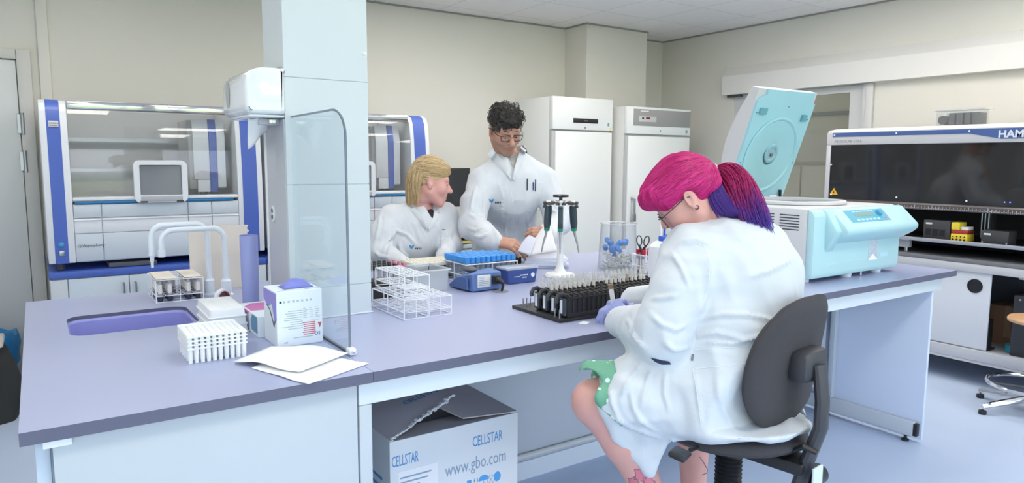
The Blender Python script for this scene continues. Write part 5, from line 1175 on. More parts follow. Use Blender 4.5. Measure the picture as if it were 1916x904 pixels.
def head_sdf(h=.0022, nose=1., jaw=1., lids=True, female=False):
    s = SDF((-.105, -.125, -.16), (.105, .145, .15), h)
    s.ell((0, -.014, .036), (.074, .094, .088), .0); s.ell((0, .030, -.018), (.062*jaw, .064, .088), .04)
    for q in (-1, 1):
        s.cap((q*.050*jaw, .000, -.055), (q*.018, .066, -.098), .024, .018, .03)
        s.ell((q*.040, .058, -.026), (.026, .026, .026), .025)
        s.ell((q*.031, .093, .008), (.018, .014, .012), .012, sub=True)
        s.cap((q*.014, .086, .028), (q*.046, .074, .027), .009, .007, .014)
        if lids: s.ell((q*.031, .0735, .0085), (.0155, .0140, .0125), .004); 
    s.ell((0, .070, -.100), (.022, .020, .018), .02)
    s.cap((0, .086, .016), (0, .111*(.5+.5*nose), -.022), .0075, .0115*nose, .014)
    for q in (-1, 1): s.ell((q*.0125, .098, -.027), (.0085, .011, .0075), .007)
    s.ell((0, .080, -.060), (.030, .020, .026), .02)
    s.cap((-.021, .090, -.0545), (.021, .090, -.0545), .0055, .0055, .006); s.cap((0, .094, -.0545), (0, .094, -.0545), .006, .006, .008)
    s.cap((-.017, .091, -.0655), (.017, .091, -.0655), .0062, .0062, .006)
    s.cap((-.022, .0985, -.060), (.022, .0985, -.060), .0022, .0022, .004, sub=True)
    for q in (-1, 1):
        R = Euler((math.radians(12), 0, q*math.radians(-22))).to_matrix(); R = [list(r) for r in R]
        s.ell((q*.079, -.010, -.002), (.0085, .019, .033), .006, R); s.ell((q*.090, -.004, .002), (.008, .0105, .020), .006, R, sub=True); s.ell((q*.078, -.004, -.031), (.007, .010, .010), .006)
    s.cap((0, -.026, -.035), (0, -.034, -.085), .050, .050, .03)
    return s
def hand_mesh(curl, spread=.0, thumb=(.5, .35, .4), h=.0018, mirror=False, fat=1.0):
    """hand along +y from the wrist, back of the hand +z, thumb on +x"""
    s = SDF((-.075, -.045, -.10), (.095, .205, .06), h)
    s.cap((0, -.04, 0), (0, .01, 0), .026*fat, .028*fat, .0, ((0, 0, 1), .75))
    for x0, x1 in ((-.024, -.028), (-.008, -.010), (.008, .010), (.022, .026)): s.cap((x0*.6, .01, 0), (x1, .082, .002), .0145*fat, .0125*fat, .02)
    s.ell((.022, .035, -.010), (.018, .030, .014), .015)
    L = ((.026, .044, .027, .022), (.0095, .049, .030, .023), (-.0085, .045, .028, .022), (-.026, .035, .021, .019))
    for i, (x, a, b, c) in enumerate(L):
        p = np.array([x, .082-(.004 if i in (0,) else .008 if i == 3 else 0), .001]); ang = 0; az = spread*(1.5-i)*.5; r = (.0092, .0094, .0090, .0080)[i]*fat; cu = curl[i] if isinstance(curl[0], (list, tuple)) else curl
        for ln, cg, r0, r1 in ((a, cu[0], r*1.05, r), (b, cu[1], r, r*.93), (c, cu[2], r*.93, r*.80)):
            ang += cg; d = np.array([math.sin(az)*math.cos(ang), math.cos(az)*math.cos(ang), -math.sin(ang)]); q = p+d*ln; s.cap(p, q, r0, r1, .004); p = q
    p = np.array([.026, .022, -.008]); az, el = thumb[0], thumb[1]
    for ln, r0, r1, bend in ((.040, .0145, .0115, 0), (.030, .0112, .0105, thumb[2]), (.024, .0105, .0085, thumb[2])):
        az -= bend; d = np.array([math.sin(az)*math.cos(el), math.cos(az)*math.cos(el), -math.sin(el)]); q = p+d*ln; s.cap(p, q, r0*fat, r1*fat, .006); p = q
    Vt, F = s.mesh(1)
    if mirror: Vt = Vt*np.array([-1, 1, 1]); F = F[:, ::-1]
    return Vt, F
def hand_frame(wrist, fdir, back):
    y = nrm(fdir); z = V3(back); z = nrm(z-y*(z@y)); x = np.cross(y, z); return V3(wrist), np.stack([x, y, z], 1)
def strands(name, paths, r, m, parent, cols=None, n=4):
    """hair locks: each path is a list of points; r(t) radius along it"""
    vs = []; fs = []; cc = []
    for pi, path in enumerate(paths):
        P_ = np.array(path); N = len(P_); T = np.gradient(P_, axis=0); T /= np.maximum(np.linalg.norm(T, axis=1), 1e-9)[:, None]
        a = np.cross(T, [.3, .5, .81]); a /= np.maximum(np.linalg.norm(a, axis=1), 1e-9)[:, None]; b = np.cross(T, a); o = len(vs)
        for i in range(N):
            rr_ = r(i/(N-1), pi)
            for k in range(n): h = 2*PI*k/n; vs.append(P_[i]+a[i]*rr_*math.cos(h)+b[i]*rr_*math.sin(h)); cc.append(cols(pi, i/(N-1), P_[i]) if cols else (1, 1, 1, 1))
        for i in range(N-1):
            for k in range(n): k2 = (k+1) % n; fs.append((o+i*n+k, o+i*n+k2, o+(i+1)*n+k2, o+(i+1)*n+k))
    me = bpy.data.meshes.new(name); me.from_pydata([tuple(v) for v in vs], [], fs); me.materials.append(m); me.polygons.foreach_set('use_smooth', [True]*len(fs))
    if cols:
        at = me.color_attributes.new('dye', 'FLOAT_COLOR', 'POINT'); at.data.foreach_set('color', np.array(cc, np.float32).ravel())
    o = bpy.data.objects.new(name, me); COL.objects.link(o); o.parent = parent; return o
def combed(Vt, F, flow, n, rnd, steps=9, ds=.009, lift=.0012, wander=.25, keep=None):
    """strands lying on a hair surface, each following flow(p, normal, seed) along it"""
    T = BVHTree.FromPolygons([tuple(v) for v in Vt], [tuple(f) for f in F]); out = []
    for i in range(n):
        k = rnd.randrange(len(Vt)); p = Vector(Vt[k]); sd = rnd.random(); pts = []; wv = Vector((rnd.uniform(-1, 1), rnd.uniform(-1, 1), rnd.uniform(-1, 1)))*wander
        if keep and not keep(p): continue
        for j in range(steps):
            q, nn, ii, dd = T.find_nearest(p)
            if q is None: break
            if (p-q).dot(nn) < -.02: break
            d = flow(q, nn, sd)
            if d is None: pts.append(tuple(q+nn*lift)); break
            pts.append(tuple(q+nn*lift*(1 if 0 < j < steps-1 else .2))); d = Vector(d)+wv*d_len(d)*.3; d = d-nn*d.dot(nn)
            if d.length < 1e-6: break
            p = q+d.normalized()*ds
        if len(pts) > 3: out.append(pts)
    return out
def d_len(d): return Vector(d).length
def hairmat(name, c, rough=.45, attr=False):
    m = mat(name, c, rough, var=.18, scale=70, spec=.4)
    if attr:
        nt = m.node_tree; a = nt.nodes.new('ShaderNodeAttribute'); a.attribute_name = 'dye'; b = nt.nodes['Principled BSDF']; nt.links.new(a.outputs['Color'], b.inputs['Base Color'])
    return m
def bvh(o):
    me = o.data; return BVHTree.FromPolygons([v.co[:] for v in me.vertices], [p.vertices[:] for p in me.polygons])
def hit(tree, x, y):
    d = Vector(ray(x, y)).normalized(); p, n, i, t = tree.ray_cast(Vector(CAM), d)
    if p is None: return None
    if n.dot(d) > 0: n = -n
    return p, n
def seam(name, tree, pix, r, m, parent, lift=.0, n=6):
    """a thread or edge laid on the cloth along photo points"""
    pts = []
    for (a, b), (c, d) in zip(pix[:-1], pix[1:]):
        for t in np.linspace(0, 1, 8, endpoint=False): q = hit(tree, a+(c-a)*t, b+(d-b)*t); q and pts.append(q[0]+q[1]*lift)
    q = hit(tree, *pix[-1]); q and pts.append(q[0]+q[1]*lift)
    if len(pts) < 2: return None
    return MB().tube(pts, r, n).build(name, m, parent)
def flaps(T, coat, edges, last):
    """standing collar edges on both sides of an open neckline"""
    def sm(pp, t): t = t*(len(pp)-1); k = min(int(t), len(pp)-2); f = t-k; return [pp[k][q]*(1-f)+pp[k+1][q]*f for q in (0, 1)]
    for inn, out in edges:
        vs = []; l0 = last
        for t in np.linspace(0, 1, 13):
            o_ = sm(out, t); i_ = sm(inn, t); q = hit(T, *o_); g = min(1, .25+t*1.6)
            if q: l0 = float((np.array(q[0])-CAM) @ CF)
            m_ = [(o_[0]+i_[0])/2, (o_[1]+i_[1])/2]; vs += [D(*o_, l0-.002), D(*m_, l0-.003-.013*g), D(*i_, l0-.002-.012*g), D(*i_, l0+.003-.012*g), D(*m_, l0+.002-.012*g)]
        MB().add(vs, [(k*5+j, k*5+(j+1) % 5, (k+1)*5+(j+1) % 5, (k+1)*5+j) for k in range(12) for j in range(5)]).build('collar_flap', COTTON, coat, angle=70)
def patch(name, tree, poly, m, parent, lift=.0012):
    """a flat mark lying on the cloth, outlined by photo points"""
    cx = sum(p[0] for p in poly)/len(poly); cy = sum(p[1] for p in poly)/len(poly); rings = []
    for f in (1, .66, .33):
        rg = []
        for x, y in poly: q = hit(tree, cx+(x-cx)*f, cy+(y-cy)*f); rg.append(q)
        if any(q is None for q in rg): return None
        rings.append([q[0]+q[1]*lift for q in rg])
    q = hit(tree, cx, cy)
    if q is None: return None
    n = len(poly); vs = [p for r_ in rings for p in r_]+[q[0]+q[1]*lift]
    fs = [(k*n+i, k*n+(i+1) % n, (k+1)*n+(i+1) % n, (k+1)*n+i) for k in range(2) for i in range(n)]+[(2*n+i, 2*n+(i+1) % n, 3*n) for i in range(n)]
    return MB().add(vs, fs).build(name, m, parent, angle=80)
def creases(Vt, F, lines, amp=.005, w=.009):
    """raised folds with a valley on each side, laid along photo points on the cloth"""
    T = BVHTree.FromPolygons([tuple(v) for v in Vt], [tuple(f) for f in F]); N = vnormals(Vt, F); off = np.zeros(len(Vt))
    for ln in lines:
        a_, w_ = amp, w
        if isinstance(ln, tuple): ln, a_, w_ = ln
        pts = []
        for (a, b), (c, d) in zip(ln[:-1], ln[1:]):
            for t in np.linspace(0, 1, 7, endpoint=False): q = hit(T, a+(c-a)*t, b+(d-b)*t); q and pts.append(q[0][:])
        q = hit(T, *ln[-1]); q and pts.append(q[0][:])
        if len(pts) < 3: continue
        p = np.array(pts); m = np.all((Vt > p.min(0)-3*w_) & (Vt < p.max(0)+3*w_), axis=1); I = np.where(m)[0]
        d = np.sqrt(((Vt[I][:, None, :]-p[None])**2).sum(2)); k = d.argmin(1); dd = d.min(1)/w_; tt = k/(len(p)-1); env = np.clip(np.minimum(tt, 1-tt)*5, .15, 1)
        off[I] += 1.5*a_*env*(1-.9*dd*dd)*np.exp(-dd*dd)
    return Vt+N*off[:, None]
# shared materials of the figures
COTTON = mat('white_cotton', (211, 215, 220), .85, var=.012, scale=20, bump=.06, bscale=140)
SKINA = mat('fair_skin', (216, 162, 152), .5, var=.05, scale=28, sss=.08); SKINB = mat('tan_skin', (192, 144, 122), .5, var=.06, scale=28, sss=.08)
LIPA = mat('rose_lip', (196, 120, 116), .45); LIPB = mat('brown_lip', (168, 114, 102), .45)
EYEW = mat('eye_white', (232, 230, 228), .2); IRIS = mat('dark_iris', (48, 40, 36), .2)
def lipmask(Vt, F):
    c = Vt[F].mean(1); return (np.abs(c[:, 0]) < .024) & (c[:, 1] > .086) & (c[:, 2] < -.0485) & (c[:, 2] > -.0725) & (np.abs(c[:, 0])/.024+np.abs(c[:, 2]+.060)/.014 < 1.25)
# ================================================================ the seated woman with pink hair, and her chair
CA = math.radians(-6); FXV = (math.sin(CA), math.cos(CA)); LXV = (-FXV[1], FXV[0]); BC = D(1478, 672, 1.86)
def person_pink():
    SX, SY, SZ = 1.60, 1.245, .715
    L = nrm((-.985, -.17, 0)); Fw = nrm((-.17, .985, 0)); UPv = np.array([0, 0, 1.])
    hc = D(1284, 370, 1.985)
    th, ph = math.radians(43), math.radians(14)
    hf = math.cos(ph)*(-math.cos(th)*CR-math.sin(th)*CU)+math.sin(ph)*CF; hu = -math.sin(th)*CR+math.cos(th)*CU
    hu = nrm(hu-hf*(hu@hf)); HL = np.cross(hu, hf); HF = (hc, np.stack([HL, hf, hu], 1)*.90)
    neck = D(1334, 424, 2.05); pel = np.array([1.605, 1.235, .835])
    shL = np.array([1.475, 1.300, 1.175]); shR = np.array([1.835, 1.375, 1.165])
    elL = D(1240, 622, 1.875); wrL = D(1166, 604, 2.165); elR = np.array([1.86, 1.50, .985]); wrR = np.array([1.665, 1.70, .965])
    hipL = np.array([1.505, 1.245, .825]); hipR = np.array([1.705, 1.275, .825])
    knL = D(1112, 752, 1.96); anL = D(1232, 955, 2.0); knR = np.array([1.765, 1.575, .755]); anR = np.array([1.700, 1.455, .36])
    # --- body
    b = SDF((1.05, .95, .22), (2.05, 1.80, 1.40), .006)
    b.cap(pel, pel+[.02, .05, .2], .13, .125, .0, (Fw, .8)).cap(pel+[.02, .05, .2], neck-[0, 0, .10], .125, .11, .05, (Fw, .75))
    b.cap(W(HF, 0, -.045, -.09), neck-[0, 0, .06], .054, .060, .03)
    for sh, el, wr in ((shL, elL, wrL), (shR, elR, wrR)):
        b.cap(neck-[0, 0, .06], sh, .05, .055, .03); b.chain([sh, el, wr], [.05, .042, .028], .02)
    for hp, kn, an in ((hipL, knL, anL), (hipR, knR, anR)):
        b.cap(hp, kn, .098, .062, .03); mid = kn+(an-kn)*.35+np.array([.012, -.02, 0]); b.chain([kn, mid, an], [.058, .060, .036], .02); b.cap(an, an+nrm(Fw*.8+L*.2)*.12-[0, 0, .05], .038, .030, .02)
    bv, bf = b.mesh(2)
    hv, hfc = head_sdf(.0022, nose=.95, jaw=1.06, female=True).mesh(1); lm = lipmask(hv, hfc)
    hv = toW(hv, HF); 
    if np.linalg.det(HF[1]) < 0: hfc = hfc[:, ::-1]
    mi = np.concatenate([np.zeros(len(bf)), lm.astype(int)])
    body = obj_from('person', [(bv, bf), (hv, hfc)], [SKINA, LIPA], mi=mi)
    tag(body, 'seated person with pink ponytail, white lab coat and glasses holding a tube at the bench', 'person')
    # --- lab coat
    s = SDF((1.05, .90, .50), (2.10, 1.80, 1.34), .0062)
    ch = (pel+neck)/2
    s.ell(pel+[.0, -.015, -.01], (.225, .210, .125), .0); s.ell((SX-.028, SY-.004, SZ+.036), (.212, .212, .048), .05); s.ell(pel+[0, .0, .10], (.190, .165, .15), .06)
    s.ell(ch+np.array([-.005, -.03, .03]), (.190, .160, .20), .07); s.ell(neck+np.array([.03, -.075, -.125]), (.195, .140, .150), .06)
    s.cap(shL+[.02, .0, .005], shR-[.02, .0, -.005], .075, .075, .06, (Fw, .9)); s.cap(neck-[0, .01, .075], neck-[0, .012, .030], .105, .080, .05)
    # sleeves
    mL = (shL+elL)/2+np.array([-.010, -.008, 0]); s.cap(shL, mL, .088, .084, .025); s.cap(mL, elL, .084, .076, .006); s.chain([elL, (elL+wrL)/2+[0, 0, -.004], wrL], [.078, .064, .048], .006)
    s.chain([shR, elR, wrR], [.085, .074, .050], .03)
    # skirt of the coat over the thighs
    t1 = hipL+(knL-hipL)*.67; s.cap(hipL, t1, .140, .104, .06); s.cap(hipR, hipR+(knR-hipR)*.85, .14, .10, .06)
    A = D(1143, 756, 1.88); B = D(1216, 882, 1.93); C = D(1262, 790, 1.86); E_ = D(1152, 818, 1.90)
    s.tri(A, B, C, .008, .03); s.tri(A, E_, B, .008, .02); s.tri(D(1170, 720, 1.86), A, C, .02, .04)
    # pressed folds
    def ridge(pts, r=.010, k=.02): s.chain([D(*p) for p in pts], [r]*len(pts), k)
    s.cap(pel-[.4, 0, .135], pel-[-.4, 0, .135], .0)
    s.plane((0, 0, SZ+.010), (0, 0, -1)) if 0 else None
    # flatten where she sits
    q = s._blk(np.array([1.36, 1.0, .55]), np.array([1.9, 1.7, SZ+.004]), 0); sl, X, Y, Z = q
    s.D[sl] = np.maximum(s.D[sl], np.where(((X-SX)**2+(Y-SY)**2 < .203**2), (SZ+.003)-Z, -1.))
    # the backrest presses into the cloth
    q = s._blk(np.array([1.30, .90, .62]), np.array([2.0, 1.35, .985]), 0); sl, X, Y, Z = q; ax_, ay_ = X-BC[0], Y-BC[1]
    aa = ax_*LXV[0]+ay_*LXV[1]; ff = ax_*FXV[0]+ay_*FXV[1]; bz = Z-BC[2]
    s.D[sl] = np.maximum(s.D[sl], np.where((np.abs(aa) < .24) & (bz > -.172) & (bz < .24), (.018+.030*(aa/.2)**2+.02*(bz/.2)-.046*(bz/.178)-ff), -1.))
    # neck opening
    nd = nrm(W(HF, 0, -.045, -.10)-(neck-[0, 0, .07])); s.cap(neck-[0, 0, .0]+nd*.02, neck+nd*.12, .067, .080, .008, sub=True)
    cv, cf = s.mesh(3)
    cv = folds(cv, cf, .006, (7, 7, 3.2), 3.1); cv = folds(cv, cf, .003, (17, 17, 9), 8.7); cv = folds(cv, cf, .0035, (4, 4, 16), 1.3); cv = lap(lap(cv, cf), cf, .3)
    cv = creases(cv, cf, [[(1215, 586), (1239, 608), (1265, 617), (1290, 604)], [(1219, 560), (1245, 557), (1272, 551)], [(1184, 622), (1192, 638), (1208, 652)], [(1172, 596), (1182, 612), (1180, 632)], [(1240, 640), (1262, 655), (1290, 650)],
        [(1292, 632), (1340, 622), (1390, 634), (1480, 622)], [(1300, 600), (1350, 588), (1400, 590), (1470, 604)], [(1310, 640), (1370, 642), (1430, 628)], ([(1390, 520), (1440, 505), (1492, 478)], .004, .013), ([(1330, 480), (1324, 540), (1306, 590)], .005, .014),
        [(1178, 725), (1184, 760), (1196, 785), (1232, 812)], [(1142, 725), (1146, 755), (1160, 790)], [(1200, 680), (1176, 715), (1160, 745)], [(1220, 690), (1206, 730), (1200, 760)], [(1245, 695), (1243, 735), (1252, 770)], ([(1140, 775), (1180, 800), (1240, 822)], .005, .010),
        ([(1300, 690), (1306, 740), (1314, 805)], .003, .007), ([(1270, 455), (1300, 448), (1330, 458)], .005, .010), [(1255, 470), (1275, 500), (1290, 540)], ([(1340, 700), (1350, 760), (1372, 800)], .004, .012)], .0065, .0085)
    # no cloth inside the worktop
    m = (cv[:, 1] > 1.640) & (cv[:, 2] < .9035) & (cv[:, 2] > .84); cv[m, 2] = .9035
    coat = obj_from('lab_coat', [(cv, cf)], COTTON, body); T = bvh(coat)
    # collar band round the nape
    cb = MB(); n = 30; ax = nd; e1 = nrm(np.cross(ax, Fw)); e2 = np.cross(ax, e1); base = neck+nd*.030; vs = []
    for k in range(n):
        a = 2*PI*k/n
        for r_, hgt in ((.083, -.040), (.077, .018), (.073, .019), (.076, -.040)): vs.append(base+e1*r_*math.cos(a)+e2*r_*math.sin(a)*.98+ax*hgt)
    cb.add(vs, [(k*4+j, k*4+(j+1) % 4, ((k+1) % n)*4+(j+1) % 4, ((k+1) % n)*4+j) for k in range(n) for j in range(4)]); cb.build('collar', COTTON, coat, angle=60)
    thread = mat('white_thread', (224, 227, 232), .9)
    seam('shoulder_seam', T, [(1296, 450), (1318, 462), (1328, 490), (1326, 530), (1316, 565)], .0012, thread, coat)
    seam('belt_seam', T, [(1300, 655), (1345, 652), (1400, 648)], .0012, thread, coat); seam('belt_seam', T, [(1303, 690), (1350, 686), (1395, 680)], .0012, thread, coat)
    seam('side_seam', T, [(1296, 690), (1305, 740), (1312, 800)], .0012, thread, coat); seam('cuff_seam', T, [(1135, 575), (1148, 590), (1146, 612)], .0012, thread, coat)
    patch('pocket_slit', T, [(1217, 669), (1228, 671), (1252, 676), (1256, 682), (1238, 682), (1226, 677)], mat('navy_lining', (44, 52, 82), .8), coat)
    patch('side_vent', T, [(1294, 662), (1299, 663), (1297, 676), (1292, 675)], mat('grey_lining', (128, 128, 136), .8), coat)
    # --- skirt and shorts hem
    GR = bpy.data.materials.new('green_dotted_cotton'); GR.use_nodes = True; nt = GR.node_tree; pb = nt.nodes['Principled BSDF']; pb.inputs['Roughness'].default_value = .85
    tc = nt.nodes.new('ShaderNodeTexCoord'); vo = nt.nodes.new('ShaderNodeTexVoronoi'); vo.inputs['Scale'].default_value = 34; vo.inputs['Randomness'].default_value = .75; rp = nt.nodes.new('ShaderNodeValToRGB')
    rp.color_ramp.elements[0].position = .20; rp.color_ramp.elements[0].color = rgb(222, 236, 228); rp.color_ramp.elements[1].position = .26; rp.color_ramp.elements[1].color = rgb(112, 170, 142)
    nt.links.new(tc.outputs['Object'], vo.inputs['Vector']); nt.links.new(vo.outputs['Distance'], rp.inputs[0]); nt.links.new(rp.outputs[0], pb.inputs['Base Color'])
    d = nrm(knL-hipL); g = MB(); n = 40; u1 = nrm(np.cross(d, UPv)); u2 = np.cross(u1, d); vs = []; rows = 7
    if u2[2] < 0: u2 = -u2
    for i in range(rows):
        t0_ = i/(rows-1)
        for k in range(n+1):
            a = -.35+(PI+.7)*k/n; t = .78+(.25-.15*abs(a-PI/2)/1.9)*t0_; c = hipL+(knL-hipL)*t; w_ = 1+.10*math.sin(9*a+i*.5)*(i/(rows-1)); r_ = (.106-.012*i/(rows-1))*w_+.012*(i/(rows-1)); vs.append(c+u1*math.cos(a)*r_+u2*math.sin(a)*r_*1.02+d*.02*math.sin(5*a)*(i/(rows-1)))
    g.add(vs, [(i*(n+1)+k, i*(n+1)+k+1, (i+1)*(n+1)+k+1, (i+1)*(n+1)+k) for i in range(rows-1) for k in range(n)])
    so = g.build('skirt', GR, body, angle=80); sm = so.modifiers.new('thickness', 'SOLIDIFY'); sm.thickness = .003
    sh = SDF(np.minimum(hipL, knL)-.15, np.maximum(hipL, knL)+.15, .006); sh.cap(hipL+(knL-hipL)*.5, hipL+(knL-hipL)*.90, .090, .0735, .0); sh.plane(hipL+(knL-hipL)*.875, d); sh.plane(hipL+(knL-hipL)*.6, -d)
    obj_from('shorts', [sh.mesh(1)], mat('black_jersey', (34, 34, 40), .85), body)
    # --- tattoos on the calves
    TB_ = bvh(body)
    ink = mat('tattoo_ink', (120, 96, 112), .6); pk = mat('tattoo_pink', (206, 120, 132), .6); rd = mat('tattoo_red', (168, 92, 96), .6)
    for (cx, cy, r_) in ((1200, 888, 17), (1222, 870, 13), (1185, 902, 12), (1213, 902, 14)):
        q = patch('flower_tattoo', TB_, [(cx+r_*(1+.28*math.cos(5*a))*math.cos(a)*.75, cy+r_*(1+.28*math.cos(5*a))*math.sin(a)*.75) for a in [2*PI*k/30 for k in range(30)]], pk, body, .0008)
        seam('flower_tattoo', TB_, [(cx+r_*(1+.28*math.cos(5*a))*math.cos(a)*.75, cy+r_*(1+.28*math.cos(5*a))*math.sin(a)*.75) for a in [2*PI*k/15 for k in range(16)]], .0009, ink, body, .0008, 4)
    patch('bird_tattoo', TB_, [(1309, 856), (1314, 862), (1321, 875), (1330, 886), (1333, 889), (1324, 887), (1314, 884), (1306, 874), (1304, 864)], rd, body, .0008)
    seam('bird_tattoo', TB_, [(1309, 855), (1315, 863), (1322, 876), (1333, 890), (1320, 886), (1314, 889)], .0011, ink, body, .0008, 4)
    # --- shoes
    for an in (anL, anR):
        dd = nrm(Fw*.85+L*.15); f_ = SDF(an-.2, an+.24, .006); f_.cap(an-[0, 0, .035], an+dd*.14-[0, 0, .062], .050, .042, .0, (UPv, .85)); f_.cap(an-dd*.025-[0, 0, .05], an+dd*.15-[0, 0, .075], .046, .040, .02); f_.plane(an-[0, 0, .092], (0, 0, -1)); f_.plane(an-[0, 0, .012], (0, 0, 1))
        obj_from('shoe', [f_.mesh(1)], mat('white_sneaker', (222, 224, 226), .6), body)
    # --- hair: cap, fringe and swept strands, then the ponytail
    HP = hairmat('pink_hair', (206, 34, 128), .42); HS = hairmat('dyed_hair_strands', (200, 40, 130), .42, True)
    hs = SDF((-.13, -.15, -.13), (.13, .15, .16), .0028)
    hs.ell((0, -.014, .040), (.088, .108, .100), .0); hs.ell((0, .060, .070), (.075, .062, .050), .03); hs.ell((0, -.075, .01), (.066, .05, .06), .03)
    # face and neck left free
    hs.ell((0, .114, -.040), (.080, .088, .096), .006, sub=True); hs.ell((.085, .028, -.055), (.045, .055, .075), .01, sub=True); hs.ell((-.085, .028, -.055), (.045, .055, .075), .01, sub=True)
    hs.ell((.09, -.012, -.024), (.030, .036, .052), .01, sub=True); hs.ell((-.09, -.012, -.024), (.030, .036, .052), .01, sub=True); hs.ell((0, -.04, -.12), (.1, .1, .068), .01, sub=True)
    v_, f_ = hs.mesh(2); v_ = folds(v_, f_, .0016, (14, 14, 60), 2.); hloc, hfl = v_.copy(), f_.copy(); v_ = toW(v_, HF); f_ = f_ if np.linalg.det(HF[1]) > 0 else f_[:, ::-1]
    hair = obj_from('hair', [(v_, f_)], HP, body)
    tl = np.array([.012, -.112, .040]); tie = W(HF, *tl); rnd = random.Random(4)
    def flow(q, nn, sd):
        if q.y > .052+.02*sd and q.z < .11: return (.25*(1 if q.x > 0 else -1)*sd, .30, -1.)
        v = Vector(tl)-q
        return None if v.length < .018 else v+Vector((0, 0, -.25*v.length*(q.z < .06)))
    paths = [[W(HF, *q) for q in pt_] for pt_ in combed(hloc, hfl, flow, 2600, rnd, 10, .010, .0010)]
    base = [(.62, .022, .20, 1), (.52, .012, .15, 1), (.70, .035, .26, 1), (.44, .012, .14, 1)]
    cl_ = [base[rnd.randrange(4)] for _ in paths]
    strands('hair_strands', paths, lambda t, i: .0011*(1-.5*t), HS, body, lambda i, t, p: cl_[i], n=3)
    # ponytail
    pt = []; info = []; up_ = CU; rt = CR
    for i in range(2600):
        a = rnd.uniform(0, 2*PI); q = math.sqrt(rnd.random()); ox, oy = q*math.cos(a), q*math.sin(a); ez = rnd.uniform(-1, 1)
        ln = rnd.uniform(.72, 1.06); p0 = D(1338+3*ox, 318+4*oy, 2.005+.012*ez)
        p1 = D(1376+16*ox+6*oy, 334+46*oy, 1.98+.045*ez); p2 = D(1404+34*ox, 376+64*oy, 1.96+.055*ez)
        p3 = D(1338+(1424-1338)*ln+26*ox+14*oy, 318+(432-318)*ln+40*oy+8*ox, 1.955+.05*ez); fr_ = rnd.random()
        pts = []
        for t in np.linspace(0, 1, 14):
            w = (1-t)**3*p0+3*(1-t)**2*t*p1+3*(1-t)*t*t*p2+t**3*p3; w = w+CR*.0045*math.sin((8+9*ez)*t+40*fr_)*t+CU*.0045*math.cos((9+7*ez)*t+55*fr_)*t+CF*.004*math.sin(9*t+30*fr_)*t; pts.append(w)
        pt.append(pts); info.append((oy+.35*ox, fr_))
    for i in range(700):   # violet lock behind the ear side
        a = rnd.uniform(0, 2*PI); q = math.sqrt(rnd.random()); ox, oy = q*math.cos(a), q*math.sin(a)
        p0 = D(1337+3*ox, 322+3*oy, 1.965); p1 = D(1335+15*ox, 345, 1.935+.012*oy); p2 = D(1341+24*ox, 375, 1.920+.018*oy); p3 = D(1368+26*ox, 406+10*oy, 1.925+.02*oy)
        pt.append([(1-t)**3*p0+3*(1-t)**2*t*p1+3*(1-t)*t*t*p2+t**3*p3 for t in np.linspace(0, 1, 12)]); info.append((9, rnd.random()))
    def pcol(i, t, p):
        s_, r_ = info[i]
        if s_ > 5: c = (.075+.04*r_, .035, .26+.06*r_); return (*c, 1)
        pk_ = np.array([.42+.14*r_, .018+.012*r_, .13+.05*r_]); bl = np.array([.07, .04, .34]); k = min(1, max(0, (t-.66+.16*s_+.22*(r_-.5))/.22)); c = pk_*(1-k)+bl*k; return (*c, 1)
    strands('ponytail', pt, lambda t, i: .0010*(1-.5*t), HS, body, pcol, n=3)
    tb = MB(); tc_ = Vector(tie)
    for i in range(16): a = 2*PI*i/16; tb.ell(Vector(D(1337+5*math.cos(a)*.6+1, 318+9*math.sin(a), 1.995-.02*math.cos(a))), (.0042,)*3, 8)
    tb.build('hair_tie', mat('pearl_bead', (226, 196, 204), .2), body)
    # --- glasses and ear plug
    gl = MB(); gm_ = mat('dark_spectacle_frame', (44, 44, 50), .3)
    for q in (-1, 1):
        gl.tube([W(HF, q*.033+.029*math.cos(a), .103-.005*abs(math.cos(a)), -.006+.023*math.sin(a)) for a in [2*PI*k/24 for k in range(24)]], .0013, 6, True)
        gl.tube([W(HF, q*.058, .098, .008), W(HF, q*.074, .07, .010), W(HF, q*.081, .0, .012), W(HF, q*.082, -.012, .004)], .0013, 6)
    gl.tube([W(HF, -.008, .106, .004), W(HF, 0, .109, .006), W(HF, .008, .106, .004)], .0013, 6); go = gl.build('glasses', gm_, body)
    for q in (-1, 1):
        c = [W(HF, q*.033+.0275*math.cos(a), .1025-.005*abs(math.cos(a)), -.006+.0215*math.sin(a)) for a in [2*PI*k/24 for k in range(24)]]; MB().plate(c, .0008, HF[1][:, 1]).build('lens', clear('spectacle_lens', (248, 250, 250), .02, .8, .02), go)
    for q in (-1, 1):
        er = MB(); Rm = Matrix([list(r) for r in HF[1]]); er.lathe([(.0045, 0), (.0068, 0), (.0068, .005), (.0045, .005), (.0042, .0015), (0, .0015)], Vector(W(HF, q*.0815, -.006, -.033)), 16, M=Rm @ Euler((0, q*PI/2, 0)).to_matrix()); er.build('ear_plug', mat('dark_plum_plug', (66, 44, 52), .25), body)
    # eyes
    for q in (-1, 1): MB().ell(Vector(W(HF, q*.031, .0765, .004)), (.0105,)*3, 14).build('eye', EYEW, body); MB().ell(Vector(W(HF, q*.031, .0845, .001)), (.0045,)*3, 10).build('iris', IRIS, body)
    # --- gloved hands and the tube held
    GLV = mat('violet_glove_stretched', (156, 164, 216), .5, var=.03)
    tubeA, tubeB = D(1151, 592, 2.255), D(1142, 531, 2.255); td = nrm(tubeB-tubeA)
    hw = wrL+nrm(D(1146, 580, 2.25)-wrL)*.012
    fdir = nrm(D(1138, 556, 2.245)-wrL); back = -CR*.62-CF*.55+CU*.2
    fr_ = hand_frame(hw, fdir, back)
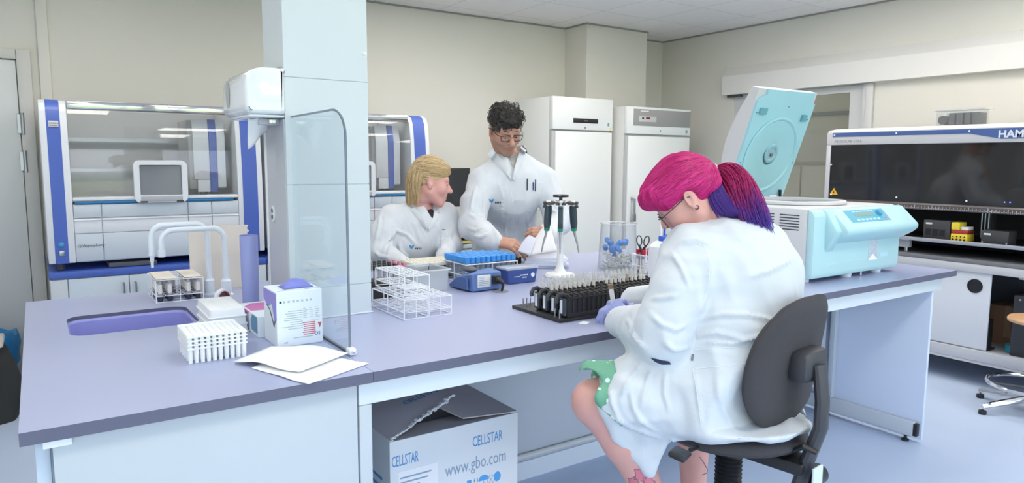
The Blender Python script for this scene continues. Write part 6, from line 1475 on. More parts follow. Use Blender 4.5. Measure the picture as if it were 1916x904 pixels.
    hv, hf_ = hand_mesh(((1.0, 1.25, .7), (1.05, 1.25, .7), (1.05, 1.2, .7), (1.05, 1.2, .7)), .05, (.15, .75, .05), fat=1.08, mirror=False)
    hv = hv*np.array([.9, .72, .9]); g1 = obj_from('glove', [(toW(hv, fr_), hf_)], GLV, body)
    fr2 = hand_frame(wrR+nrm([-.2, .25, .0])*.01, nrm([-.78, .40, -.10]), (0.1, .1, 1)); hv, hf_ = hand_mesh((.45, .6, .35), .1, (.5, .35, .2), mirror=True, fat=1.05); hv = hv*.92; g2 = obj_from('glove', [(toW(hv, fr2), hf_)], GLV, body)
    tt = thing('test_tube', 'short capped sample tube held upright in the gloved hand', 'test tube')
    zt = Vector((0, 0, 1)).rotation_difference(Vector(td)).to_matrix(); Lt = float(np.linalg.norm(tubeB-tubeA))
    MB().lathe([(0, 0), (.005, .002), (.0075, .008), (.0075, Lt-.016), (.006, Lt-.015), (0, Lt-.015)], Vector(tubeA), 16, M=zt).build('tube', mat('milky_tube', (232, 226, 218), .3), tt)
    MB().lathe([(.0082, Lt-.017), (.0082, Lt-.003), (.006, Lt), (0, Lt)], Vector(tubeA), 16, M=zt).build('cap', mat('amber_brown_cap', (142, 116, 92), .4), tt)
    return body
person_pink()
# --- office chair
CHB = mat('charcoal_fabric', (66, 63, 66), .9, var=.05, scale=60, bump=.12, bscale=220); CHP = mat('charcoal_plastic', (58, 57, 62), .45)
ch = thing('office_chair', 'dark grey swivel chair under the seated pink-haired person', 'chair', (1.60, 1.245, 0))
def back_pt(px, py, d): v = D(px, py, d); return Vector((v[0]-1.60, v[1]-1.245, v[2]))
MB().lathe([(0, .672), (.16, .673), (.195, .680), (.206, .692), (.204, .704), (.19, .7135), (0, .7145)], (0, 0, 0), 48).build('seat', CHB, ch, angle=50)
ca_, cf_ = math.radians(-6), None
bx_, by_ = math.sin(math.radians(-6)), math.cos(math.radians(-6))    # the way the chair faces
fx = Vector((bx_, by_, 0)); lx = Vector((-by_, bx_, 0))
bc = Vector((BC[0]-1.60, BC[1]-1.245, BC[2]))
# curved backrest shell
def backrest(th0, th1, shrink):
    n1, n2 = 21, 25; f = []; bk = []
    for i in range(n1):
        for j in range(n2):
            u = -1+2*i/(n1-1); v = -1+2*j/(n2-1)
            # map the square to a rounded, slightly tapering outline
            hw = .182*(1-.20*max(0, v)**1.3-.08*max(0, -v)**2)*shrink; hh = .178*shrink; p_ = 3.3
            nrm_ = (abs(u)**p_+abs(v)**p_)**(1/p_) if (u or v) else 1; mx = max(abs(u), abs(v)); k = mx/nrm_ if nrm_ else 1
            a, b_ = u*k*hw, v*k*hh
            cur = .030*(a/.2)**2+.012*math.cos(v*1.5)+.020*(b_/.2)
            edge = max(0, 1-(1-mx)/.22) if mx > .78 else 0
            base = bc+lx*a+Vector((0, 0, 1))*b_+fx*(cur-.02)+fx*(-.046*(b_/.178))
            f.append(base+fx*(th1*(1-edge**2)+.0)); bk.append(base-fx*(th0*(1-.8*edge**2)))
    q = [(i*n2+j, i*n2+j+1, (i+1)*n2+j+1, (i+1)*n2+j) for i in range(n1-1) for j in range(n2-1)]; o = n1*n2
    rim = [(i, 0) for i in range(n1)]+[(n1-1, j) for j in range(1, n2)]+[(i, n2-1) for i in range(n1-2, -1, -1)]+[(0, j) for j in range(n2-2, 0, -1)]
    ix = [i*n2+j for i, j in rim]; m = len(ix)
    return MB().add(f+bk, q+[tuple(o+k for k in reversed(t)) for t in q]+[(ix[k], ix[(k+1) % m], o+ix[(k+1) % m], o+ix[k]) for k in range(m)])
backrest(.018, .030, 1.0).build('backrest', CHB, ch, angle=55)
bkp = bc-fx*.045
b = MB(); b.rbox(bkp+Vector((0, 0, -.005))+lx*-.01, (.125, .055, .085), .018, Euler((0, 0, math.radians(6)))); b.build('back_bracket', CHP, ch)
b = MB(); p0 = bkp-fx*.03+Vector((0, 0, -.0)); zc = .635
b.tube([p0+lx*-.01, p0-fx*.018+Vector((0, 0, -.09)), p0-fx*.018+Vector((0, 0, -.16)), Vector((p0.x, p0.y, zc+.02))+fx*.015, Vector((p0.x, p0.y, zc-.065))+fx*.035], [.024, .026, .027, .028, .030], 12, flat=.62, up=lx); b.build('back_post', CHP, ch)
b = MB(); pl0 = Vector((p0.x, p0.y, .60))+fx*.02; b.rbox((pl0+Vector((0, 0, .585)))/2 if 0 else Vector(((pl0.x)/2, (pl0.y)/2, .645)), (.085, abs(pl0.length-.575)*.0+.24, .036), .008, Euler((0, 0, math.atan2(pl0.y, pl0.x)+PI/2))); b.rbox(Vector((0, 0, .650)), (.15, .17, .034), .01); b.build('tilt_mechanism', mat('black_plastic'), ch)
b = MB(); b.cyl(pl0+lx*-.03-fx*.0, pl0+lx*-.085, .030, .027, 20); b.build('tension_knob', mat('black_plastic'), ch)
b = MB(); b.rbox(pl0+fx*-.036+Vector((0, 0, .02)), (.05, .006, .07), .002, Euler((0, 0, math.radians(6)))); b.build('care_label', mat('label_white_blue', (206, 220, 232), .6), ch)
lv = [back_pt(1318, 832, 1.90), back_pt(1292, 842, 1.80), back_pt(1272, 850, 1.74)]
b = MB(); b.tube([Vector((-.02, -.04, .655)), lv[0], lv[1]], .006, 8); b.rbox(lv[2], (.075, .045, .016), .007, Euler((.25, .15, .5))); b.build('lever', mat('black_plastic'), ch)
l2 = [back_pt(1468, 850, 1.86), back_pt(1505, 835, 1.80), back_pt(1530, 848, 1.78)]
b = MB(); b.tube([Vector((.05, -.03, .650))]+l2, [.006, .007, .010, .008], 8, flat=.7); b.build('lever', mat('black_plastic'), ch)
b = MB(); pr = []; z = .32
while z < .635: pr += [(.033, z), (.0385, z+.006), (.033, z+.012)]; z += .012
b.lathe([(0, .32)]+pr+[(0, .634)], (0, 0, 0), 24); b.build('bellows_column', BLACK, ch, angle=15)
b = MB(); b.cyl((0, 0, .09), (0, 0, .32), .022); b.build('gas_spring', STEEL, ch)
b = MB(); b.tube([(.235*math.cos(2*PI*k/40), .235*math.sin(2*PI*k/40), .262) for k in range(40)], .010, 8, True); [b.tube([(.02*math.cos(a), .02*math.sin(a), .24), (.228*math.cos(a), .228*math.sin(a), .262)], .008, 8) for a in (.3, 2.4, 4.5)]; b.build('foot_ring', CHROME, ch)
for k in range(5):
    a = .5+2*PI*k/5; c, s = math.cos(a), math.sin(a)
    b = MB(); b.tube([(.02*c, .02*s, .105), (.15*c, .15*s, .09), (.30*c, .30*s, .066)], [.030, .024, .018], 10, flat=.8); l = b.build('leg', CHP, ch)
    b = MB(); b.cyl((.298*c-.02*s, .298*s+.02*c, .0255), (.298*c+.02*s, .298*s-.02*c, .0255), .025, n=20); b.cyl((.298*c, .298*s, .03), (.298*c, .298*s, .07), .006); b.build('caster', BLACK, l)
# ================================================================ the standing man
def logo(T, x, y, body, s=1.0):
    lb = mat('logo_blue', (70, 150, 205), .8); lk = mat('logo_dark', (70, 78, 92), .8)
    patch('printed_logo', T, [(x+s*dx, y+s*dy) for dx, dy in ((-6, -3), (-3, -4), (-1, -1), (2, -4), (4, -3), (2, 2), (-1, 4), (-4, 2))], lb, body, .0015)
    for k in range(4): patch('printed_letters', T, [(x+s*(7+3.1*k+dx), y+s*(3+dy)) for dx, dy in ((-1, -1.6), (1, -1.6), (1, 1.6), (-1, 1.6))], lk, body, .0015)
def person_man():
    neck = D(957, 292, 3.96); pel = np.array([2.30, 3.47, .93])
    f0 = nrm((-.42, -.90, 0)); L = np.cross([0, 0, 1.], f0); UPv = np.array([0, 0, 1.])
    hc = D(945, 243, 3.86)
    hf = nrm(np.array([-.30, -.80, 0])*.86+np.array([0, 0, -.46])+CR*.16); hu = nrm(np.array([0, 0, 1.])-hf*hf[2]-CR*.07); HLf = np.cross(hu, hf); hu = np.cross(hf, HLf)/np.linalg.norm(np.cross(hf, HLf)) ; HLf = np.cross(hu, hf)*-1 if np.cross(hu, hf)@L < 0 else np.cross(hu, hf)
    S_ = 1.02; HF = (hc, np.stack([HLf, hf, hu], 1)*S_)
    sR = D(898, 338, 3.90); sL = D(1018, 331, 4.02); eR = D(884, 424, 3.80); wR = D(926, 452, 3.62); eL = D(1046, 415, 3.98); wL = D(1031, 443, 3.74)
    hpR = pel+L*-.09; hpL = pel+L*.09
    b = SDF((1.6, 2.7, .0), (2.95, 3.85, 1.62), .0075)
    b.cap(pel, (pel+neck)/2, .115, .115, 0, (f0, .8)).cap((pel+neck)/2, neck-[0, 0, .08], .115, .10, .05, (f0, .75)); b.cap(W(HF, 0, -.04, -.08), neck-[0, 0, .05], .056, .062, .03)
    for s_, e_, w_ in ((sR, eR, wR), (sL, eL, wL)): b.cap(neck-[0, 0, .05], s_, .05, .05, .03); b.chain([s_, e_, w_], [.048, .040, .026], .02)
    for hp in (hpR, hpL): b.chain([hp, hp+[0, -.01, -.42], hp+[0, .02, -.84]], [.085, .055, .04], .02)
    bv, bf = b.mesh(2); hv, hfc = head_sdf(.0022, nose=1.15, jaw=1.02).mesh(1); lm = lipmask(hv, hfc); c = hv[hfc].mean(1)
    stb = (c[:, 2] < -.040) & (c[:, 2] > -.125) & (c[:, 1] > .02) & ~lm; hv = toW(hv, HF); hfc = hfc[:, ::-1] if np.linalg.det(HF[1]) < 0 else hfc
    Sx = mat('greying_stubble_skin', (172, 134, 116), .65, var=.12, scale=260); mi = np.concatenate([np.zeros(len(bf)), np.where(lm, 1, np.where(stb, 2, 0))])
    parts = [(bv, bf), (hv, hfc)]
    fR = nrm(D(985, 462, 3.56)-wR); frR = hand_frame(wR+fR*.012, fR, (-.15, -.55, .85)); h1, g1 = hand_mesh(((.35, .45, .3), (.35, .5, .3), (.4, .5, .3), (.45, .5, .3)), .12, (.65, .45, .25), mirror=True, fat=1.08); parts.append((toW(h1*1.02, frR), g1))
    fL = nrm(D(1012, 436, 3.66)-wL); frL = hand_frame(wL+fL*.012, fL, nrm(-f0*-.5+np.array([.6, -.4, .4]))); h2, g2 = hand_mesh((.7, .9, .5), .05, (.25, .6, .15), mirror=False, fat=1.08); parts.append((toW(h2*1.0, frL), g2))
    mi = np.concatenate([mi, np.zeros(len(g1)+len(g2))])
    body = obj_from('person', parts, [SKINB, LIPB, Sx], mi=mi)
    tag(body, 'standing person with dark curly hair, glasses and white lab coat leafing through papers', 'person')
    # coat
    s = SDF((1.55, 2.75, .42), (2.98, 3.90, 1.50), .0075)
    s.cap(pel-[0, 0, .0], pel+[0, 0, .2], .175, .165, 0, (f0, .78)); s.cap(pel+[0, 0, .2], neck-[0, 0, .20], .165, .172, .06, (f0, .74)); s.cap(pel-[0, 0, .36], pel, .20, .175, .05, (f0, .8))
    s.cap(sR+L*.04-[0, 0, .05], sL-L*.04-[0, 0, .05], .080, .080, .05, (f0, .95)); s.cap(neck-[0, 0, .095], neck-[0, 0, .03], .115, .076, .06)
    s.cap(neck-[0, 0, .035], sR+[0, 0, .0], .066, .060, .05); s.cap(neck-[0, 0, .035], sL+[0, 0, .0], .066, .060, .05)
    s.chain([sR-[0, 0, .018], (sR+eR)/2-L*.008, eR], [.072, .074, .068], .02); s.chain([eR, (eR+wR)/2, wR], [.068, .058, .046], .02)
    s.chain([sL-[0, 0, .018], eL], [.072, .070], .02); s.chain([eL, wL], [.068, .047], .02)
    nd = nrm(W(HF, 0, -.045, -.10)-(neck-[0, 0, .06])); s.cap(neck-nd*.01, neck+nd*.15, .068, .082, .006, sub=True)
    # open neckline
    s.cap(neck+f0*.08-[0, 0, .0], neck+f0*.155-[0, 0, .125], .040, .010, .006, sub=True)
    cv, cf = s.mesh(3); cv = folds(cv, cf, .006, (6, 6, 2.6), 5.2); cv = folds(cv, cf, .0035, (15, 15, 8), 2.2); cv = lap(lap(cv, cf), cf, .3)
    cv = creases(cv, cf, [[(876, 400), (890, 408), (905, 402)], [(872, 425), (890, 432), (908, 424)], [(884, 440), (900, 444), (915, 436)], [(905, 350), (900, 385), (910, 420)], ([(930, 330), (940, 370), (938, 420)], .004, .012), ([(985, 400), (990, 430), (985, 465)], .005, .012), [(920, 420), (930, 440), (934, 465)], ([(1012, 350), (1006, 385), (1010, 420)], .005, .012), [(890, 350), (884, 375), (880, 395)], ([(950, 400), (945, 430), (950, 465)], .004, .01), [(1025, 380), (1035, 395), (1045, 400)]], .0075, .011)
    coat = obj_from('lab_coat', [(cv, cf)], COTTON, body); T = bvh(coat); thread = mat('white_thread')
    # shirt at the open neck
    sh = SDF(neck-.2, neck+.16, .005); sh.cap(neck-[0, 0, .13]+f0*.04, neck-[0, 0, .02], .080, .064, 0); sh.cap(neck+f0*.085-[0, 0, .12], neck+f0*.05-[0, 0, .02], .030, .03, .02); sh.cap(neck+nd*.0, neck+nd*.15, .055, .06, .004, sub=True)
    CK = bpy.data.materials.new('checked_shirt'); CK.use_nodes = True; nt = CK.node_tree; tc = nt.nodes.new('ShaderNodeTexCoord'); chk = nt.nodes.new('ShaderNodeTexChecker'); chk.inputs['Scale'].default_value = 110; chk.inputs['Color1'].default_value = rgb(178, 172, 164); chk.inputs['Color2'].default_value = rgb(204, 202, 198); nt.links.new(tc.outputs['Object'], chk.inputs['Vector']); nt.links.new(chk.outputs['Color'], nt.nodes['Principled BSDF'].inputs['Base Color']); nt.nodes['Principled BSDF'].inputs['Roughness'].default_value = .85
    obj_from('shirt', [sh.mesh(1)], CK, body)
    cb = MB(); n = 30; nd = nrm(nd*.35+UPv*.65); e1 = nrm(np.cross(nd, f0)); e2 = np.cross(nd, e1); base = neck+nd*.016; vs = []; ks = []
    for k in range(n+1):
        a = 1.25+(2*PI-2.5)*k/n; fw = -e2 if e2@f0 > 0 else e2
        dirv = e1*math.sin(a)+(-fw)*math.cos(a); front = max(0, math.cos(a))
        for r_, hgt in ((.092, -.040), (.084, .034), (.079, .035), (.085, -.040)): vs.append(base+dirv*r_*(1+.16*front)+nd*(hgt-.055*front))
    cb.add(vs, [(k*4+j, k*4+(j+1) % 4, (k+1)*4+(j+1) % 4, (k+1)*4+j) for k in range(n) for j in range(4)]); cb.build('collar', COTTON, coat, angle=60)
    flaps(T, coat, (([(921, 279), (933, 291), (946, 311), (957, 334)], [(912, 289), (924, 304), (940, 321), (955, 338)]), ([(975, 273), (970, 287), (964, 310), (958, 334)], [(985, 281), (980, 296), (972, 316), (962, 338)])), 3.85)
    seam('front_placket', T, [(956, 350), (960, 400), (964, 465)], .0016, thread, coat); seam('front_placket', T, [(964, 350), (970, 400), (974, 460)], .0012, thread, coat)
    for a in ([(905, 352), (925, 350), (951, 352)], [(903, 352), (905, 378), (907, 398)], [(987, 342), (1003, 342), (1016, 342)], [(985, 343), (985, 380), (986, 393)], [(986, 393), (1003, 396), (1014, 392)]): seam('pocket_seam', T, a, .0013, thread, coat)
    seam('shoulder_seam', T, [(893, 332), (900, 352), (905, 385)], .0013, thread, coat); seam('shoulder_seam', T, [(1016, 330), (1010, 350), (1011, 380)], .0013, thread, coat)
    logo(T, 920, 376, coat)
    for x, y0, y1, c in ((986, 336, 356, (40, 44, 60)), (997, 341, 356, (52, 62, 120)), (1001, 338, 358, (60, 66, 110))):
        q0 = hit(T, x, y0+4); q1 = hit(T, x, y1)
        if q0 and q1: MB().tube([q1[0]+q1[1]*.004, q0[0]+q0[1]*.005, q0[0]+q0[1]*.005+(q0[0]-q1[0])*.35], .0032, 8).build('pen', mat('pen_%d' % c[2], c, .35), coat)
    # trousers and shoes
    tr_ = SDF((1.9, 3.1, .05), (2.75, 3.85, 1.05), .009); tr_.cap(pel-[0, 0, .04], pel+[0, 0, .05], .15, .15, 0, (f0, .8))
    for hp in (hpR, hpL): tr_.chain([hp, hp+[0, -.01, -.42], hp+[0, .02, -.82]], [.10, .078, .066], .03)
    obj_from('trousers', [tr_.mesh(2)], mat('dark_denim', (56, 62, 84), .85, var=.1), body)
    for hp in (hpR, hpL):
        a0 = hp+np.array([0, .02, -.83]); a0[2] = .08; f_ = SDF(a0-.22, a0+.3, .007); f_.cap(a0-[0, 0, .03], a0+f0*.17-[0, 0, .045], .045, .042, 0); f_.cap(a0, a0+[0, 0, .03], .045, .045, .02); f_.plane((0, 0, .004), (0, 0, -1)); obj_from('shoe', [f_.mesh(1)], mat('dark_leather', (48, 42, 40), .5), body)
    # hair: dark curls
    HD = hairmat("dark_curly_hair", (58, 54, 52), .5)
    hs = SDF((-.13, -.15, -.10), (.13, .15, .17), .003); hs.ell((0, -.016, .046), (.080, .102, .092), 0); hs.ell((0, .042, .100), (.060, .062, .034), .02)
    hs.ell((0, .116, -.022), (.085, .070, .090), .006, sub=True)
    for q in (-1, 1): hs.ell((q*.085, .035, -.055), (.040, .050, .070), .008, sub=True); hs.ell((q*.092, -.012, -.028), (.028, .034, .044), .008, sub=True)
    hs.ell((0, -.03, -.11), (.1, .1, .055), .01, sub=True); v_, f_ = hs.mesh(1); v_ = folds(v_, f_, .006, (42, 42, 42), 3.); hlocal = v_.copy(); hn = vnormals(v_, f_)
    if np.linalg.det(HF[1]) < 0: f_ = f_[:, ::-1]
    obj_from('hair', [(toW(v_, HF), f_)], HD, body)
    rnd = random.Random(9); pk, pg = [], []
    ctr = np.array([0, -.016, .04])
    for i in range(520):
        k = rnd.randrange(len(hlocal)); p = hlocal[k]
        if (p-ctr)@hn[k] < 0 or p[2] < -.02: continue
        n_ = hn[k]; e1 = nrm(np.cross(n_, [rnd.uniform(-1, 1), rnd.uniform(-1, 1), .3])); e2 = np.cross(n_, e1); R_ = rnd.uniform(.007, .013)*(1.15 if p[2] > .09 else .8); tw = rnd.uniform(3.5, 6.5)
        pts = [W(HF, *(p+n_*(.001+.008*t*(1 if p[2] > .06 else .4))+e1*R_*math.cos(tw*t)+e2*R_*math.sin(tw*t)-e1*R_)) for t in np.linspace(0, 1, 9)]
        (pg if p[2] < .045 and rnd.random() < .75 else pk).append(pts)
    npk = len(pk); strands('hair_strands', pk+pg, lambda t, i: .0025*(1-.5*t), hairmat('dark_strands', (60, 56, 54), .5, True), body, lambda i, t, p: (.045, .040, .037, 1) if i < npk else (.12, .11, .105, 1))
    [strands('eyebrow', [[W(HF, q*(.014+.036*t), .090-.014*t*t, .031+.006*math.sin(PI*t)) for t in np.linspace(0, 1, 8)]], lambda t, i: .0032*(1-.4*t), HD, body, n=6) for q in (-1, 1)]
    for q in (-1, 1): MB().ell(Vector(W(HF, q*.031, .0765, .003)), (.0115,)*3, 14).build('eye', EYEW, body); MB().ell(Vector(W(HF, q*.031, .0858, -.0008)), (.005,)*3, 10).build('iris', IRIS, body)
    for q in (-1, 1): # lowered lids
        MB().ell(Vector(W(HF, q*.031, .0778, .0065)), (.0148, .0128, .0120), 14).build('eyelid', SKINB, body)
    gl = MB(); fm = mat('dark_brown_frame', (48, 34, 32), .3)
    def sq(q, r): return [W(HF, q*.034+.027*r*math.copysign(abs(math.cos(a))**.55, math.cos(a)), .1045-.007*(abs(math.cos(a))), .004+.0175*r*math.copysign(abs(math.sin(a))**.6, math.sin(a))) for a in [2*PI*k/28 for k in range(28)]]
    for q in (-1, 1): gl.tube(sq(q, 1), .0021, 6, True); gl.tube([W(HF, q*.060, .098, .012), W(HF, q*.077, .07, .013), W(HF, q*.0825, .0, .014), W(HF, q*.083, -.014, .004)], .0022, 6)
    gl.tube([W(HF, -.008, .107, .009), W(HF, 0, .110, .011), W(HF, .008, .107, .009)], .002, 6); go = gl.build('glasses', fm, body)
    for q in (-1, 1): MB().plate(sq(q, .95), .0008, HF[1][:, 1]).build('lens', clear('spectacle_lens'), go)
    # the sheet in his hands
    A, B, C, E_ = D(985, 478, 3.50), D(1042, 470, 3.42), D(1026, 412, 3.72), D(1003, 440, 3.70)
    n = 12; vs = []
    for i in range(n+1):
        for j in range(n+1):
            u, v = i/n, j/n; p = (A*(1-u)+B*u)*(1-v)+(E_*(1-u)+C*u)*v; p = p+CU*.018*math.sin(PI*u)*v-CF*.03*math.sin(PI*v); vs.append(p)
    ps = MB().add(vs, [(i*(n+1)+j, i*(n+1)+j+1, (i+1)*(n+1)+j+1, (i+1)*(n+1)+j) for i in range(n) for j in range(n)]).build('paper_sheet', PAPER, angle=80); sm = ps.modifiers.new('thickness', 'SOLIDIFY'); sm.thickness = .0006
    tag(ps, 'white sheet of paper lifted by the standing person', 'paper')
    A, B, C, E_ = D(968, 470, 3.52), D(992, 478, 3.47), D(1006, 447, 3.60), D(990, 440, 3.62)
    vs = []
    for i in range(n+1):
        for j in range(n+1): u, v = i/n, j/n; p = (A*(1-u)+B*u)*(1-v)+(E_*(1-u)+C*u)*v; vs.append(p+CU*.010*math.sin(PI*v))
    ps = MB().add(vs, [(i*(n+1)+j, i*(n+1)+j+1, (i+1)*(n+1)+j+1, (i+1)*(n+1)+j) for i in range(n) for j in range(n)]).build('paper_sheet', mat('pale_grey_paper', (205, 208, 224), .8), angle=80); sm = ps.modifiers.new('thickness', 'SOLIDIFY'); sm.thickness = .0006  # paper in one even pale grey
    tag(ps, 'greyish paper sheet with folded corner under the fingers of the standing person', 'paper')
person_man()
# ================================================================ the seated blonde woman behind the bench
def person_blonde():
    neck = D(788, 384, 3.82); f0 = nrm((.30, -.95, 0)); L = np.cross([0, 0, 1.], f0); pel = np.array([1.58, 3.55, .665])
    hc = D(806, 342, 3.78)
    hf = nrm(CR*.93+CF*.20-CU*.20); hu = nrm(CU*.96+CR*.10); hu = nrm(hu-hf*(hu@hf)); HLf = np.cross(hu, hf); S_ = 1.0; HF = (hc, np.stack([HLf, hf, hu], 1)*S_)
    sR = D(733, 408, 3.74); sL = D(831, 402, 3.92); eR = D(712, 470, 3.66); wR = D(752, 492, 3.50); eL = D(842, 460, 3.84); wL = D(832, 484, 3.60)
    b = SDF((1.15, 2.85, .02), (2.25, 3.95, 1.48), .0075)
    b.cap(pel, (pel+neck)/2, .12, .11, 0, (f0, .8)).cap((pel+neck)/2, neck-[0, 0, .07], .11, .095, .05, (f0, .75)); b.cap(W(HF, 0, -.04, -.08), neck-[0, 0, .05], .048, .054, .03)
    for s_, e_, w_ in ((sR, eR, wR), (sL, eL, wL)): b.cap(neck-[0, 0, .05], s_, .045, .045, .03); b.chain([s_, e_, w_], [.044, .038, .025], .02)
    hp = [pel+L*q*.09 for q in (-1, 1)]; kn = [h+f0*.32+np.array([0, 0, -.0]) for h in hp]; an = [k+np.array([.0, .02, -.36])+f0*-.10 for k in kn]
    for h, k, a in zip(hp, kn, an): b.chain([h, k, a], [.085, .058, .04], .02)
    bv, bf = b.mesh(2); hv, hfc = head_sdf(.0022, nose=1.05, jaw=.98, female=True).mesh(1); lm = lipmask(hv, hfc); hv = toW(hv, HF); hfc = hfc[:, ::-1] if np.linalg.det(HF[1]) < 0 else hfc
    parts = [(bv, bf), (hv, hfc)]; mi = np.concatenate([np.zeros(len(bf)), lm.astype(int)])
    for w_, q, mir in ((wR, nrm(wR-eR), True), (wL, nrm(wL-eL), False)):
        fr_ = hand_frame(w_+q*.01, nrm(q*.8+L*(.4 if mir else -.4)), (0, 0, 1)); h1, g1 = hand_mesh((.35, .45, .3), .1, (.6, .4, .2), mirror=mir, fat=.98); parts.append((toW(h1*.93, fr_), g1)); mi = np.concatenate([mi, np.zeros(len(g1))])
    body = obj_from('person', parts, [SKINA, LIPA], mi=mi)
    tag(body, 'seated person with tied blonde hair and white lab coat looking towards the standing one', 'person')
    s = SDF((1.10, 2.85, .40), (2.30, 4.0, 1.36), .0075)
    s.cap(pel, (pel+neck)/2, .165, .150, 0, (f0, .85)); s.cap((pel+neck)/2, neck-[0, 0, .16], .150, .150, .05, (f0, .80)); s.ell((pel+neck)/2+f0*.075+np.array([0, 0, .05]), (.125, .085, .085), .05, np.stack([L, f0, [0, 0, 1.]], 1))
    s.cap(sR+L*.03-[0, 0, .02], sL-L*.03-[0, 0, .02], .070, .070, .05, (f0, .95)); s.cap(neck-[0, 0, .085], neck-[0, 0, .03], .105, .066, .05)
    s.cap(neck-[0, 0, .035], sR, .058, .056, .04); s.cap(neck-[0, 0, .035], sL, .058, .056, .04)
    s.chain([sR-[0, 0, .012], (sR+eR)/2-L*.006, eR], [.080, .074, .062], .025); s.chain([eR, wR], [.062, .044], .02); s.chain([sL-[0, 0, .005], eL], [.076, .062], .025); s.chain([eL, wL], [.062, .044], .02)
    for h, k in zip(hp, kn): s.cap(h, h+(k-h)*.75, .125, .105, .05)
    nd = nrm(W(HF, 0, -.045, -.10)-(neck-[0, 0, .06])); s.cap(neck-nd*.012, neck+nd*.15, .058, .075, .006, sub=True); s.cap(neck+f0*.07, neck+f0*.15-[0, 0, .12], .036, .008, .006, sub=True)
    cv, cf = s.mesh(3); cv = folds(cv, cf, .0055, (6, 6, 3.4), 1.7); cv = folds(cv, cf, .003, (14, 14, 8), 6.4); cv = lap(lap(cv, cf), cf, .3)
    cv = creases(cv, cf, [[(715, 476), (726, 450), (740, 432), (762, 440), (782, 462)], [(737, 432), (733, 455), (724, 480)], [(745, 450), (750, 470), (765, 484)], [(712, 400), (708, 430), (700, 455)], [(700, 470), (712, 480), (728, 482)], [(818, 420), (826, 445), (830, 475)], [(845, 430), (840, 455), (846, 472)], [(850, 462), (838, 468), (830, 478)], ([(770, 410), (780, 430), (785, 450)], .004, .012)], .0085, .011)
    m = (cv[:, 1] < 3.19) & (cv[:, 2] < .9035) & (cv[:, 2] > .80); cv[m, 2] = .9035
    coat = obj_from('lab_coat', [(cv, cf)], COTTON, body); T = bvh(coat); thread = mat('white_thread')
    cb = MB(); n = 26; e1 = nrm(np.cross(nd, f0)); e2 = np.cross(nd, e1); fw = e2 if e2@f0 > 0 else -e2; base = neck+nd*.022; vs = []
    for k in range(n+1):
        a = .55+(2*PI-1.1)*k/n; dirv = e1*math.sin(a)+fw*math.cos(a); front = max(0, math.cos(a))
        for r_, hgt in ((.072, -.032), (.066, .020), (.062, .021), (.066, -.032)): vs.append(base+dirv*r_*(1+.12*front)+nd*(hgt-.03*front))
    cb.add(vs, [(k*4+j, k*4+(j+1) % 4, (k+1)*4+(j+1) % 4, (k+1)*4+j) for k in range(n) for j in range(4)]); cb.build('collar', COTTON, coat, angle=60)
    flaps(T, coat, (([(775, 388), (785, 398), (793, 412), (800, 425)], [(767, 393), (778, 406), (788, 420), (797, 431)]), ([(812, 391), (811, 404), (806, 418), (801, 426)], [(821, 396), (819, 410), (812, 424), (803, 433)])), 3.72)
    seam('front_placket', T, [(793, 415), (800, 435), (808, 452), (806, 470)], .0014, thread, coat); seam('front_placket', T, [(787, 412), (794, 436), (801, 455), (800, 472)], .0012, thread, coat)
    seam('shoulder_seam', T, [(716, 384), (727, 405), (733, 430), (727, 455)], .0013, thread, coat); seam('pocket_seam', T, [(806, 430), (820, 429), (838, 431)], .0013, thread, coat)
    seam('pocket_tab', T, [(827, 430), (833, 430)], .0022, mat('dark_ink'), coat); logo(T, 771, 462, coat)
    tp = SDF(neck-.2, neck+.1, .005); tp.cap(neck+f0*.06-[0, 0, .10], neck+f0*.035-[0, 0, .055], .05, .05, 0); obj_from('dark_top', [tp.mesh(1)], mat('black_jersey'), body)
    tr_ = SDF((1.1, 2.95, .05), (2.2, 3.95, .95), .009); tr_.cap(pel-[.05, 0, .0], pel+[.05, 0, .0], .13, .13, 0)
    for h, k, a in zip(hp, kn, an): tr_.chain([h, k, a+[0, 0, .03]], [.10, .078, .062], .03)
    obj_from('trousers', [tr_.mesh(2)], mat('dark_denim', (56, 62, 84), .85), body)
    for a in an:
        f_ = SDF(a-.2, a+.26, .007); f_.cap(a-[0, 0, .035], a+f0*.14-[0, 0, .055], .044, .040, 0); f_.cap(a, a-[0, 0, .03], .044, .044, .02); f_.plane(a-[0, 0, .085], (0, 0, -1)); obj_from('shoe', [f_.mesh(1)], mat('dark_leather', (48, 42, 40), .5), body)
    # hair, combed back and tied low, ends loose on the neck
    HB_ = hairmat('blonde_hair', (206, 176, 130), .45); HS = hairmat('blonde_strands', (200, 170, 120), .45, True)
    hs = SDF((-.13, -.15, -.16), (.13, .15, .16), .003); hs.ell((0, -.018, .046), (.084, .102, .098), 0); hs.ell((0, .042, .082), (.058, .048, .034), .03); hs.cap((0, -.085, .0), (0, -.076, -.105), .050, .028, .04)
    hs.ell((0, .114, -.026), (.080, .077, .096), .006, sub=True)
    for q in (-1, 1): hs.ell((q*.085, .030, -.055), (.040, .050, .072), .008, sub=True); hs.ell((q*.092, -.006, -.014), (.026, .026, .034), .008, sub=True)
    v_, f_ = hs.mesh(2); v_ = folds(v_, f_, .0025, (12, 12, 50), 2.); hloc, hfl = v_.copy(), f_.copy(); f_ = f_ if np.linalg.det(HF[1]) > 0 else f_[:, ::-1]; obj_from('hair', [(toW(v_, HF), f_)], HB_, body)
    rnd = random.Random(21); c0 = np.array([0, -.016, .042]); r0 = np.array([.0865, .1055, .0985]); tl = np.array([0, -.125, .018])
    def onE(p, k=1.): q = (p-c0)/r0; return c0+r0*q/np.linalg.norm(q)*k
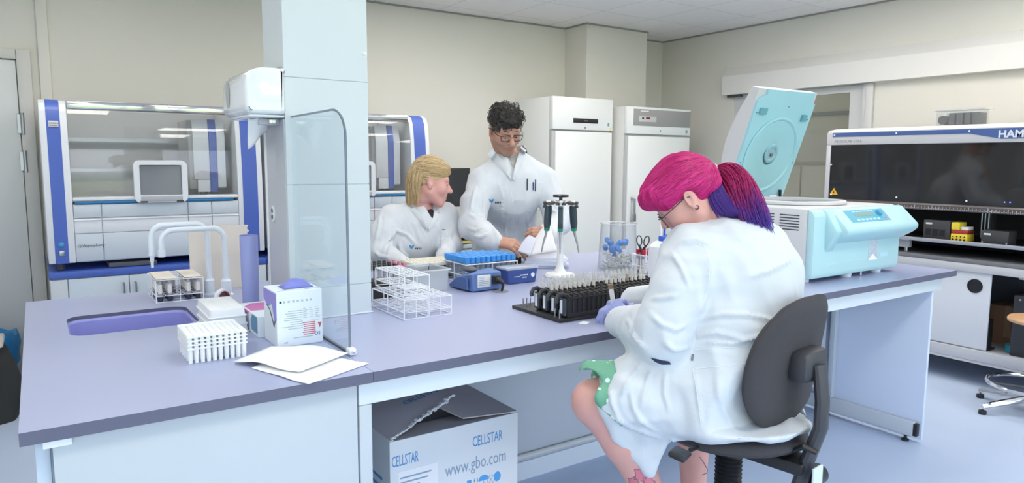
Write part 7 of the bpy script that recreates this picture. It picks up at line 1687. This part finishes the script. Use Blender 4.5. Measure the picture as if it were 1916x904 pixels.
    def flow(q, nn, sd):
        if q.z < -.005 or q.y < -.095: return (0, .05*sd, -1.)
        v = Vector(tl)-q; return v+Vector((0, 0, .2*v.length*(sd-.4)))
    paths = [[W(HF, *q) for q in pt_] for pt_ in combed(hloc, hfl, flow, 2000, rnd, 10, .010, .0016, .5)]
    nf = len(paths)
    for i in range(900):   # loose ends down the neck
        a = rnd.uniform(-1.25, 1.25); x = .070*math.sin(a); y = -.025-.075*math.cos(a); z0 = rnd.uniform(-.015, .055); ln = rnd.uniform(.09, .15); w = rnd.uniform(-.012, .012)
        p0 = onE(np.array([x, y, z0]), 1.02); paths.append([W(HF, p0[0]*(1-.12*t)+w*t*t, p0[1]+.012*t-.012*math.sin(PI*t), p0[2]-ln*t+.0) for t in np.linspace(0, 1, 9)])
    bs_ = [(.66, .49, .27, 1), (.54, .38, .19, 1), (.78, .62, .38, 1), (.40, .27, .13, 1)]; cl_ = [bs_[rnd.randrange(4)] for _ in paths]
    strands('hair_strands', paths, lambda t, i: .0013*(1-.5*t), HS, body, lambda i, t, p: cl_[i], n=3)
    [strands('eyebrow', [[W(HF, q*(.014+.034*t), .089-.014*t*t, .031+.005*math.sin(PI*t)) for t in np.linspace(0, 1, 7)]], lambda t, i: .0022*(1-.4*t), HB_, body, n=6) for q in (-1, 1)]
    for q in (-1, 1):
        MB().ell(Vector(W(HF, q*.031, .0765, .006)), (.0112,)*3, 14).build('eye', EYEW, body); MB().ell(Vector(W(HF, q*.031, .0852, .004)), (.005,)*3, 10).build('iris', IRIS, body); MB().ell(Vector(W(HF, q*.031, .0772, .0105)), (.0142, .0122, .0095), 14).build('eyelid', SKINA, body)
    MB().ell(Vector(W(HF, 0, .075, -.150)), (.003,)*3, 8).build('pendant', CHROME, body)
    # her stool
    st = thing('stool', 'black round lab stool under the seated blonde person', 'stool', (pel[0], pel[1]+.02, 0))
    MB().lathe([(0, .50), (.17, .502), (.185, .515), (.18, .533), (0, .536)], (0, 0, 0), 32).build('seat', mat('black_vinyl', (44, 44, 48), .5), st); MB().lathe([(.028, .06), (.028, .36), (.016, .362), (.016, .50)], (0, 0, 0), 20).build('column', CHROME, st)
    MB().tube([(.20*math.cos(2*PI*k/36), .20*math.sin(2*PI*k/36), .20) for k in range(36)], .010, 8, True).build('foot_ring', CHROME, st)
    for k in range(5):
        a = .3+2*PI*k/5; b = MB(); b.tube([(.02*math.cos(a), .02*math.sin(a), .085), (.27*math.cos(a), .27*math.sin(a), .03)], [.024, .016], 10); b.build('leg', CHROME, st)
        b = MB(); b.tube([(.02*math.cos(a), .02*math.sin(a), .19), (.195*math.cos(a), .195*math.sin(a), .20)], .006, 6); k < 3 and b.build('ring_spoke', CHROME, st)
        MB().lathe([(.018, .0005), (.02, .01), (.012, .03), (0, .03)], (.262*math.cos(a), .262*math.sin(a), 0), 14).build('glide', BLACK, st)
person_blonde()
SKY, LAMP_E, EXPO = 3.8, 12.8, 0.06
# ================================================================ light, world, camera
W = bpy.data.worlds.new('daylight'); SC.world = W; W.use_nodes = True
nt = W.node_tree; nt.nodes.clear()
out = nt.nodes.new('ShaderNodeOutputWorld'); bg = nt.nodes.new('ShaderNodeBackground'); tc = nt.nodes.new('ShaderNodeTexCoord'); sp = nt.nodes.new('ShaderNodeSeparateXYZ'); rp = nt.nodes.new('ShaderNodeValToRGB')
nt.links.new(tc.outputs['Generated'], sp.inputs[0]); nt.links.new(sp.outputs['Z'], rp.inputs[0]); nt.links.new(rp.outputs[0], bg.inputs[0]); nt.links.new(bg.outputs[0], out.inputs[0])
cr = rp.color_ramp; cr.elements[0].position = 0.0; cr.elements[0].color = rgb(150, 170, 130); cr.elements[1].position = .02; cr.elements[1].color = rgb(230, 240, 253)
e = cr.elements.new(1.0); e.color = rgb(150, 195, 255)
bg.inputs[1].default_value = SKY
lampw = mat('lamp_diffuser', (255, 252, 245), .6, emit=(255, 250, 242), es=LAMP_E)
lamp_boost = mat('boosted_lamp_diffuser', (255, 252, 245), .6, emit=(255, 250, 242), es=LAMP_E*1.25)  # same lamp made stronger, added to brighten the dark right corner
lf = mat('lamp_frame', (235, 235, 235), .5)
for i, (x, y) in enumerate([(x, y) for y in (.3, 2.3) for x in (-.7, 1.3, 3.1)]+[(4.75, .3), (4.75, 1.9), (4.4, 3.15)]+[(.2, 4.2), (2.5, 4.35), (3.6, 3.8)]):  # panels along the right and back are added out of view as fill
    t = thing('ceiling_light', 'square recessed ceiling light panel placed out of view to light the room', 'ceiling light', (x, y, ZC), 0, 'ceiling light panels')
    f = MB(); f.box(-.3, .3, -.3, -.28, -.012, -.001); f.box(-.3, .3, .28, .3, -.012, -.001); f.box(-.3, -.28, -.28, .28, -.012, -.001); f.box(.28, .3, -.28, .28, -.012, -.001); f.build('frame', lf, t)
    MB().box(-.28, .28, -.28, .28, -.009, -.002).build('diffuser', lamp_boost if (x, y) == (3.6, 3.8) else lampw, t)
for k, (x0, x1) in enumerate(((XL+.25, .1), (.3, 2.5), (2.7, 4.8))):
    L = bpy.data.lights.new('daylight_portal', 'AREA'); L.shape = 'RECTANGLE'; L.size = x1-x0; L.size_y = 2.33; L.cycles.is_portal = True
    o = bpy.data.objects.new('daylight_portal', L); COL.objects.link(o); o.location = ((x0+x1)/2, YF-.16, 1.385); o.rotation_euler = (-PI/2, 0, 0)
    o.rotation_euler = Vector((0, 1, 0)).to_track_quat('-Z', 'Y').to_euler()
cd = bpy.data.cameras.new('camera'); co = bpy.data.objects.new('camera', cd); COL.objects.link(co)
cd.sensor_fit = 'HORIZONTAL'; cd.sensor_width = 36; cd.lens = FPX/1916*36; cd.clip_start = .05; cd.clip_end = 100
co.matrix_world = Matrix(((CR[0], CU[0], -CF[0], 0), (CR[1], CU[1], -CF[1], 0), (CR[2], CU[2], -CF[2], CAMH), (0, 0, 0, 1)))
SC.camera = co
SC.view_settings.view_transform = 'Standard'; SC.view_settings.look = 'None'; SC.view_settings.exposure = EXPO; SC.view_settings.gamma = 1; SC.view_settings.use_curve_mapping = False
SC.cycles.max_bounces = 10; SC.cycles.diffuse_bounces = 5; SC.cycles.transparent_max_bounces = 24; SC.cycles.use_denoising = True; SC.cycles.sample_clamp_indirect = 6
SC.cycles.caustics_reflective = False; SC.cycles.caustics_refractive = False
